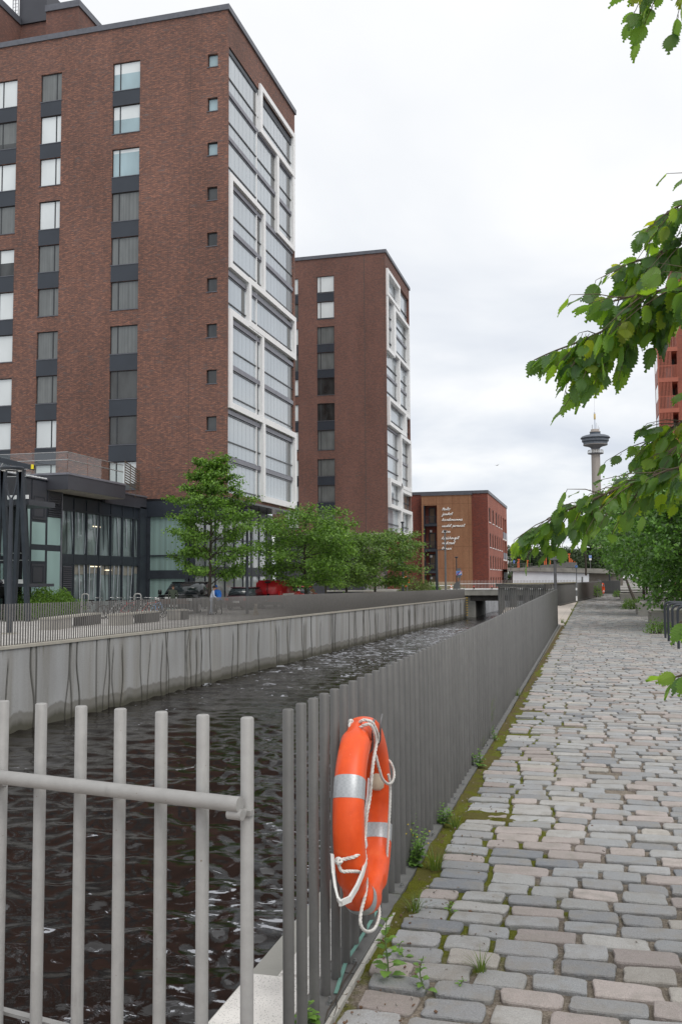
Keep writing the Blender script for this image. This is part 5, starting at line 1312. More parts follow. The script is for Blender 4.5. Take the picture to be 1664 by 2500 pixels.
mb = MB(); mb.add(*rbox(x0+.30, x1-.30, yv+1.8, yv+3.2, z+1.80, z+1.89, .04), 0, True); mb.build('roof', M['black'], K)
stripes = simple('white_stripe', (.75, .75, .75), .3)
for s_ in (-.36, .06):
    mb = MB(); mb.box(xm+s_-.18, xm+s_+.18, yv+.05, yv+1.1, z+1.122, z+1.13); mb.box(xm+s_-.18, xm+s_+.18, yv-.006, yv+.001, z+.9, z+1.0); mb.build('bonnet_stripe', stripes, K)
for s_ in (x0-.1, x1+.1):
    mb = MB(); mb.add(*rbox(s_-.1, s_+.1, yv+1.0, yv+1.2, z+1.12, z+1.42, .04), 0, True); mb.build('wing_mirror', M['black'], K)
mb = MB()
for i in range(4): mb.box(x0+.25, x1-.25, yv-.012, yv-.002, z+.62+i*.07, z+.65+i*.07)
mb.build('grille', simple('copper_grille', (.25, .09, .05), .4, .3), K)
mb = MB(); mb.box(xm-.27, xm+.27, yv-.02, yv-.003, z+.42, z+.54); mb.build('number_plate', M['plate'], K)
for s_ in (x0+.25, x1-.25):
    mb = MB(); mb.box(s_-.15, s_+.15, yv-.012, yv, z+.78, z+.92); mb.build('headlight', M['offwhite'], K)
for yy in (yv+.9, yv+3.6):
    for xx in (x0+.12, x1-.12): wheel(K, xx, yy, z+.36, .36, .24)

# ------------------------------------------------------------------ people and a dog
skin = simple('skin', (.35, .19, .13), .6); hairm = simple('dark_hair', (.02, .015, .012), .7)
def skin_mesh(verts, edges, radii, root=0):
    me = bpy.data.meshes.new('tmp'); me.from_pydata(verts, edges, []); o = bpy.data.objects.new('tmp', me); COL.objects.link(o)
    md = o.modifiers.new('s', 'SKIN'); sv = me.skin_vertices[0].data
    for i, r_ in enumerate(radii): sv[i].radius = (r_, r_) if not isinstance(r_, tuple) else r_; sv[i].use_root = (i == root)
    o.modifiers.new('u', 'SUBSURF').levels = 1; o.modifiers['u'].render_levels = 1
    dg = bpy.context.evaluated_depsgraph_get(); out = bpy.data.meshes.new_from_object(o.evaluated_get(dg)); bpy.data.objects.remove(o); bpy.data.meshes.remove(me); return out
def person(x, y, z, h, face, label, coat, trouser, bend=0.0, stride=.16, arm=(.06, .1), hair=hairm, hood=None):
    Pn = thing('person', label, 'person', (x, y, z)); s = h/1.75
    f = Vector((math.cos(face), math.sin(face), 0)); r_ = Vector((f.y, -f.x, 0))
    def J(a, b_, c):
        if bend and c > .95: 
            t_ = (c-.95); a, c = a+t_*math.sin(bend), .95+t_*math.cos(bend)
        return tuple((f*a+r_*b_+Vector((0, 0, c)))*s)
    v = [J(0, 0, .95), J(0, 0, 1.15), J(0, 0, 1.36), J(.01, 0, 1.47), J(.02, 0, 1.53), J(.035, 0, 1.60), J(.03, 0, 1.70)]
    rd = [.135, .13, .145, .07, .055, .085, .082]; e = [(0, 1), (1, 2), (2, 3), (3, 4), (4, 5), (5, 6)]
    for sd_, st_ in ((-1, stride), (1, -stride)):
        b0 = len(v); v += [J(0, sd_*.09, .90), J(st_*.55+.03, sd_*.10, .50), J(st_, sd_*.10, .09), J(st_+.13, sd_*.11, .03)]; rd += [.095, .062, .042, .036]; e += [(0, b0), (b0, b0+1), (b0+1, b0+2), (b0+2, b0+3)]
        b0 = len(v); v += [J(0, sd_*.19, 1.40), J(arm[0]*.4, sd_*.25, 1.13), J(arm[0]+.1, sd_*.24, .90+arm[1]), J(arm[0]+.16, sd_*.235, .82+arm[1])]; rd += [.062, .048, .036, .034]; e += [(2, b0), (b0, b0+1), (b0+1, b0+2), (b0+2, b0+3)]
    me = skin_mesh(v, e, [q*s for q in rd]); me.name = 'body'
    for m_ in (coat, trouser, skin, M['black']): me.materials.append(m_)
    hd = Vector(J(.03, 0, 1.62)); nk = Vector(J(.02, 0, 1.5))
    hands = [Vector(v[i]) for i in (14, 22) if i < len(v)]
    for p in me.polygons:
        c = p.center
        if (c-hd).length < .15*s or c.z > nk.z+.01 and (c-hd).length < .2*s: p.material_index = 2
        elif any((c-h_).length < .07*s for h_ in hands): p.material_index = 2
        elif c.z < .085*s: p.material_index = 3
        elif c.z < .86*s: p.material_index = 1
        else: p.material_index = 0
        p.use_smooth = True
    # sleeves hang below the waist: give arms the coat colour
    for p in me.polygons:
        c = p.center; side = abs(c.dot(r_))
        if side > .17*s and c.z > .6*s and p.material_index == 1: p.material_index = 0
    o = bpy.data.objects.new('body', me); link(o, Pn)
    hc = Vector(J(.01, 0, 1.685)); mb = MB(); n = 12; vs = []
    for i in range(6):
        a = i/5*PI*.62
        for k_ in range(n): b_ = 2*PI*k_/n; vs.append(Vector((x, y, z))+hc+(f*math.sin(a)*math.cos(b_)*.105-f*.012+r_*math.sin(a)*math.sin(b_)*.098+Vector((0, 0, math.cos(a)*.10)))*s)
    mb.add(vs, [(i*n+k_, i*n+(k_+1) % n, (i+1)*n+(k_+1) % n, (i+1)*n+k_) for i in range(5) for k_ in range(n)], 0, True); mb.build('hair', hood or hair, Pn)
    # face
    for sd_ in (-1, 1):
        mb = MB(); c = Vector((x, y, z))+Vector(J(.115, sd_*.035, 1.625)); mb.obox(c, f, r_, (0, 0, 1), .006*s, .012*s, .006*s); mb.build('eye', M['black'], Pn)
    mb = MB(); c = Vector((x, y, z))+Vector(J(.128, 0, 1.595)); mb.obox(c, f, r_, (0, 0, 1), .016*s, .012*s, .02*s); mb.build('nose', skin, Pn)
    return Pn
green = simple('dark_green_jacket', (.055, .07, .05), .9); dkt = simple('dark_trousers', (.04, .037, .035), .9)
p = aty(422, 1500, 49); person(p.x, 49, quayz(49), 1.72, 1.9, 'person in a dark green jacket walking past the black pickup', green, dkt, 0, .2, (.02, .08))
p = aty(515, 1500, 49.5); person(p.x, 49.5, quayz(49.5), 1.66, .5, 'person in pale blue clothes standing by the trunk of the first street tree', simple('pale_blue_cloth', (.42, .46, .56), .9), simple('pale_jeans', (.30, .34, .42), .9), .25, .08, (.25, .1))
p = aty(535, 1500, 50.5); person(p.x, 50.5, quayz(50.5), 1.74, 2.6, 'person in a bright blue jacket right of the first tree trunk', simple('bright_blue_jacket', (.02, .17, .62), .7), dkt, .45, .12, (.2, .1), simple('blue_hood', (.02, .15, .55), .7), simple('blue_hood', (.02, .15, .55), .7))
# small cream dog
p = aty(624, 1500, 49); dx, dy, dz = p.x, 49.0, quayz(49)
Dg = thing('dog', 'small cream dog sitting by the lamp post behind the far fence', 'dog', (dx, dy, dz)); fv = Vector((.35, -1, 0)).normalized(); rv = Vector((-fv.y, fv.x, 0))
def DJ(a, b_, c): return tuple(fv*a+rv*b_+Vector((0, 0, c)))
v = [DJ(-.14, 0, .16), DJ(-.06, 0, .30), DJ(.06, 0, .40), DJ(.12, 0, .50), DJ(.17, 0, .57), DJ(.27, 0, .53)]; rd = [.10, .095, .085, .055, .062, .032]; e = [(i, i+1) for i in range(5)]
for sd_ in (-1, 1):
    b0 = len(v); v += [DJ(.09, sd_*.06, .32), DJ(.11, sd_*.065, .16), DJ(.12, sd_*.065, .02), DJ(.16, sd_*.065, .015)]; rd += [.045, .03, .024, .024]; e += [(2, b0), (b0, b0+1), (b0+1, b0+2), (b0+2, b0+3)]
    b0 = len(v); v += [DJ(-.08, sd_*.10, .14), DJ(.0, sd_*.12, .12), DJ(-.06, sd_*.12, .03), DJ(.04, sd_*.12, .02)]; rd += [.07, .045, .028, .025]; e += [(0, b0), (b0, b0+1), (b0+1, b0+2), (b0+2, b0+3)]
    b0 = len(v); v += [DJ(.15, sd_*.045, .63), DJ(.15, sd_*.06, .69)]; rd += [.024, .01]; e += [(4, b0), (b0, b0+1)]
b0 = len(v); v += [DJ(-.25, .02, .10), DJ(-.34, .06, .14)]; rd += [.03, .014]; e += [(0, b0), (b0, b0+1)]
me = skin_mesh(v, e, rd); me.materials.append(simple('cream_fur', (.55, .45, .33), .95)); me.name = 'body'; link(bpy.data.objects.new('body', me), Dg)
mb = MB(); c = Vector((dx, dy, dz))+Vector(DJ(.30, 0, .535)); mb.obox(c, fv, rv, (0, 0, 1), .012, .015, .012); mb.build('nose', M['black'], Dg)
# ------------------------------------------------------------------ road bridge over the canal
Yr = 106.6
RB = thing('road_bridge', 'grey concrete road bridge crossing the canal in the distance', 'bridge', (-8, 110, -.3))
bz = aty(1180, 1440, Yr).z; bb = aty(1180, 1453.6, Yr).z; bd = aty(1180, 1466.7, Yr+1.0).z
mb = MB(); mb.box(-14.5, 3, Yr, Yr+.7, bb, bz); mb.build('edge_beam', M['concrete'], RB)
mb = MB(); mb.box(-13.2, 3, Yr+.72, Yr+11, bd, bb); mb.build('girder', M['darkc'], RB)  # shadow behind the edge beam put into a darker concrete colour
mb = MB(); mb.box(-30, 12, Yr+.3, Yr+11.5, bz-.18, bz-.01); mb.build('deck', M['concrete'], RB)
mb = MB(); mb.box(-14.2, -12.6, Yr+.8, Yr+10.5, WATER-.4, bb); mb.build('abutment', M['concrete'], RB)
mb = MB(); mb.box(-14.5, 3, Yr-.03, Yr+.4, bz, bz+.10); mb.build('kerb', M['offwhite'], RB)
rp_ = simple('bridge_rail_paint', (.33, .30, .28), .6)
def bar_rail(name, label, a, b_, z, h, n, midz, mat, thick=.022, group=None):
    Rr = thing(name, label, 'railing', (a[0], a[1], z), group)
    me = post_mesh('bar', h, thick, mat, 6)
    for i in range(n):
        t_ = i/(n-1); o = bpy.data.objects.new('bar', me); COL.objects.link(o); o.parent = Rr; o.location = ((b_[0]-a[0])*t_, (b_[1]-a[1])*t_, 0)
    mb = MB(); mb.tube([(*a, z+midz), (*b_, z+midz)], .04, 6); mb.tube([(*a, z+.07), (*b_, z+.07)], .03, 6); mb.build('rail', M['offwhite'], Rr); return Rr
xa, xb = aty(1121, 1430, Yr+.2).x, aty(1418, 1430, Yr+.2).x
bar_rail('bridge_railing', 'long row of slim grey bars along the road bridge', (xa, Yr+.2), (xb, Yr+.2), bz+.05, aty(1180, 1417, Yr).z-bz-.05, 84, .62, rp_)
xa, xb = aty(1047, 1430, 105.5).x, aty(1110, 1430, 105.5).x
bar_rail('bridge_railing', 'cream bars of the quay railing left of the grey panel', (xa, 105.5), (xb, 105.5), .15, 1.15, 30, .72, simple('cream_bars', (.50, .46, .36), .6))
pz = [aty(px, py, 105.3) for px, py in ((1107, 1438), (1107, 1428), (1112, 1421), (1121, 1419), (1121, 1438))]
mb = MB(); mb.prism(pz, (0, .08, 0)); tag(mb.build('railing_panel', M['signgrey']), 'grey sheet panel with a cut corner at the end of the bridge railing', 'panel')
# ladder on the canal wall
lx = wallx(104.2)+.12; LD = thing('wall_ladder', 'yellow runged safety ladder at the end of the canal wall', 'ladder', (lx, 104.2, -1.5))
for i in range(8):
    mb = MB(); z = -.5-i*.27; mb.box(lx-.02, lx+.1, 103.6, 104.3, z, z+.07); mb.build('rung', simple('yellow_paint', (.75, .50, .04), .6), LD)
mb = MB(); mb.box(lx-.03, lx+.02, 103.6, 103.66, -2.6, -.4); mb.box(lx-.03, lx+.02, 104.24, 104.3, -2.6, -.4); mb.build('side_rail', M['signgrey'], LD)
mb = MB(); mb.tube([(lx-.5, 104.2, -.5), (lx-.5, 104.2, .6)], .07, 8); tag(mb.build('bollard', M['offwhite']), 'pale upright tube beside the yellow ladder at the canal wall end', 'post')
# traffic cone
c_ = aty(1101, 1436, 103); CN = thing('traffic_cone', 'orange and white traffic cone behind the far quay fence', 'cone', (c_.x, 103, .1))
zb_ = aty(1101, 1440, 103).z-.15; hh = aty(1101, 1427, 103).z-zb_
mb = MB()
prof = lambda t_: .17*(1-t_)+.03
for i, (t0, t1, m_) in enumerate(((0, .25, 0), (.25, .5, 1), (.5, .65, 0), (.65, .82, 1), (.82, 1, 0))): mb.lathe((c_.x, 103), [(prof(t0), zb_+hh*t0), (prof(t1), zb_+hh*t1)], 12, m_)
mb.build('cone', [M['orangepole'], M['white']], CN)
mb = MB(); mb.box(c_.x-.22, c_.x+.22, 102.8, 103.2, zb_-.05, zb_); mb.build('base', M['black'], CN)
# temporary red lamps on the bridge railing
for px in (1156, 1200):
    q = aty(px, 1433, Yr-.15); LM = thing('warning_lamp', 'small red warning light low on the bridge railing, %s of the pair' % ('left' if px < 1170 else 'right'), 'lamp', q, 'warning lights on the bridge railing')
    mb = MB(); mb.cyl((q.x, q.y), .05, q.z-.25, q.z-.02, 8); mb.build('stand', M['black'], LM); mb = MB(); mb.lathe((q.x, q.y), [(.07, q.z-.02), (.09, q.z+.07), (0, q.z+.14)], 8); mb.build('lens', simple('pale_red_lens', (.7, .15, .12), .4), LM)

# ------------------------------------------------------------------ signs
def disc(mb, c, r, n, y, mi=0, k=24):
    vs = [(c.x+r*math.cos(2*PI*i/k), y, c.z+r*math.sin(2*PI*i/k)) for i in range(k)]; mb.add(vs+[(v[0], v[1]+.03, v[2]) for v in vs], [tuple(range(k)), tuple(range(2*k-1, k-1, -1))]+[(i, (i+1) % k, k+(i+1) % k, k+i) for i in range(k)], mi)
def poly2(mb, c, s_, pts, y, mi): mb.add([(c.x+x*s_, y, c.z+z*s_) for x, z in pts], [tuple(range(len(pts)))], mi)
def capsule(mb, c, s_, a, b_, w_, y, mi):
    a = Vector(a); b_ = Vector(b_); d = (b_-a).normalized(); n = Vector((-d.y, d.x))*w_; poly2(mb, c, s_, [tuple(a+n), tuple(b_+n), tuple(b_-n), tuple(a-n)], y, mi)
def walker(mb, c, s_, ox, y, mi=1):
    for i in range(1): poly2(mb, c, s_, [(ox+.09*math.cos(t_), .52+.09*math.sin(t_)) for t_ in np.linspace(0, 2*PI, 10, endpoint=False)], y, mi)
    capsule(mb, c, s_, (ox, .4), (ox, .0), .09, y, mi); capsule(mb, c, s_, (ox, .05), (ox-.14, -.5), .055, y, mi); capsule(mb, c, s_, (ox, .05), (ox+.14, -.5), .055, y, mi)
    capsule(mb, c, s_, (ox, .36), (ox+.2, .08), .04, y, mi)
def cyclist(mb, c, s_, y, ox=0, oz=-.1, mi=1):
    for sx_ in (-.3, .3):
        k = 14; o_ = [(ox+sx_+.2*math.cos(t_), oz-.15+.2*math.sin(t_)) for t_ in np.linspace(0, 2*PI, k, endpoint=False)]; i_ = [(ox+sx_+.14*math.cos(t_), oz-.15+.14*math.sin(t_)) for t_ in np.linspace(0, 2*PI, k, endpoint=False)]
        mb.add([(c.x+x*s_, y, c.z+z*s_) for x, z in o_+i_], [(i, (i+1) % k, k+(i+1) % k, k+i) for i in range(k)], mi)
    for a, b_ in (((-.3, -.15), (-.1, .2)), ((-.1, .2), (.2, .2)), ((.2, .2), (.3, -.15)), ((-.12, .2), (.02, -.15)), ((.02, -.15), (.2, .2))): capsule(mb, c, s_, (a[0]+ox, a[1]+oz), (b_[0]+ox, b_[1]+oz), .035, y, mi)
signm = [M['bluesign'], simple('sign_white', (.8, .8, .8), .5), simple('sign_red', (.55, .02, .03), .5)]
def round_sign(px, py, y, rpx, pyb, label, sub=False, kind='bike'):
    c = aty(px, py, y); r_ = rpx*y/2300*1.02; zb_ = aty(px, pyb, y).z
    Sg = thing('road_sign', label, 'sign', (c.x, y, zb_))
    mb = MB(); disc(mb, c, r_, 24, y-.03, 1); disc(mb, c, r_*.92, 24, y-.034, 0)
    if kind == 'bike': cyclist(mb, c, r_*.95, y-.04, 0, .05)
    else: walker(mb, c, r_*.8, -.25, y-.04); cyclist(mb, c, r_*.55, y-.04, .45, -.1)
    mb.build('sign_face', signm, Sg)
    if sub:
        mb = MB(); d = Vector((c.x, y, c.z-r_*1.45)); mb.box(d.x-r_*.6, d.x+r_*.6, y-.03, y, d.z-r_*.36, d.z+r_*.36, 0); capsule(mb, d, r_, (0, -.25), (0, .25), .05, y-.034, 1); capsule(mb, d, r_, (-.2, .0), (.0, .25), .05, y-.034, 1); capsule(mb, d, r_, (.2, .0), (.0, .25), .05, y-.034, 1); mb.build('sub_plate', signm, Sg)
    mb = MB(); mb.tube([(c.x, y+.05, zb_), (c.x, y+.05, c.z+r_*.6)], .045, 6); mb.build('pole', M['signgrey'], Sg)
round_sign(1406, 1383, 104, 3.4, 1425, 'round blue path sign in front of the white ramp wall', False, 'both')
round_sign(1374, 1355, 168, 3.2, 1376, 'round blue bicycle sign right of the grey sign back', True)
round_sign(1254, 1370.5, 168, 2.8, 1378, 'round blue bicycle sign beside the red brick building', True)
q = aty(1440, 1359, 168); Sg = thing('road_sign', 'square blue parking sign by the dark green trees', 'sign', (q.x, 168, 4))
mb = MB(); w_ = 3.3*168/2300; mb.box(q.x-w_, q.x+w_, 167.97, 168, q.z-w_, q.z+w_, 1); mb.box(q.x-w_*.9, q.x+w_*.9, 167.96, 167.969, q.z-w_*.9, q.z+w_*.9, 0)
capsule(mb, q, w_, (-.25, -.6), (-.25, .6), .12, 167.955, 1); capsule(mb, q, w_, (-.2, .5), (.25, .45), .1, 167.955, 1); capsule(mb, q, w_, (.28, .5), (.28, 0), .1, 167.955, 1); capsule(mb, q, w_, (-.2, .0), (.28, .02), .1, 167.955, 1); mb.build('sign_face', signm, Sg)
mb = MB(); mb.box(q.x-.2, q.x+.2, 167.97, 168, q.z-.62, q.z-.3); mb.build('sub_plate', M['offwhite'], Sg); mb = MB(); mb.tube([(q.x, 168.05, 2), (q.x, 168.05, q.z)], .05, 6); mb.build('pole', M['signgrey'], Sg)
# end of residential street sign
ys_ = 104.5; q = aty(1120, 1399.5, ys_); Sg = thing('road_sign', 'blue sign with a white house crossed by a red bar', 'sign', (q.x, ys_, .3))
hw, hh = 7.0*ys_/2300, 5.2*ys_/2300
mb = MB(); mb.box(q.x-hw, q.x+hw, ys_-.03, ys_, q.z-hh, q.z+hh, 1); mb.box(q.x-hw*.94, q.x+hw*.94, ys_-.04, ys_-.031, q.z-hh*.92, q.z+hh*.92, 0)
yf = ys_-.046
poly2(mb, q, hh, [(.35, -.2), (1.1, -.2), (1.1, .35), (.72, .75), (.35, .35)], yf, 1); walker(mb, q, hh*.8, -.95, yf); walker(mb, q, hh*.5, -.35, yf)
poly2(mb, q, hh, [(-.2, -.55), (.5, -.55), (.4, -.3), (-.05, -.3)], yf, 1); poly2(mb, q, hh, [(.55, -.65), (.75, -.65), (.8, -.35), (.55, -.35)], yf, 1)
capsule(mb, q, hh, (-1.25, -.88), (1.25, .88), .10, yf-.006, 2); mb.build('sign_face', signm, Sg)
mb = MB(); mb.box(q.x-.2, q.x+.2, ys_, ys_+.04, q.z+hh, q.z+hh+.3); mb.box(q.x-.2, q.x+.2, ys_, ys_+.04, q.z-hh-.25, q.z-hh); mb.build('bracket_plate', M['signgrey'], Sg)
mb = MB(); mb.tube([(q.x+.05, ys_+.07, .2), (q.x+.05, ys_+.07, q.z+hh+.3)], .04, 6); mb.build('pole', M['signgrey'], Sg)
# sign seen from behind, on the landing
yp = 37.6; p0 = aty(1356, 1440, yp); st = aty(1356, 1347, yp)
Sg = thing('road_sign', 'grey back of a road sign on a thick post behind the dark fence end', 'sign', (p0.x, yp, 0))
mb = MB(); mb.tube([(p0.x, yp, 0), (p0.x-.012, yp, st.z)], .056, 14); mb.build('pole', simple('galvanised_pole', (.14, .14, .145), .5, .5, .15, 8), Sg)
a = aty(1339, 1351.5, yp); b_ = aty(1370, 1367, yp)
mb = MB(); mb.add(*rbox(a.x, b_.x, yp-.08, yp-.055, b_.z, a.z, .008)); mb.build('sign_plate', M['signgrey'], Sg)
for z in (a.z-.03, b_.z+.03):
    mb = MB(); mb.box(p0.x-.065, p0.x+.06, yp-.054, yp+.06, z-.022, z+.022); mb.build('clamp', M['alu'], Sg)

# ------------------------------------------------------------------ ramp, white wall and road beyond
Yw = 162
RW = thing('ramp_bridge', 'concrete ramp with a white painted wall crossing behind the canal', 'ramp', (-5, Yw, 0))
def band(mb, px0, y0a, y0b, px1, y1a, y1b, yy, th, mi=0):
    a = aty(px0, y0a, yy); b_ = aty(px0, y0b, yy); c = aty(px1, y1a, yy); d = aty(px1, y1b, yy)
    vs = [a, b_, d, c]; vs = [Vector(v) for v in vs]; vs += [v+Vector((0, th, 0)) for v in vs]
    mb.add(vs, [(0, 1, 2, 3), (7, 6, 5, 4), (0, 3, 7, 4), (1, 0, 4, 5), (2, 1, 5, 6), (3, 2, 6, 7)], mi)
mb = MB(); band(mb, 1238, 1386, 1394, 1345, 1386, 1396, Yw, 9); band(mb, 1345, 1386, 1396, 1500, 1389, 1401, Yw, 9); mb.build('edge_beam', M['concrete'], RW)
mb = MB(); band(mb, 1251, 1394, 1425, 1325, 1396, 1425, Yw+.35, .5); band(mb, 1325, 1396, 1425, 1437, 1400.5, 1425, Yw+.36, .5); mb.build('white_wall', M['whitewall'], RW)
mb = MB(); band(mb, 1437, 1400, 1430, 1520, 1402, 1430, Yw+1.0, .6); mb.build('retaining_wall', simple('brown_grey_concrete', (.20, .185, .165), .9), RW)
mb = MB(); A = aty(1240, 1420, Yw+3); mb.prism([aty(1236, 1425, Yw+3), aty(1252, 1400, Yw+3), aty(1252, 1425, Yw+3)], (0, 3, 0)); mb.build('wing_wall', M['concrete'], RW)
mb = MB()
for px in np.arange(1240, 1500, 26):
    t0 = aty(px, 1386, Yw-.02)
    mb.box(t0.x, t0.x+.03, Yw-.01, Yw, t0.z-.5, t0.z-.05)
mb.build('joint', M['darkc'], RW)
mr_ = simple('dull_mesh_fence', (.16, .16, .155), .8)
mb = MB(); band(mb, 1275, 1384.5, 1386.5, 1380, 1374, 1386.5, Yw+1, .2); band(mb, 1380, 1372.5, 1386, 1408, 1373, 1386, Yw+1.3, .2); mb.build('parapet_fence', mr_, RW)
mb = MB()
for px in np.arange(1246, 1300, 6): q = aty(px, 1376, Yw+.8); mb.box(q.x-.03, q.x+.03, Yw+.8, Yw+.86, aty(px, 1387, Yw+.8).z, q.z)
a, b_ = aty(1240, 1376, Yw+.8), aty(1300, 1376, Yw+.8); mb.bar(a, b_, .06, .06); a, b_ = aty(1240, 1380, Yw+.8), aty(1300, 1380, Yw+.8); mb.bar(a, b_, .04, .04); mb.build('railing', mr_, RW)
mb = MB(); mb.quad((-60, Yw+.1, 3.2), (60, Yw+.1, 3.2), (60, Yw+14, 3.2), (-60, Yw+14, 3.2)); mb.build('deck', M['land'], RW)
# orange poles
pol = [(1265.5, 1366, 1382, 1), (1263, 1372, 1382, 0), (1286.5, 1369, 1380, 1), (1332, 1358, 1376, 0), (1328.5, 1369, 1376, 0), (1342, 1366, 1375, 0), (1388.5, 1353, 1376, 1), (1392.5, 1363, 1375, 0), (1396.4, 1367, 1375, 0), (1402, 1371, 1376, 0), (1429, 1350, 1380, 0)]
for i, (px, pt, pb, hd) in enumerate(pol):
    y = 172; a = aty(px, pt, y); b_ = aty(px, pb+8, y)
    Op = thing('orange_pole', ['orange signal pole with a cross head nearest the red brick building', 'short orange pole just left of a cross headed one', 'short orange pole with a flared head in the middle of the ramp', 'orange pole rising behind the left hanging leaves', 'very short orange pole left of the sign back', 'orange pole immediately left of the grey sign back', 'tallest orange pole with a white topped head right of the grey sign back', 'second orange pole in the descending row', 'third orange pole in the descending row', 'shortest orange pole ending the descending row', 'orange red pole next to the thin dark mast'][i], 'pole', b_, 'orange poles along the ramp road')
    mb = MB(); mb.box(a.x-.08, a.x+.08, y, y+.16, b_.z, a.z); mb.build('shaft', M['orangepole'], Op)
    if hd: mb = MB(); mb.box(a.x-.22, a.x+.22, y-.02, y+.18, a.z-.1, a.z+.1); mb.box(a.x-.14, a.x+.14, y-.01, y+.17, a.z-.5, a.z-.38); mb.build('head', M['orangepole'], Op)
p_ = aty(1427.5, 1300, 150); mb = MB(); mb.tube([(p_.x, 150, 2), (p_.x, 150, 6), (p_.x, 150, aty(1426, 1290, 150).z)], [.16, .12, .07], 7); tag(mb.build('lamp_mast', M['bark']), 'thin dark mast rising left of the observation tower', 'mast')
p_ = aty(1246, 1390, 160); mb = MB(); mb.tube([(p_.x, 160, 2), (p_.x, 160, aty(1245, 1352, 160).z)], .07, 6); tag(mb.build('lamp_mast', M['signgrey']), 'slim grey mast just right of the red brick building', 'mast')
p_ = aty(1420.8, 1420, 110); mb = MB(); mb.tube([(p_.x, 110, .3), (p_.x, 110, aty(1420.8, 1408, 110).z)], .09, 6); tag(mb.build('bollard', M['signgrey']), 'short grey post between the path sign and the trees', 'post')
# black litter bin and far lamp foot
p_ = atz(1501, 1448.5, 0); BN = thing('litter_bin', 'black litter bin standing on the path under the far trees', 'bin', (p_.x, p_.y, 0))
w_ = .33; hB = 1.08
mb = MB(); mb.add(*rbox(p_.x-w_, p_.x+w_, p_.y, p_.y+.6, .05, hB*.72, .03)); mb.build('body', M['black'], BN)
mb = MB(); mb.add(*rbox(p_.x-w_, p_.x+w_, p_.y, p_.y+.6, hB*.93, hB, .02)); mb.build('lid', M['anth'], BN)
mb = MB()
for sx_ in (-1, 1): mb.box(p_.x+sx_*(w_-.05)-.04, p_.x+sx_*(w_-.05)+.04, p_.y+.02, p_.y+.56, hB*.71, hB*.94)
mb.build('bracket', M['anth'], BN)
plain_lamp(1487, 118, 0, 6, 'black lamp post behind the litter bin', .1, 0)
# second lifebuoy at the far bend, and one on the far quay
def small_buoy(c, R_, r_, ax, label, post=None):
    By = thing('lifebuoy', label, 'lifebuoy', c); ax = Vector(ax).normalized(); s_ = Vector((0, 0, 1)); t_ = s_.cross(ax).normalized()
    n = 28
    def ring(a0, a1, rr, m_, nm, k_=28):
        mb = MB(); mb.tube([Vector(c)+(t_*math.cos(a)+s_*math.sin(a))*R_ for a in np.linspace(a0, a1, k_)], rr, 8, closed=False); return mb.build(nm, m_, By)
    ring(0, 2*PI, r_, M['orange'], 'ring')
    for i in range(4): ring(i*PI/2+.6, i*PI/2+.95, r_*1.04, M['reflect'], 'reflective_band', 5)
    if post: mb = MB(); mb.tube([post, (post[0], post[1], c[2]+R_+.2)], .05, 6); mb.build('post', M['signgrey'], By)
q = aty(1469, 1437, 91.3); small_buoy((q.x+.05, 91.3, q.z), .42, .1, (.9, -.25, 0), 'orange lifebuoy on the fence end at the far path bend', (q.x-.06, 91.5, 0))
q = aty(989.5, 1420, 88); small_buoy((q.x, 88, q.z), .40, .1, (.75, -.65, 0), 'small orange lifebuoy on a pole on the far quay in front of the bushes', (q.x+.14, 88.1, -.5))

# ------------------------------------------------------------------ observation tower on the skyline
Dt = 930.0
def tz(py): return atD(1455, py, Dt).z
tc_ = atD(1455.5, 1200, Dt); tx, ty = tc_.x, tc_.y; pr = Dt/F
OT = thing('observation_tower', 'tall concrete observation tower with a saucer shaped head on the skyline', 'tower', (tx, ty, 0))
hz = lambda c_, k_=.0: c_
cm = NT('tower_concrete'); st_ = cm.noise(cm.map(cm.pos(), (.6, .6, .02)), 1.0, 3); cm.col(cm.ramp(st_, [(.3, (.27, .24, .22)), (.7, (.35, .315, .29))])).set(Roughness=.9)
dm = simple('tower_dark_band', (.055, .07, .095), .6, 0, .1, .05); gm = simple('tower_grey_band', (.125, .14, .165), .8, 0, .15, .3); um = simple('tower_under', (.155, .155, .17), .9)
mb = MB(); mb.lathe((tx, ty), [(13.5*pr*.95, -5), (12.6*pr*.9, tz(1300)), (10.4*pr, tz(1107)), (10.0*pr, tz(1096))], 28); mb.build('shaft', cm.m, OT)
def lt(nm, prof, m_, smooth=True, n=36): mb = MB(); mb.lathe((tx, ty), [(r_*pr, tz(y)) for r_, y in prof], n, 0, smooth); return mb.build(nm, m_, OT)
lt('gallery_floor', [(10, 1109), (18.5, 1107), (18.8, 1105.5), (10, 1104.5)], um)
mb = MB()
for i in range(30):
    a = 2*PI*i/30; pts = [(19, 1106), (19, 1101), (17.5, 1098), (13, 1096.8)]
    mb.tube([(tx+r_*pr*math.cos(a), ty+r_*pr*math.sin(a), tz(y)) for r_, y in pts], .16, 4)
for y, r_ in ((1102, 19), (1104, 19)): mb.tube([(tx+r_*pr*math.cos(2*PI*i/30), ty+r_*pr*math.sin(2*PI*i/30), tz(y)) for i in range(30)], .14, 4, closed=True)
mb.build('gallery_railing', M['offwhite'], OT)
lt('neck', [(10.0, 1097), (10.2, 1094), (10.2, 1090)], um)
lt('underside', [(10, 1094.5), (13, 1091), (20, 1088), (28, 1086.3), (29, 1085)], um)
lt('lower_band', [(29, 1085), (28.7, 1083.6), (28.9, 1080)], gm); lt('rim', [(29.2, 1085.6), (29.3, 1085), (29, 1084.6)], cm.m)
lt('window_band', [(28.7, 1080), (29.6, 1076)], dm); lt('middle_band', [(32, 1076.6), (32, 1072.2), (31, 1071)], gm); lt('window_band', [(31, 1071.5), (31.5, 1067.5)], dm)
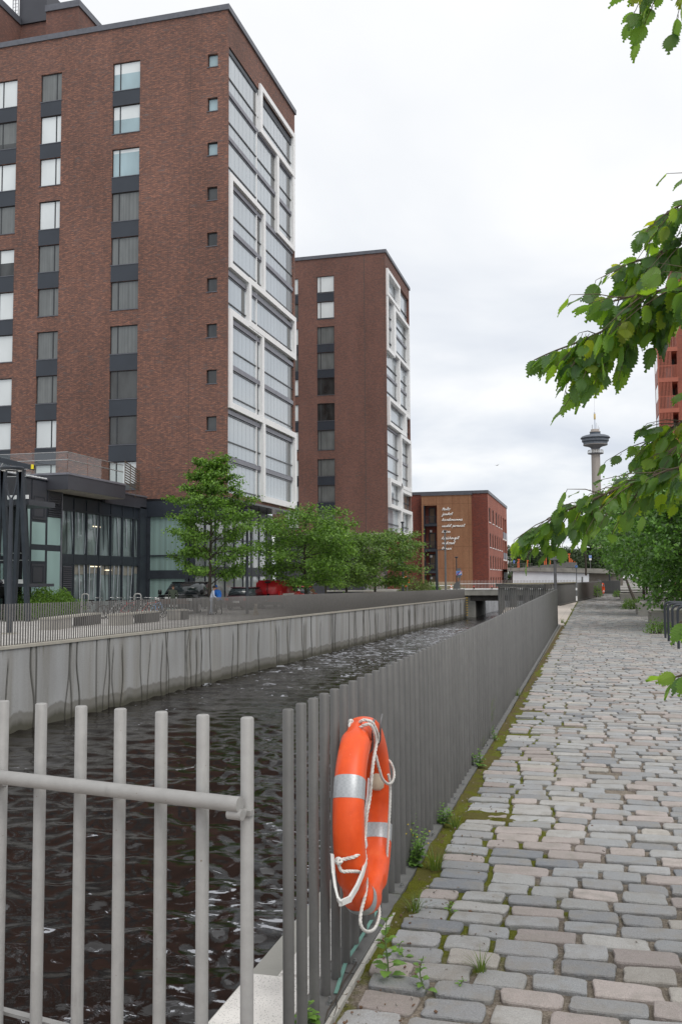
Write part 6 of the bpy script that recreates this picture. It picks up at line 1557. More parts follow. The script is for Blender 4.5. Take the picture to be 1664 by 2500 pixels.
lt('roof', [(35.5, 1068.8), (35, 1067), (32, 1063.8), (26, 1061.6), (16, 1060.2), (12, 1060)], gm); lt('roof_soffit', [(35.5, 1068.8), (31, 1067.8)], um)
lt('upper_deck', [(17, 1060.5), (14, 1058.5), (12.5, 1057), (12.5, 1054.5), (13.2, 1054)], dm); lt('upper_drum', [(12.6, 1054.6), (13, 1053.8), (13, 1052), (10.2, 1051.3), (10.2, 1046.6), (0, 1046.3)], cm.m)
lt('mast', [(.9, 1047), (.75, 1021)], simple('mast_blue', (.25, .30, .42), .6), True, 8); lt('mast_drum', [(2.3, 1021.3), (2.4, 1021), (2.4, 1008.5), (2.0, 1008)], simple('mast_yellow', (.55, .42, .18), .7), True, 12); lt('mast_tip', [(1.8, 1008), (1.8, 1004), (.4, 1003.5), (.25, 965)], simple('mast_white', (.5, .5, .55), .7), True, 8)
mb = MB()
for dx, y in ((-7, 1036), (-5.5, 1035), (4, 1031), (7.5, 1038), (10, 1043)):
    mb.tube([(tx+dx*pr, ty-2, tz(1047)), (tx+dx*pr, ty-2, tz(y))], .12, 4)
mb.build('antenna', M['signgrey'], OT)

# ------------------------------------------------------------------ red apartment building on the right
Xr = 0; Yq = 88.0
A = aty(1655, 900, Yq)
RBg = thing('apartment_building', 'orange red brick apartment block with slatted balconies at the right edge', 'building', (A.x+8, Yq+10, 0))
xw = aty(1652, 900, Yq+1.0).x
mb = MB(); wf = Face((xw, Yq+1.0), (1, 0), (0, -1)); wf.wall(mb, 0, 30, 0, 31, [], .2); wl = Face((xw, Yq+1.0), (0, 1), (-1, 0))
xh = [(1.6, 3.0), (4.6, 6.0), (8, 9.4)]
hl = [(a, b_, z, z+2.1) for a, b_ in xh for z in (25.2, 22.3, 28.4)]
wl.wall(mb, 0, 12, 0, 31, hl, .25, 0, 0, 1); mb.build('wall', [M['brick4'], M['room']], RBg)
for h in hl:
    mb = MB(); wl.frame(mb, *h, .1, -.2, -.1); fr = mb.build('window', M['redpanel'], RBg); mb = MB(); wl.pane(mb, h[0]+.1, h[1]-.1, h[2]+.1, h[3]-.1, -.15); mb.build('pane', M['darkglass'], fr)
    mb = MB(); wl.box(mb, h[0]-.1, h[1]+.1, h[2]-.12, h[2]-.002, -.1, .12); mb.build('sill', M['offwhite'], fr)
bx0 = aty(1603, 860, Yq).x; 
slab = [aty(1625, y, Yq) for y in (851, 925.5, 1000.5, 1075)]
dp = 3.6
for i, s_ in enumerate(slab):
    mb = MB(); mb.box(bx0, xw-.02, Yq-.05, Yq+dp, s_.z-.26, s_.z+.12); mb.build('balcony_slab', M['redpanel'], RBg)
    if i == 0: continue
    top = slab[i-1].z-.26; z0 = s_.z+.12
    mb = MB()
    for xx in np.linspace(bx0+.2, bx0+(xw-bx0)*.66, 9): mb.box(xx-.032, xx+.032, Yq-.03, Yq+.03, z0, top)
    mb.build('slat_screen', M['redpanel'], RBg)
    for ya in (Yq-.04, Yq+dp-.14): mb = MB(); mb.box(bx0, bx0+.12, ya, ya+.14, z0, top); mb.build('corner_post', M['redpanel'], RBg)
    mb = MB(); mb.box(bx0+.05, xw-.05, Yq+.0, Yq+.05, z0+1.05, z0+1.15)
    for xx in np.linspace(bx0+(xw-bx0)*.68, xw-.1, 9): mb.box(xx-.015, xx+.015, Yq, Yq+.03, z0, z0+1.1)
    mb.build('railing', M['redpanel'], RBg)
    mb = MB(); mb.quad((bx0+.1, Yq+dp*.98, z0), (xw, Yq+dp*.98, z0), (xw, Yq+dp*.98, top), (bx0+.1, Yq+dp*.98, top)); mb.build('back_glass', M['darkglass'], RBg)
    mb = MB(); mb.quad((bx0+.02, Yq+.3, z0+1.0), (bx0+.02, Yq+dp-.3, z0+1.0), (bx0+.02, Yq+dp-.3, top-.1), (bx0+.02, Yq+.3, top-.1)); mb.build('side_glass', M['balc'], RBg)
    mb = MB(); mb.quad((bx0+.02, Yq+.1, z0), (bx0+.02, Yq+dp-.1, z0), (bx0+.02, Yq+dp-.1, z0+1.0), (bx0+.02, Yq+.1, z0+1.0)); mb.build('side_panel', M['redpanel'], RBg)
mb = MB(); z0 = slab[0].z+.12
for xx in np.linspace(bx0+.05, xw-.05, 14): mb.box(xx-.012, xx+.012, Yq, Yq+.03, z0, z0+1.25)
for yy in np.linspace(Yq, Yq+dp, 14): mb.box(bx0, bx0+.03, yy-.012, yy+.012, z0, z0+1.25)
mb.box(bx0, xw, Yq-.01, Yq+.04, z0+1.25, z0+1.3); mb.box(bx0-.01, bx0+.04, Yq, Yq+dp, z0+1.25, z0+1.3); mb.build('terrace_railing', M['redpanel'], RBg)
# low pale building glimpsed through the right trees
mb = MB(); mb.box(9, 26, 60, 85, 0, 7); o = mb.build('low_building', simple('pink_render', (.42, .30, .27), .9)); tag(o, 'pale pink rendered low building glimpsed through the dark green trees', 'building')
# bird
q = atD(1213, 1136, 140); mb = MB(); a, b_, c = Vector((-.42, 0, -.05)), Vector((0, 0, .05)), Vector((.42, .05, .22))
mb.tube([q+Vector((-.16, -.05, -.03)), q, q+Vector((.18, .06, .03))], [.02, .06, .015], 6); bd_ = mb.build('bird', simple('gull_grey', (.25, .25, .27), .8)); tag(bd_, 'small gull gliding in front of the grey clouds', 'bird')
for s_ in (a, c):
    mb = MB(); mid = s_*.5+Vector((0, .02, .06)); mb.add([q+Vector((-.03, -.06, .02)), q+Vector((.03, .06, .02)), q+mid+Vector((.0, .08, 0)), q+mid-Vector((0, .07, 0)), q+s_], [(0, 1, 2, 3), (3, 2, 4)]); w_ = mb.build('wing', bpy.data.materials['gull_grey'], None); w_.parent = bd_
# ------------------------------------------------------------------ foliage
def leaf_quads(P, N_, size, rng, fold=.25):
    """P: (n,3) centres, N_: (n,3) normals -> folded diamond leaves, 2 quads each"""
    n = len(P); N_ = N_/np.linalg.norm(N_, axis=1, keepdims=True)
    t = rng.normal(size=(n, 3)); t -= (t*N_).sum(1, keepdims=True)*N_; t /= np.linalg.norm(t, axis=1, keepdims=True); b_ = np.cross(N_, t)
    s = (size*rng.uniform(.65, 1.35, n))[:, None]
    base = P-t*s*.5; tip = P+t*s*.5-N_*s*.12; m1 = P-t*s*.05; l_ = m1+b_*s*.34+N_*s*fold*.4; r_ = m1-b_*s*.34+N_*s*fold*.4; m2 = P+t*s*.08
    V = np.stack([base, l_, tip, r_, m2], 1).reshape(-1, 3); i = np.arange(n)[:, None]*5
    Q = np.concatenate([i+np.array([0, 4, 2, 1]), i+np.array([0, 3, 2, 4])], 0)
    return V, Q
def tree(name, label, x, y, z0, h, rad, z_c, n_limb, leaves, lsize, mat, seed, group=None, prof=None, trunk_r=.09, sub=6, flat=.45, lean=(0, 0), up=.25, spread=.16, cat='tree', az_bias=None, trunk=True, twig_len=.42):
    rg = np.random.default_rng(seed); T_ = thing(name, label, cat, (x, y, z0), group)
    prof = prof or (lambda t: (1-t)**.7*.9+.12)
    mb = MB(); ax = lambda t: Vector((x+lean[0]*t+.05*math.sin(t*6+seed), y+lean[1]*t+.05*math.cos(t*5), z0+h*t))
    ts = np.linspace(0, .97, 12); mb.tube([ax(t) for t in ts], [trunk_r*(1-.85*t)+.008 for t in ts], 8)
    C = []; Wt = []
    for i in range(n_limb):
        t = z_c/h+(1-z_c/h)*((i+.5)/n_limb)**.9*.97; az = i*2.4+rg.uniform(-.5, .5)
        if az_bias is not None and rg.random() < .6: az = az_bias+rg.normal(0, .7)
        L_ = rad*prof((t-z_c/h)/(1-z_c/h))*rg.uniform(.72, 1.22); a0 = ax(t*.98); d = Vector((math.cos(az), math.sin(az), 0))
        pts = [a0+d*L_*s+Vector((0, 0, L_*(up*s+.12*math.sin(s*3+i)-.12*s*s))) for s in np.linspace(0, 1, 6)]
        mb.tube(pts, [max(.006, trunk_r*.42*(1-.8*s)*(1-.5*t)) for s in np.linspace(0, 1, 6)], 5, cap=False)
        for k_ in range(sub):
            s = .25+.75*(k_+rg.uniform(0, 1))/sub; j = min(int(s*5), 4); p0 = pts[j].lerp(pts[j+1], s*5-j)
            az2 = az+rg.choice([-1, 1])*rg.uniform(.35, 1.25); l2 = L_*twig_len*(1.15-.6*s)*rg.uniform(.6, 1.3); d2 = Vector((math.cos(az2), math.sin(az2), rg.uniform(-.12, .35)))
            p1 = p0+d2*l2; mb.tube([p0, p0.lerp(p1, .5)+Vector((0, 0, .04*l2)), p1], [.012, .008, .004], 4, cap=False)
            for s2 in np.linspace(.25, 1.08, 5): C.append(p0+d2*l2*s2); Wt.append(.6+.5*s2)
        for s in np.linspace(.55, 1.05, 4): C.append(pts[0].lerp(pts[-1], s)); Wt.append(1)
    for s in np.linspace(.85, 1.02, 4): C.append(ax(s)); Wt.append(1)
    if trunk: mb.build('trunk', M['bark'], T_)
    C = np.array([tuple(c) for c in C]); Wt = np.array(Wt); Wt *= rg.uniform(.3, 1.6, len(Wt)); idx = rg.choice(len(C), leaves, p=Wt/Wt.sum())
    sg = rad*spread; P = C[idx]+rg.normal(size=(leaves, 3))*np.array([sg, sg, sg*flat]); P[:, 2] = np.maximum(P[:, 2], z0+.05)
    N_ = rg.normal(size=(leaves, 3))*.75+np.array([0, 0, .75])+(P-np.array([x, y, z0+h*.5]))*.10
    V, Q = leaf_quads(P, N_, lsize, rg); np_mesh('crown', V, Q, mat, T_)
    return T_
sg_ = 'street trees on the far quay'
tt = aty(515, 1125, 50)
tree('street_tree', 'slender young street tree with layered branches in front of the brick corner', tt.x, 50, quayz(50), tt.z+.45+.2, 2.0, 1.6, 48, 19000, .155, M['leaf_tree'], 4, sg_, lambda t: .78+.45*math.sin(min(t, .8)*3.4)-.95*max(0, t-.35), .11, 7, .55, up=.5, spread=.10)
q = aty(745, 1245, 63); tree('street_tree', 'broad bushy street tree right of the red van', q.x, 63, quayz(63), 6.6, 2.75, 1.4, 38, 15500, .175, M['leaf_tree'], 8, sg_, lambda t: .72+.5*math.sin(t*2.6), .12, 6, .5, up=.22, spread=.13)
q = aty(845, 1300, 74); tree('street_tree', 'rounded street tree between the broad bushy one and the last one', q.x, 74, quayz(74), 5.6, 2.3, 1.3, 30, 11000, .19, M['leaf_tree_pale'], 15, sg_, lambda t: .75+.45*math.sin(t*2.6), .11, 6, .5, up=.22, spread=.14)
q = aty(915, 1310, 80); tree('street_tree', 'last street tree with a long branch reaching towards the rust panel', q.x, 80, quayz(80), 6.0, 2.9, 1.3, 28, 11000, .19, M['leaf_tree_pale'], 23, sg_, lambda t: .8+.4*math.sin(t*2.8), .11, 6, .42, up=.2, spread=.12, az_bias=-.3)
q = aty(795, 1310, 92); tree('street_tree', 'hazy street tree filling the gap behind the bushy trees', q.x, 92, quayz(92), 7.6, 3.0, 1.5, 24, 10000, .22, M['leaf_tree'], 41, sg_, None, .11, 6, .5)
# bushes and hedges
def bush(name, label, cx, cy, z0, sx, sy, h, n, ls, mat, seed, rot=0, cat='bush', group=None):
    rg = np.random.default_rng(seed); B_ = thing(name, label, cat, (cx, cy, z0), group)
    u_ = rg.uniform(-1, 1, (n, 2)); top = .80+.20*np.sin(u_[:, 0]*7+seed)*np.cos(u_[:, 1]*5)+.10*np.sin(u_[:, 0]*17+u_[:, 1]*9)
    edge = np.clip(1-np.maximum(np.abs(u_[:, 0]), np.abs(u_[:, 1]))**4*.6, .2, 1); zz_ = rg.random(n)**.6*top*edge
    P = np.stack([u_[:, 0]*sx, u_[:, 1]*sy, zz_*h], 1)+rg.normal(size=(n, 3))*.06; c, s = math.cos(rot), math.sin(rot)
    P = np.stack([P[:, 0]*c-P[:, 1]*s+cx, P[:, 0]*s+P[:, 1]*c+cy, np.maximum(P[:, 2], .03)+z0], 1)
    V, Q = leaf_quads(P, rg.normal(size=(n, 3))+np.array([0, 0, .6]), ls, rg); np_mesh('foliage', V, Q, mat, B_)
    mb = MB()
    for i in range(14):
        a = (cx+rg.uniform(-.7, .7)*sx*c, cy+rg.uniform(-.7, .7)*sx*s); mb.tube([(*a, z0), (a[0]+rg.uniform(-.1, .1), a[1]+rg.uniform(-.1, .1), z0+h*.7)], [.02, .006], 4)
    mb.build('stems', M['bark'], B_); return B_
a = atz(52, 1519, -.33); b_ = atz(192, 1505, -.33)
d_ = b_-a; bush('hedge', 'bright green clipped hedge in front of the frosted glass panels', (a.x+b_.x)/2-.7, (a.y+b_.y)/2+.6, -.32, d_.length/2, .8, 1.72, 15000, .085, M['leaf_hedge'], 3, math.atan2(d_.y, d_.x), 'hedge')
q = aty(1008, 1430, 96); bush('shrub', 'olive green shrub right of the small lifebuoy on the far quay', q.x, 97, -.5, 1.75, 1.2, 2.5, 4500, .12, M['leaf_olive'], 5)
q = aty(1040, 1430, 100); bush('shrub', 'green shrub at the foot of the dark stair landings', q.x, 101, -.5, 1.5, 1.0, 2.1, 3500, .12, M['leaf_tree'], 6)
q = aty(1080, 1430, 122); bush('shrub', 'low green shrub row behind the cream bars', q.x, 122, -.3, 3.2, .8, 1.5, 3000, .13, M['leaf_olive'], 9)
q = aty(1245, 1410, 190); bush('shrub', 'yellow green bush beside the wing wall of the ramp', q.x, 176, 0, 2.2, 2, 2.9, 2500, .25, M['leaf_hedge'], 12)
# dark green trees along the right of the path
rg_n = 'dark green trees along the right of the path'
hp = lambda t: .93+.3*math.sin(t*2.8)-.35*max(0, t-.75)*2
tree('hornbeam', 'nearest dark green tree with low foliage over the concrete bench', 4.45, 32.5, 0, 5.7, 2.75, .95, 62, 38000, .135, M['leaf_hornbeam'], 2, rg_n, hp, .10, 9, .8, up=.12, spread=.075)
tree('hornbeam', 'second dark green tree overhanging the path', 4.1, 43.5, 0, 6.0, 2.7, 1.6, 50, 24000, .155, M['leaf_hornbeam'], 7, rg_n, hp, .10, 8, .8, up=.12, spread=.08)
tree('hornbeam', 'third dark green tree whose branches reach far over the path', 3.5, 55, 0, 6.4, 2.9, 1.8, 42, 17000, .185, M['leaf_hornbeam'], 13, rg_n, hp, .10, 8, .8, up=.14, spread=.08)
tree('hornbeam', 'dark green tree at the back of the row by the litter bin', 3.7, 72, 0, 6.4, 2.7, 2.0, 38, 13000, .19, M['leaf_hornbeam'], 19, rg_n, hp, .10, 6, .7, up=.14, spread=.09)
tree('hornbeam', 'dark green tree closing the row beyond the litter bin', 5.4, 98, 0, 7.0, 3.0, 2.2, 28, 9000, .22, M['leaf_hornbeam'], 29, rg_n, hp, .10, 6, .7)
mb = MB(); p0 = atz(1551, 1471, 0); mb.tube([p0, p0+Vector((-.35, .2, .9)), p0+Vector((-.6, .4, 1.7))], [.11, .09, .07], 8); tag(mb.build('leaning_trunk', M['bark']), 'leaning dark bare trunk behind the second concrete bench', 'tree trunk')
# lime green bush clump on the path
def tuft(name, label, x, y, z, r_, h, n, mat, seed, cat='grass', kind_leaf=False, ls=.03, group=None):
    rg = np.random.default_rng(seed); T_ = thing(name, label, cat, (x, y, z), group); V = []; Q = []
    for i in range(n):
        a = rg.uniform(0, 2*PI); rr = r_*.35*math.sqrt(rg.random()); L_ = h*rg.uniform(.5, 1.15); b0 = np.array([x+rr*math.cos(a), y+rr*math.sin(a), z]); d = np.array([math.cos(a), math.sin(a), 0])*r_*rg.uniform(.2, 1.1); w_ = np.array([-math.sin(a), math.cos(a), 0])*(.0022+.004*h)
        pr_ = None
        for k_ in range(5):
            s = k_/4; p = b0+d*s*s+np.array([0, 0, L_*(s-.28*s*s)]); ww = w_*(1-s*.92); V += [p-ww, p+ww]
            if k_: j = len(V); Q.append((j-4, j-3, j-1, j-2))
    np_mesh('blades', V, Q, mat, T_); return T_
q = atz(1540, 1487.5, 0); bush('weed_clump', 'round green weed clump growing on the path beside the second bench', q.x, q.y, 0, .42, .4, .62, 1600, .05, M['leaf_hedge'], 2)
q = atz(1506, 1458, 0); bush('weed_clump', 'small dark weed by the corner of the third bench', q.x, q.y, 0, .3, .3, .62, 500, .07, M['leaf_tree'], 8)
q = atz(1610, 1547, 0); bush('weed_clump', 'low weeds between the bike hoops and the nearest bench', q.x, q.y, 0, .38, .35, .42, 900, .045, M['leaf_tree'], 4)
q = aty(1449, 1455, 82); bush('weed_clump', 'upright weed at the foot of the fence before the far lifebuoy', q.x+.25, q.y, 0, .4, .4, 1.3, 400, .09, M['leaf_weed'], 21)
q = atz(1372, 1521, 0)
for i, (px, py, r_, h_, n_, lb) in enumerate(((1372, 1521, .16, .24, 60, 'grass tuft at the foot of the fence end'), (1378, 1523, .12, .15, 40, 'small grass tuft on the seam between setts and beige landing'), (1395, 1490, .12, .2, 40, 'grass tuft half way along the landing seam'), (1186, 1795, .12, .55, 70, 'tall wispy grass leaning against the dark fence'), (1170, 1830, .1, .18, 50, 'dry grass tuft below the wispy grass'), (1012, 2225, .10, .12, 46, 'grass tuft on the mossy setts right of the lifebuoy'), (1172, 2370, .08, .11, 34, 'fine grass tuft growing between two near setts'), (1060, 2120, .12, .16, 60, 'grass at the moss edge below the leafy weed'), (1110, 2020, .09, .14, 40, 'grass tuft on the moss above the leafy weed'), (1262, 1700, .1, .16, 40, 'small grass tuft far along the fence foot'))):
    q = atz(px, py, 0); tuft('grass_tuft', lb, q.x, q.y, -.005, r_, h_, n_, M['grass'], 50+i, 'grass', group='grass tufts along the fence foot')
# leafy weeds
def weed(label, x, y, h, n, ls, seed, lean=(0, 0), stems=1, group='leafy weeds along the fence foot', yellow=0):
    rg = np.random.default_rng(seed); W_ = thing('weed', label, 'weed', (x, y, -.01), group); V = []; Q = []; mb = MB()
    for s_ in range(stems):
        hh = h*(1 if s_ == 0 else rg.uniform(.5, .95)); dx, dy = lean[0]+rg.normal(0, .12)*(s_ > 0)+rg.normal(0, .03), lean[1]+rg.normal(0, .12)*(s_ > 0)
        ax_ = lambda t: np.array([x+dx*t*hh*2+.01*math.sin(t*5+seed), y+dy*t*hh*2, -.01+hh*t])
        mb.tube([tuple(ax_(t)) for t in np.linspace(0, 1, 8)], [.0035*(1-.7*t)*(1+h) for t in np.linspace(0, 1, 8)], 5)
        for i in range(n):
            t = .08+.92*i/n; a = i*2.4+rg.uniform(-.4, .4); L_ = ls*(1.15-.75*t)*rg.uniform(.75, 1.2); d = np.array([math.cos(a), math.sin(a), .25+.5*t]); d /= np.linalg.norm(d); sd_ = np.cross(d, [0, 0, 1]); sd_ /= np.linalg.norm(sd_); p0 = ax_(t); pt = p0+d*L_*.35
            mb.tube([tuple(p0), tuple(pt)], .0013, 4, cap=False)
            row = []
            for k_, (s, w_) in enumerate(((0, .06), (.15, .30), (.32, .42), (.42, .34), (.55, .40), (.66, .27), (.8, .24), (.9, .10), (1.0, .01))):
                c = pt+d*L_*s-np.array([0, 0, L_*.35*s*s]); up_ = np.array([0, 0, .10*L_])
                b0 = len(V); V += [c-sd_*w_*L_+up_*w_*2, c, c+sd_*w_*L_+up_*w_*2]; row.append(b0)
            for r0, r1 in zip(row, row[1:]): Q += [(r0, r0+1, r1+1, r1), (r0+1, r0+2, r1+2, r1+1)]
    np_mesh('leaves', V, Q, M['leaf_weed'], W_); mb.build('stem', M['stemgreen'], W_)
    if yellow:
        mb = MB()
        for i in range(yellow): c = (x+rg.normal(0, .05), y+rg.normal(0, .05), h*rg.uniform(.6, 1.1)); mb.lathe(c[:2], [(0, c[2]-.004), (.005, c[2]), (0, c[2]+.005)], 6)
        mb.build('flower', simple('yellow_flower', (.7, .55, .03), .6), W_)
    return W_
wp = lambda px, py: atz(px, py, 0)
q = wp(940, 2392); weed('leafy green weed growing beside the white rope end', q.x, q.y, .26, 22, .062, 1, (.0, .03))
q = wp(1032, 2418); weed('small leafy weed between two of the nearest setts', q.x, q.y, .14, 14, .040, 2, (.0, .02))
q = wp(752, 2515); weed('light green weed at the very bottom edge by the fence plate', q.x-.0, q.y+.02, .10, 14, .05, 3, (0, .02), 2)
q = wp(1022, 2118); weed('bushy weed with small yellow flowers against the dark fence', q.x-.02, q.y, .22, 26, .038, 4, (-.02, 0), 7, yellow=9)
q = wp(1018, 2105); weed('taller leafy weed rising behind the yellow flowered one', q.x-.04, q.y+.06, .30, 20, .055, 14, (0, .0), 2)
q = wp(1080, 2012); weed('low leafy weed on the mossy edge beyond the yellow flowered one', q.x, q.y, .15, 18, .045, 5, (.03, 0), 4)
q = wp(1165, 1872); weed('small leafy weed further along the mossy fence foot', q.x, q.y, .17, 16, .05, 6, (.02, 0), 3)
q = wp(1205, 1805); weed('upright little weed near the wispy grass', q.x, q.y, .15, 14, .04, 7, (0, 0), 2)
q = wp(980, 2335); weed('tiny seedling on the moss beside the rope', q.x, q.y, .07, 9, .03, 8)
q = wp(1100, 2225); weed('tiny seedling on the mossy setts', q.x, q.y, .06, 8, .028, 9)
q = wp(1125, 2408); weed('tiny seedling in the joint right of the small leafy weed', q.x, q.y, .04, 7, .022, 10)

# far wooded skyline
rgf = np.random.default_rng(77)
fi = 0
spec = []
for px in np.arange(1236, 1500, 6.5):
    D_ = 300+rgf.uniform(-40, 90); top = 1352+6*math.sin(px*.05)+rgf.uniform(-7, 6)-(5 if 1385 < px < 1425 else 0)
    spec.append((px+rgf.uniform(-2, 2), D_, top))
spec.append((1442, 260, 1324)); spec.append((1330, 250, 1350)); spec.append((1318, 215, 1362))
proto = {}
for i, (px, D_, top) in enumerate(spec):
    c = atD(px, top, D_); h = c.z+1.0; kind_ = 'conifer' if rgf.random() < .6 else 'broad'
    if kind_ not in proto:
        if kind_ == 'conifer': proto[kind_] = tree('pine_tree', 'dark pine in the distant wooded skyline', c.x, c.y, -.3, 12, 2.6, 1.5, 26, 2600, .55, M['leaf_far'], 91, 'trees of the distant wooded skyline', lambda t: 1.05-t*.9, .2, 4, .5, up=-.05, spread=.12)
        else: proto[kind_] = tree('broadleaf_tree', 'pale green broadleaf tree in the distant wooded skyline', c.x, c.y, -.3, 12, 3.6, 2, 24, 2600, .6, M['leaf_far'], 92, 'trees of the distant wooded skyline', lambda t: .8+.4*math.sin(t*2.7), .2, 4, .7, spread=.18)
        o = proto[kind_]
    else: o = copy_tree(proto[kind_])
    o.location = (c.x, c.y, -.3); s = h/12; o.scale = (s*rgf.uniform(.9, 1.3), s*1.1, s); o.rotation_euler.z = rgf.uniform(0, 6.28)
# mass of woodland behind them
rg = np.random.default_rng(5); n = 22000; xs_ = rg.uniform(-110, 60, n); D_ = rg.uniform(390, 470, n); hh = 9.5+2.0*np.sin(xs_*.11)+1.3*np.sin(xs_*.37+1)
P = np.stack([xs_, D_, rg.random(n)**.55*hh], 1); V, Q = leaf_quads(P, rg.normal(size=(n, 3))+np.array([0, -.4, .6]), 1.1, rg)
o = np_mesh('woodland', V, Q, M['leaf_far']); tag(o, 'hazy wood behind the orange poles on the skyline', 'woodland', kind='stuff')
mb = MB(); q = atD(1258, 1361, 330); mb.box(q.x-3, q.x+3, q.y-10, q.y-6, 0, q.z+.6); tag(mb.build('house', M['offwhite']), 'pale house peeping out of the distant wood', 'house')
# ------------------------------------------------------------------ lifebuoy on the near fence
bc = Vector((-.925, 3.87, .675)); R_, r_ = .332, .058
LB = thing('lifebuoy', 'orange lifebuoy with white rope and grey reflective bands hanging on the near fence', 'lifebuoy', bc)
ax = Vector((1, .05, .03)).normalized(); sN = Vector((0, -1, 0)); sN = (sN-ax*sN.dot(ax)).normalized(); sU = ax.cross(sN); sU = sU if sU.z > 0 else -sU
def RP(a, rr=0.0, w_=0.0, da=0.0):
    """a: angle from the near side going up; rr: radial offset; w_: axial offset"""
    d = sN*math.cos(a)+sU*math.sin(a); return bc+d*(R_+rr)+ax*w_
def ring_part(a0, a1, scale, n, nm, mat, sect=28, close=False):
    mb = MB(); vs = []; N_ = n
    for i in range(N_):
        a = a0+(a1-a0)*i/(N_ if close else N_-1)
        for k_ in range(sect):
            b_ = 2*PI*k_/sect; c_, s_ = math.cos(b_), math.sin(b_); q = (abs(c_)**2.5+abs(s_)**2.5)**(-1/2.5); vs.append(RP(a, r_*scale*c_*q, r_*scale*1.02*s_*q))
    fs = [(i*sect+k_, i*sect+(k_+1) % sect, ((i+1) % N_)*sect+(k_+1) % sect, ((i+1) % N_)*sect+k_) for i in range(N_ if close else N_-1) for k_ in range(sect)]
    mb.add(vs, fs, 0, True); return mb.build(nm, mat, LB)
# ring with four pinched rope grips
lugs = [math.radians(a) for a in (72, -48, 162, 252-360+180)]
lugs = [math.radians(78), math.radians(-42), math.radians(192), math.radians(-102)]
mb = MB(); vs = []; N_ = 180; sect = 36
for i in range(N_):
    a = 2*PI*i/N_; pin = max([0]+[max(0, 1-abs(((a-l_+PI) % (2*PI))-PI)/.20) for l_ in lugs]); pin = min(1, pin*2.2)
    for k_ in range(sect):
        b_ = 2*PI*k_/sect; c_, s_ = math.cos(b_), math.sin(b_); q = (abs(c_)**2.6+abs(s_)**2.6)**(-1/2.6)
        # recess everywhere except a thin ridge around the outer middle (b=0)
        db = abs(((b_+PI) % (2*PI))-PI); ridge = math.exp(-(db/.16)**2); rec = 1-.20*pin*(1-ridge)*(.25+.75*abs(s_))*(1 if db < 2.0 else .3)
        sm_ = 1+.012*math.exp(-((db)/.05)**2)*(1-pin)
        vs.append(RP(a, r_*c_*q*rec*sm_, r_*1.02*s_*q*rec*sm_))
mb.add(vs, [(i*sect+k_, i*sect+(k_+1) % sect, ((i+1) % N_)*sect+(k_+1) % sect, ((i+1) % N_)*sect+k_) for i in range(N_) for k_ in range(sect)], 0, True); mb.build('ring', M['orange'], LB)
k = NT('reflective_tape'); uu_ = k.n('SeparateXYZ'); k.l(k.pos(), uu_.inputs[0])
ck = k.n('TexChecker', Scale=95.0); k.l(k.pos(), ck.inputs[0]); k.col(k.mix(ck.outputs[1], (.43, .45, .47), (.385, .405, .425))).set(Roughness=.4, Metallic=.35); M['tape'] = k.m
for a in (28, 208, -62): ring_part(math.radians(a-6.5), math.radians(a+6.5), 1.022, 12, 'reflective_band', M['tape'])
# twisted rope
def rope(pts, rad, nm, parent, mat=None, pitch=None, closed=False, strands=3, per=7):
    P = [Vector(p) for p in pts]; out = []
    for i in range(len(P)-1):
        p0, p1, p2, p3 = P[max(i-1, 0)], P[i], P[i+1], P[min(i+2, len(P)-1)]; n = max(3, int((p2-p1).length/(rad*.75)))
        for j in range(n): t = j/n; out.append(.5*((2*p1)+(p2-p0)*t+(2*p0-5*p1+4*p2-p3)*t*t+(-p0+3*p1-3*p2+p3)*t**3))
    out.append(P[-1]); mb = MB(); pitch = pitch or rad*7; nx = None; frames = []; s = 0
    for i, p in enumerate(out):
        t = (out[min(i+1, len(out)-1)]-out[max(i-1, 0)]); t = t.normalized() if t.length > 1e-9 else Vector((0, 0, 1))
        if nx is None: nx = t.orthogonal().normalized()
        nx = (nx-t*nx.dot(t)).normalized(); 
        if i: s += (p-out[i-1]).length
        frames.append((p, nx.copy(), t.cross(nx), s))
    for k_ in range(strands):
        mb.tube([p+(n_*math.cos(2*PI*(s_/pitch+k_/strands))+b_*math.sin(2*PI*(s_/pitch+k_/strands)))*rad*.52 for p, n_, b_, s_ in frames], rad*.56, 6)
    return mb.build(nm, mat or M['rope'], parent)
fr = -1  # fence side
def knot(c, r0, nm='knot'):
    c = Vector(c); mb = MB()
    for i, (d1, d2) in enumerate(((sN, sU), (sU, ax), (ax, sN))):
        mb.tube([c+(d1*math.cos(t)+d2*math.sin(t))*r0+((sN, sU, ax)[i])*.002 for t in np.linspace(0, 2*PI, 16, endpoint=False)], r0*.48, 7, closed=True)
    return mb.build(nm, M['rope'], LB)
def pix(px, py, X): return atx(px, py, X)
# px of the enlarged photo crop (660,1700) with 1450/400 magnification
Zp = lambda x, y, X: atx(660+x*.27586, 1700+y*.27586, X)
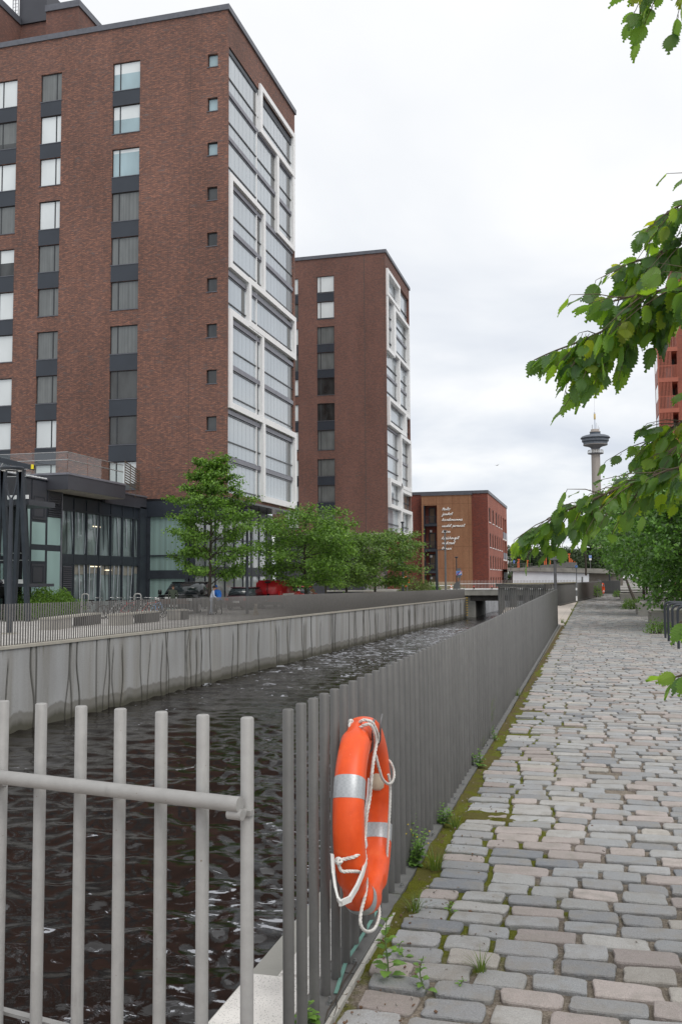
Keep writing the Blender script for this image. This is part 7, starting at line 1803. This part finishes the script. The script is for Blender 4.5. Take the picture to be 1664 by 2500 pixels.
# loops through the grips
rope([Zp(716, 232, -.975), Zp(700, 262, -.968), Zp(718, 300, -.955)], .0065, 'grab_line', LB); knot(Zp(712, 232, -.972), .0085)
rope([Zp(785, 238, -.93), Zp(820, 212, -.905), Zp(868, 218, -.885), Zp(900, 235, -.872), Zp(930, 290, -.862), Zp(950, 350, -.862), Zp(945, 410, -.868)], .0068, 'grab_line', LB)
rope([Zp(765, 298, -.93), Zp(815, 265, -.902), Zp(860, 248, -.88), Zp(892, 262, -.868), Zp(915, 310, -.86), Zp(935, 420, -.858), Zp(912, 560, -.858), Zp(893, 720, -.86), Zp(878, 900, -.868), Zp(850, 1060, -.876), Zp(835, 1250, -.88), Zp(825, 1330, -.872), Zp(845, 1450, -.862)], .0068, 'grab_line', LB)
rope([Zp(930, 520, -.865), Zp(960, 640, -.858), Zp(992, 735, -.855), Zp(1045, 778, -.855), Zp(1085, 745, -.858), Zp(1092, 670, -.862), Zp(1065, 590, -.875), Zp(1030, 556, -.90)], .0058, 'grab_line', LB)
rope([Zp(1042, 690, -.87), Zp(1058, 790, -.866), Zp(1056, 960, -.866), Zp(1046, 1150, -.868), Zp(1036, 1330, -.872), Zp(1018, 1500, -.882), Zp(975, 1630, -.90)], .0058, 'grab_line', LB)
rope([Zp(602, 1455, -.93), Zp(690, 1436, -.895), Zp(748, 1420, -.872), Zp(800, 1380, -.858), Zp(812, 1320, -.862), Zp(803, 1225, -.872)], .0066, 'grab_line', LB); knot(Zp(602, 1465, -.92), .0105)
rope([Zp(605, 1500, -.925), Zp(632, 1550, -.91), Zp(700, 1552, -.885), Zp(780, 1556, -.864), Zp(830, 1580, -.858), Zp(850, 1640, -.858), Zp(838, 1760, -.862), Zp(800, 1920, -.868), Zp(800, 2030, -.862), Zp(850, 2085, -.852), Zp(920, 2060, -.852), Zp(962, 1950, -.86), Zp(955, 1830, -.872), Zp(930, 1765, -.885)], .0064, 'grab_line', LB)
# flat webbing sleeve slung round the bottom
slv = simple('white_webbing', (.62, .62, .60), .8, 0, .08, 30)
pts = [Zp(548, 1410, -.935), Zp(556, 1560, -.925), Zp(575, 1700, -.905), Zp(600, 1800, -.885), Zp(622, 1832, -.872), Zp(700, 1798, -.850), Zp(765, 1690, -.846), Zp(815, 1570, -.846), Zp(842, 1465, -.85)]
mb = MB(); 
for a, b_ in zip(pts, pts[1:]):
    d = (b_-a).normalized(); w_ = d.cross(ax).normalized()
    mb.obox((a+b_)/2, d, w_, ax, (b_-a).length/2+.004, .0105, .0045)
mb.build('webbing_sleeve', slv, LB)
pts = [Zp(872, 750, -.90), Zp(862, 900, -.895), Zp(838, 1080, -.895), Zp(832, 1240, -.89), Zp(845, 1330, -.885)]
mb = MB()
for a, b_ in zip(pts, pts[1:]):
    d = (b_-a).normalized(); w_ = d.cross(ax).normalized(); mb.obox((a+b_)/2, d, w_, ax, (b_-a).length/2+.004, .019, .003)
mb.build('webbing_sleeve', simple('pinkish_webbing', (.60, .54, .55), .8), LB)
# float of the throw line
q = Zp(905, 700, -.955); mb = MB(); n = 24
prof = [(0, -.064), (.020, -.062), (.032, -.05), (.036, -.02), (.036, .045), (.032, .055), (0, .057)]
mb.lathe((q.x+.02, q.y+.0), [(a, q.z+b_) for a, b_ in prof], n); o = mb.build('line_float', simple('cream_float', (.60, .52, .40), .5), LB)
# wire hook
mb = MB()
mb.tube([Zp(916, 205, -.868), Zp(908, 270, -.868), Zp(900, 340, -.872), Zp(905, 420, -.885), Zp(900, 470, -.905), Zp(875, 500, -.94), Zp(850, 515, -.99)], .0045, 8)
mb.tube([Zp(988, 160, -.868), Zp(972, 240, -.868), Zp(970, 330, -.87), Zp(968, 390, -.88), Zp(945, 450, -.905), Zp(915, 495, -.94), Zp(890, 520, -.99)], .0045, 8)
o = mb.build('wire_hook', simple('grey_wire', (.16, .16, .165), .45, .5)); tag(o, 'two pronged grey wire hook holding the near lifebuoy', 'hook')
hk = o
mb = MB(); q = Zp(600, 435, -1.03); w_ = Vector((0, 1, 0))
mb.obox(q+Vector((.035, .10, 0)), (0, 1, 0), (1, 0, 0), (0, 0, 1), .12, .007, .008); mb.obox(q+Vector((.04, -.012, 0)), (0, 1, 0), (1, 0, 0), (0, 0, 1), .022, .012, .015)
mb.tube([q+Vector((.05, -.03, -.004)), q+Vector((.05, .05, -.004))], .006, 8); mb.tube([q+Vector((.045, .03, -.02)), q+Vector((.045, .03, .035))], .005, 8)
o = mb.build('clamp', bpy.data.materials['grey_wire'], hk)

# ------------------------------------------------------------------ overhanging elm branches close to the camera
rl_ = random.Random(12)
EV = []; EQ = []; EU = []
def elm_leaf(base, d, nrm, L_, W_, droop, curl, lst):
    """serrated ovate leaf, base->d, 11 rows x 5 columns"""
    V, Q, U = lst; d = Vector(d).normalized(); nrm = Vector(nrm); nrm = (nrm-d*nrm.dot(d)).normalized(); sd = d.cross(nrm); b0 = len(V); rows_ = 17; asym = rl_.uniform(-.08, .08)
    for i in range(rows_):
        t = i/(rows_-1); w = W_*(math.sin(PI*min(1, t**.82*1.0))**.72 if t < 1 else 0)*(1-.25*t)+.0
        if t > .72: w *= max(.03, 1-((t-.72)/.28)**.8*.93)
        ser = (.20 if i % 2 else -.09)*W_*(.35+.65*t) if 0 < i < rows_-1 else 0
        c = Vector(base)+d*L_*t*(1-.10*droop*t)-Vector((0, 0, 1))*droop*L_*.35*t*t
        for j, u in enumerate((-1, -.55, 0, .55, 1)):
            ww = (w+(ser if abs(u) == 1 else 0))*u*(1+asym*(1 if u > 0 else -1)); 
            V.append(tuple(c+sd*ww+nrm*(abs(u)**1.5*W_*curl-.10*W_*math.sin(t*PI*2.2)*abs(u))+d*(abs(u)*L_*.02+(ser*.6 if abs(u) == 1 else 0)))); U.append((.5+u*.5, t))
    for i in range(rows_-1):
        for j in range(4): a = b0+i*5+j; Q.append((a, a+1, a+6, a+5))
ET = thing('elm_tree', 'overhanging elm with large serrated leaves reaching in from the right edge', 'tree', (3.4, 3.0, 0))
mb = MB(); mb.tube([(3.4, 3.0, -.05), (3.38, 3.02, 1.2), (3.3, 3.1, 2.4), (3.2, 3.2, 3.8), (3.05, 3.4, 5)], [.13, .11, .10, .08, .05], 12); mb.build('trunk', M['bark'], ET)
def branch(pix_pts, D0, D1, n, seed, side=.11, lsz=.078, dens=1.0, start=0.0, sub=True):
    """branch through photo pixels with distance from D0 (first) to D1 (tip)"""
    rl_.seed(seed); pts = [atD(x*1.0612, y*1.0612, D0+(D1-D0)*i/(len(pix_pts)-1)) for i, (x, y) in enumerate(pix_pts)]
    # carry the branch back to the trunk outside the frame
    z_ = max(.9, min(4.4, pts[0].z-.35)); tr_p = Vector((3.36-.04*z_, 3.03+.05*z_, z_))
    nb = 3; back = [tr_p.lerp(pts[0], i/nb)+Vector((0, 0, .16*math.sin(PI*i/nb))) for i in range(nb)]; len_vis = sum((pts[i+1]-pts[i]).length for i in range(len(pts)-1)); len_back = (pts[0]-tr_p).length
    pts = back+pts; start = len_back*.25/(len_back+len_vis)
    out = []
    for i in range(len(pts)-1):
        p0, p1, p2, p3 = pts[max(i-1, 0)], pts[i], pts[i+1], pts[min(i+2, len(pts)-1)]
        for j in range(10): t = j/10; out.append(.5*((2*p1)+(p2-p0)*t+(2*p0-5*p1+4*p2-p3)*t*t+(-p0+3*p1-3*p2+p3)*t**3))
    out.append(pts[-1]); mb = MB(); N_ = len(out); mb.tube(out, [(.022*(1-i/(nb*10))+.0065 if i < nb*10 else .0065*(1-.8*(i-nb*10)/(N_-nb*10)))+.0008 for i in range(N_)], 7)
    lst = ([], [], []); tot = sum((out[i+1]-out[i]).length for i in range(N_-1)); s = 0; nxt = tot*start; k_ = 0
    for i in range(N_-1):
        seg = (out[i+1]-out[i]).length; t = (out[i+1]-out[i]).normalized()
        while nxt <= s+seg:
            p = out[i]+t*(nxt-s); u_ = (nxt-(tot-len_vis))/len_vis; k_ += 1; sgn = 1 if k_ % 2 else -1
            sidev = t.cross(Vector((0, 0, 1))).normalized()*sgn
            if sub and u_ < .86 and rl_.random() < .5:
                # short twig with several leaves
                d2 = (t*rl_.uniform(.35, .8)+sidev*rl_.uniform(.2, .7)+Vector((0, 0, rl_.uniform(-.75, .25)))).normalized(); l2 = rl_.uniform(.07, side*2.3)
                q = [p, p+d2*l2*.5+Vector((0, 0, .004)), p+d2*l2-Vector((0, 0, .012))]; mb.tube(q, [.0025, .0018, .001], 5)
                m_ = rl_.randint(3, 5)
                for z in range(m_):
                    pp = p.lerp(q[2], (z+1)/m_); dd = (d2*.45+sidev*rl_.uniform(-.6, .6)+t*rl_.uniform(-.2, .4)+Vector((0, 0, -rl_.uniform(.15, 1.1)))).normalized(); L_ = lsz*rl_.uniform(.62, 1.15)
                    nn = Vector((rl_.uniform(-.9, .9), rl_.uniform(-1.0, .35), rl_.uniform(.1, 1.5))); st = pp+dd*.012; mb.tube([pp, st], .0011, 4, cap=False); elm_leaf(st, dd, nn, L_, L_*rl_.uniform(.34, .43), rl_.uniform(.1, .5), rl_.uniform(-.05, .3), lst)
            else:
                dd = (t*.45+sidev*rl_.uniform(.2, .7)+Vector((0, 0, -rl_.uniform(.0, 1.0)))).normalized(); L_ = lsz*rl_.uniform(.68, 1.15); nn = Vector((rl_.uniform(-.9, .9), rl_.uniform(-1.0, .35), rl_.uniform(.1, 1.5))); st = p+dd*.014; mb.tube([p, st], .0012, 4, cap=False)
                elm_leaf(st, dd, nn, L_, L_*rl_.uniform(.34, .43), rl_.uniform(.1, .5), rl_.uniform(-.05, .3), lst)
            nxt += (.0112 if u_ > -.25 else .022)/dens*rl_.uniform(.6, 1.4)
        s += seg
    br = mb.build('branch', M['twig'], ET); V, Q, U = lst
    o = np_mesh('leaves', V, Q, M['leaf_elm'], br, smooth=True); uvl = o.data.uv_layers.new(name='UVMap'); li = np.zeros(len(o.data.loops), np.int32); o.data.loops.foreach_get('vertex_index', li); uvl.data.foreach_set('uv', np.array(U, np.float32)[li].ravel())
    return br
# upper bough: three branches, then the lower bough
branch([(1720, 560), (1600, 630), (1510, 690), (1420, 745), (1330, 786), (1268, 810), (1228, 828)], 3.3, 3.7, 8, 101, lsz=.080)
branch([(1700, 600), (1610, 655), (1530, 700), (1440, 765), (1380, 800), (1330, 825), (1310, 850)], 3.6, 3.5, 8, 102, lsz=.080)
branch([(1700, 480), (1620, 520), (1550, 560), (1500, 590), (1455, 600), (1425, 605)], 3.4, 3.6, 8, 103, lsz=.078)
branch([(1700, 400), (1620, 440), (1565, 470), (1520, 500), (1490, 525)], 3.3, 3.6, 8, 104, lsz=.072, dens=.9)
branch([(1690, 640), (1620, 660), (1560, 665), (1490, 672), (1420, 690), (1370, 700)], 3.2, 3.5, 8, 105, lsz=.082, dens=.9)
branch([(1720, 1020), (1620, 1060), (1530, 1085), (1430, 1120), (1350, 1155), (1290, 1180), (1240, 1215), (1195, 1250)], 3.3, 3.7, 8, 106, lsz=.068, dens=1.15)
branch([(1720, 930), (1640, 980), (1570, 1020), (1520, 1050), (1480, 1080), (1450, 1105)], 3.4, 3.6, 8, 107, lsz=.068, dens=1.2)
branch([(1700, 910), (1620, 945), (1560, 975), (1500, 1010), (1470, 1030)], 3.5, 3.7, 8, 108, lsz=.068, dens=1.0)
branch([(1690, -125), (1610, -90), (1545, -66), (1495, -46), (1472, -32)], 3.3, 3.5, 8, 110, lsz=.082, dens=.7)
branch([(1720, 1380), (1640, 1400), (1585, 1425), (1562, 1432)], 2.4, 2.6, 8, 111, lsz=.09, dens=.45, sub=False)
branch([(1740, 1500), (1650, 1530), (1590, 1548), (1560, 1556), (1545, 1560)], 2.8, 3.0, 8, 112, lsz=.070, dens=.8, sub=False)
for nm_ in ('tmp',): pass
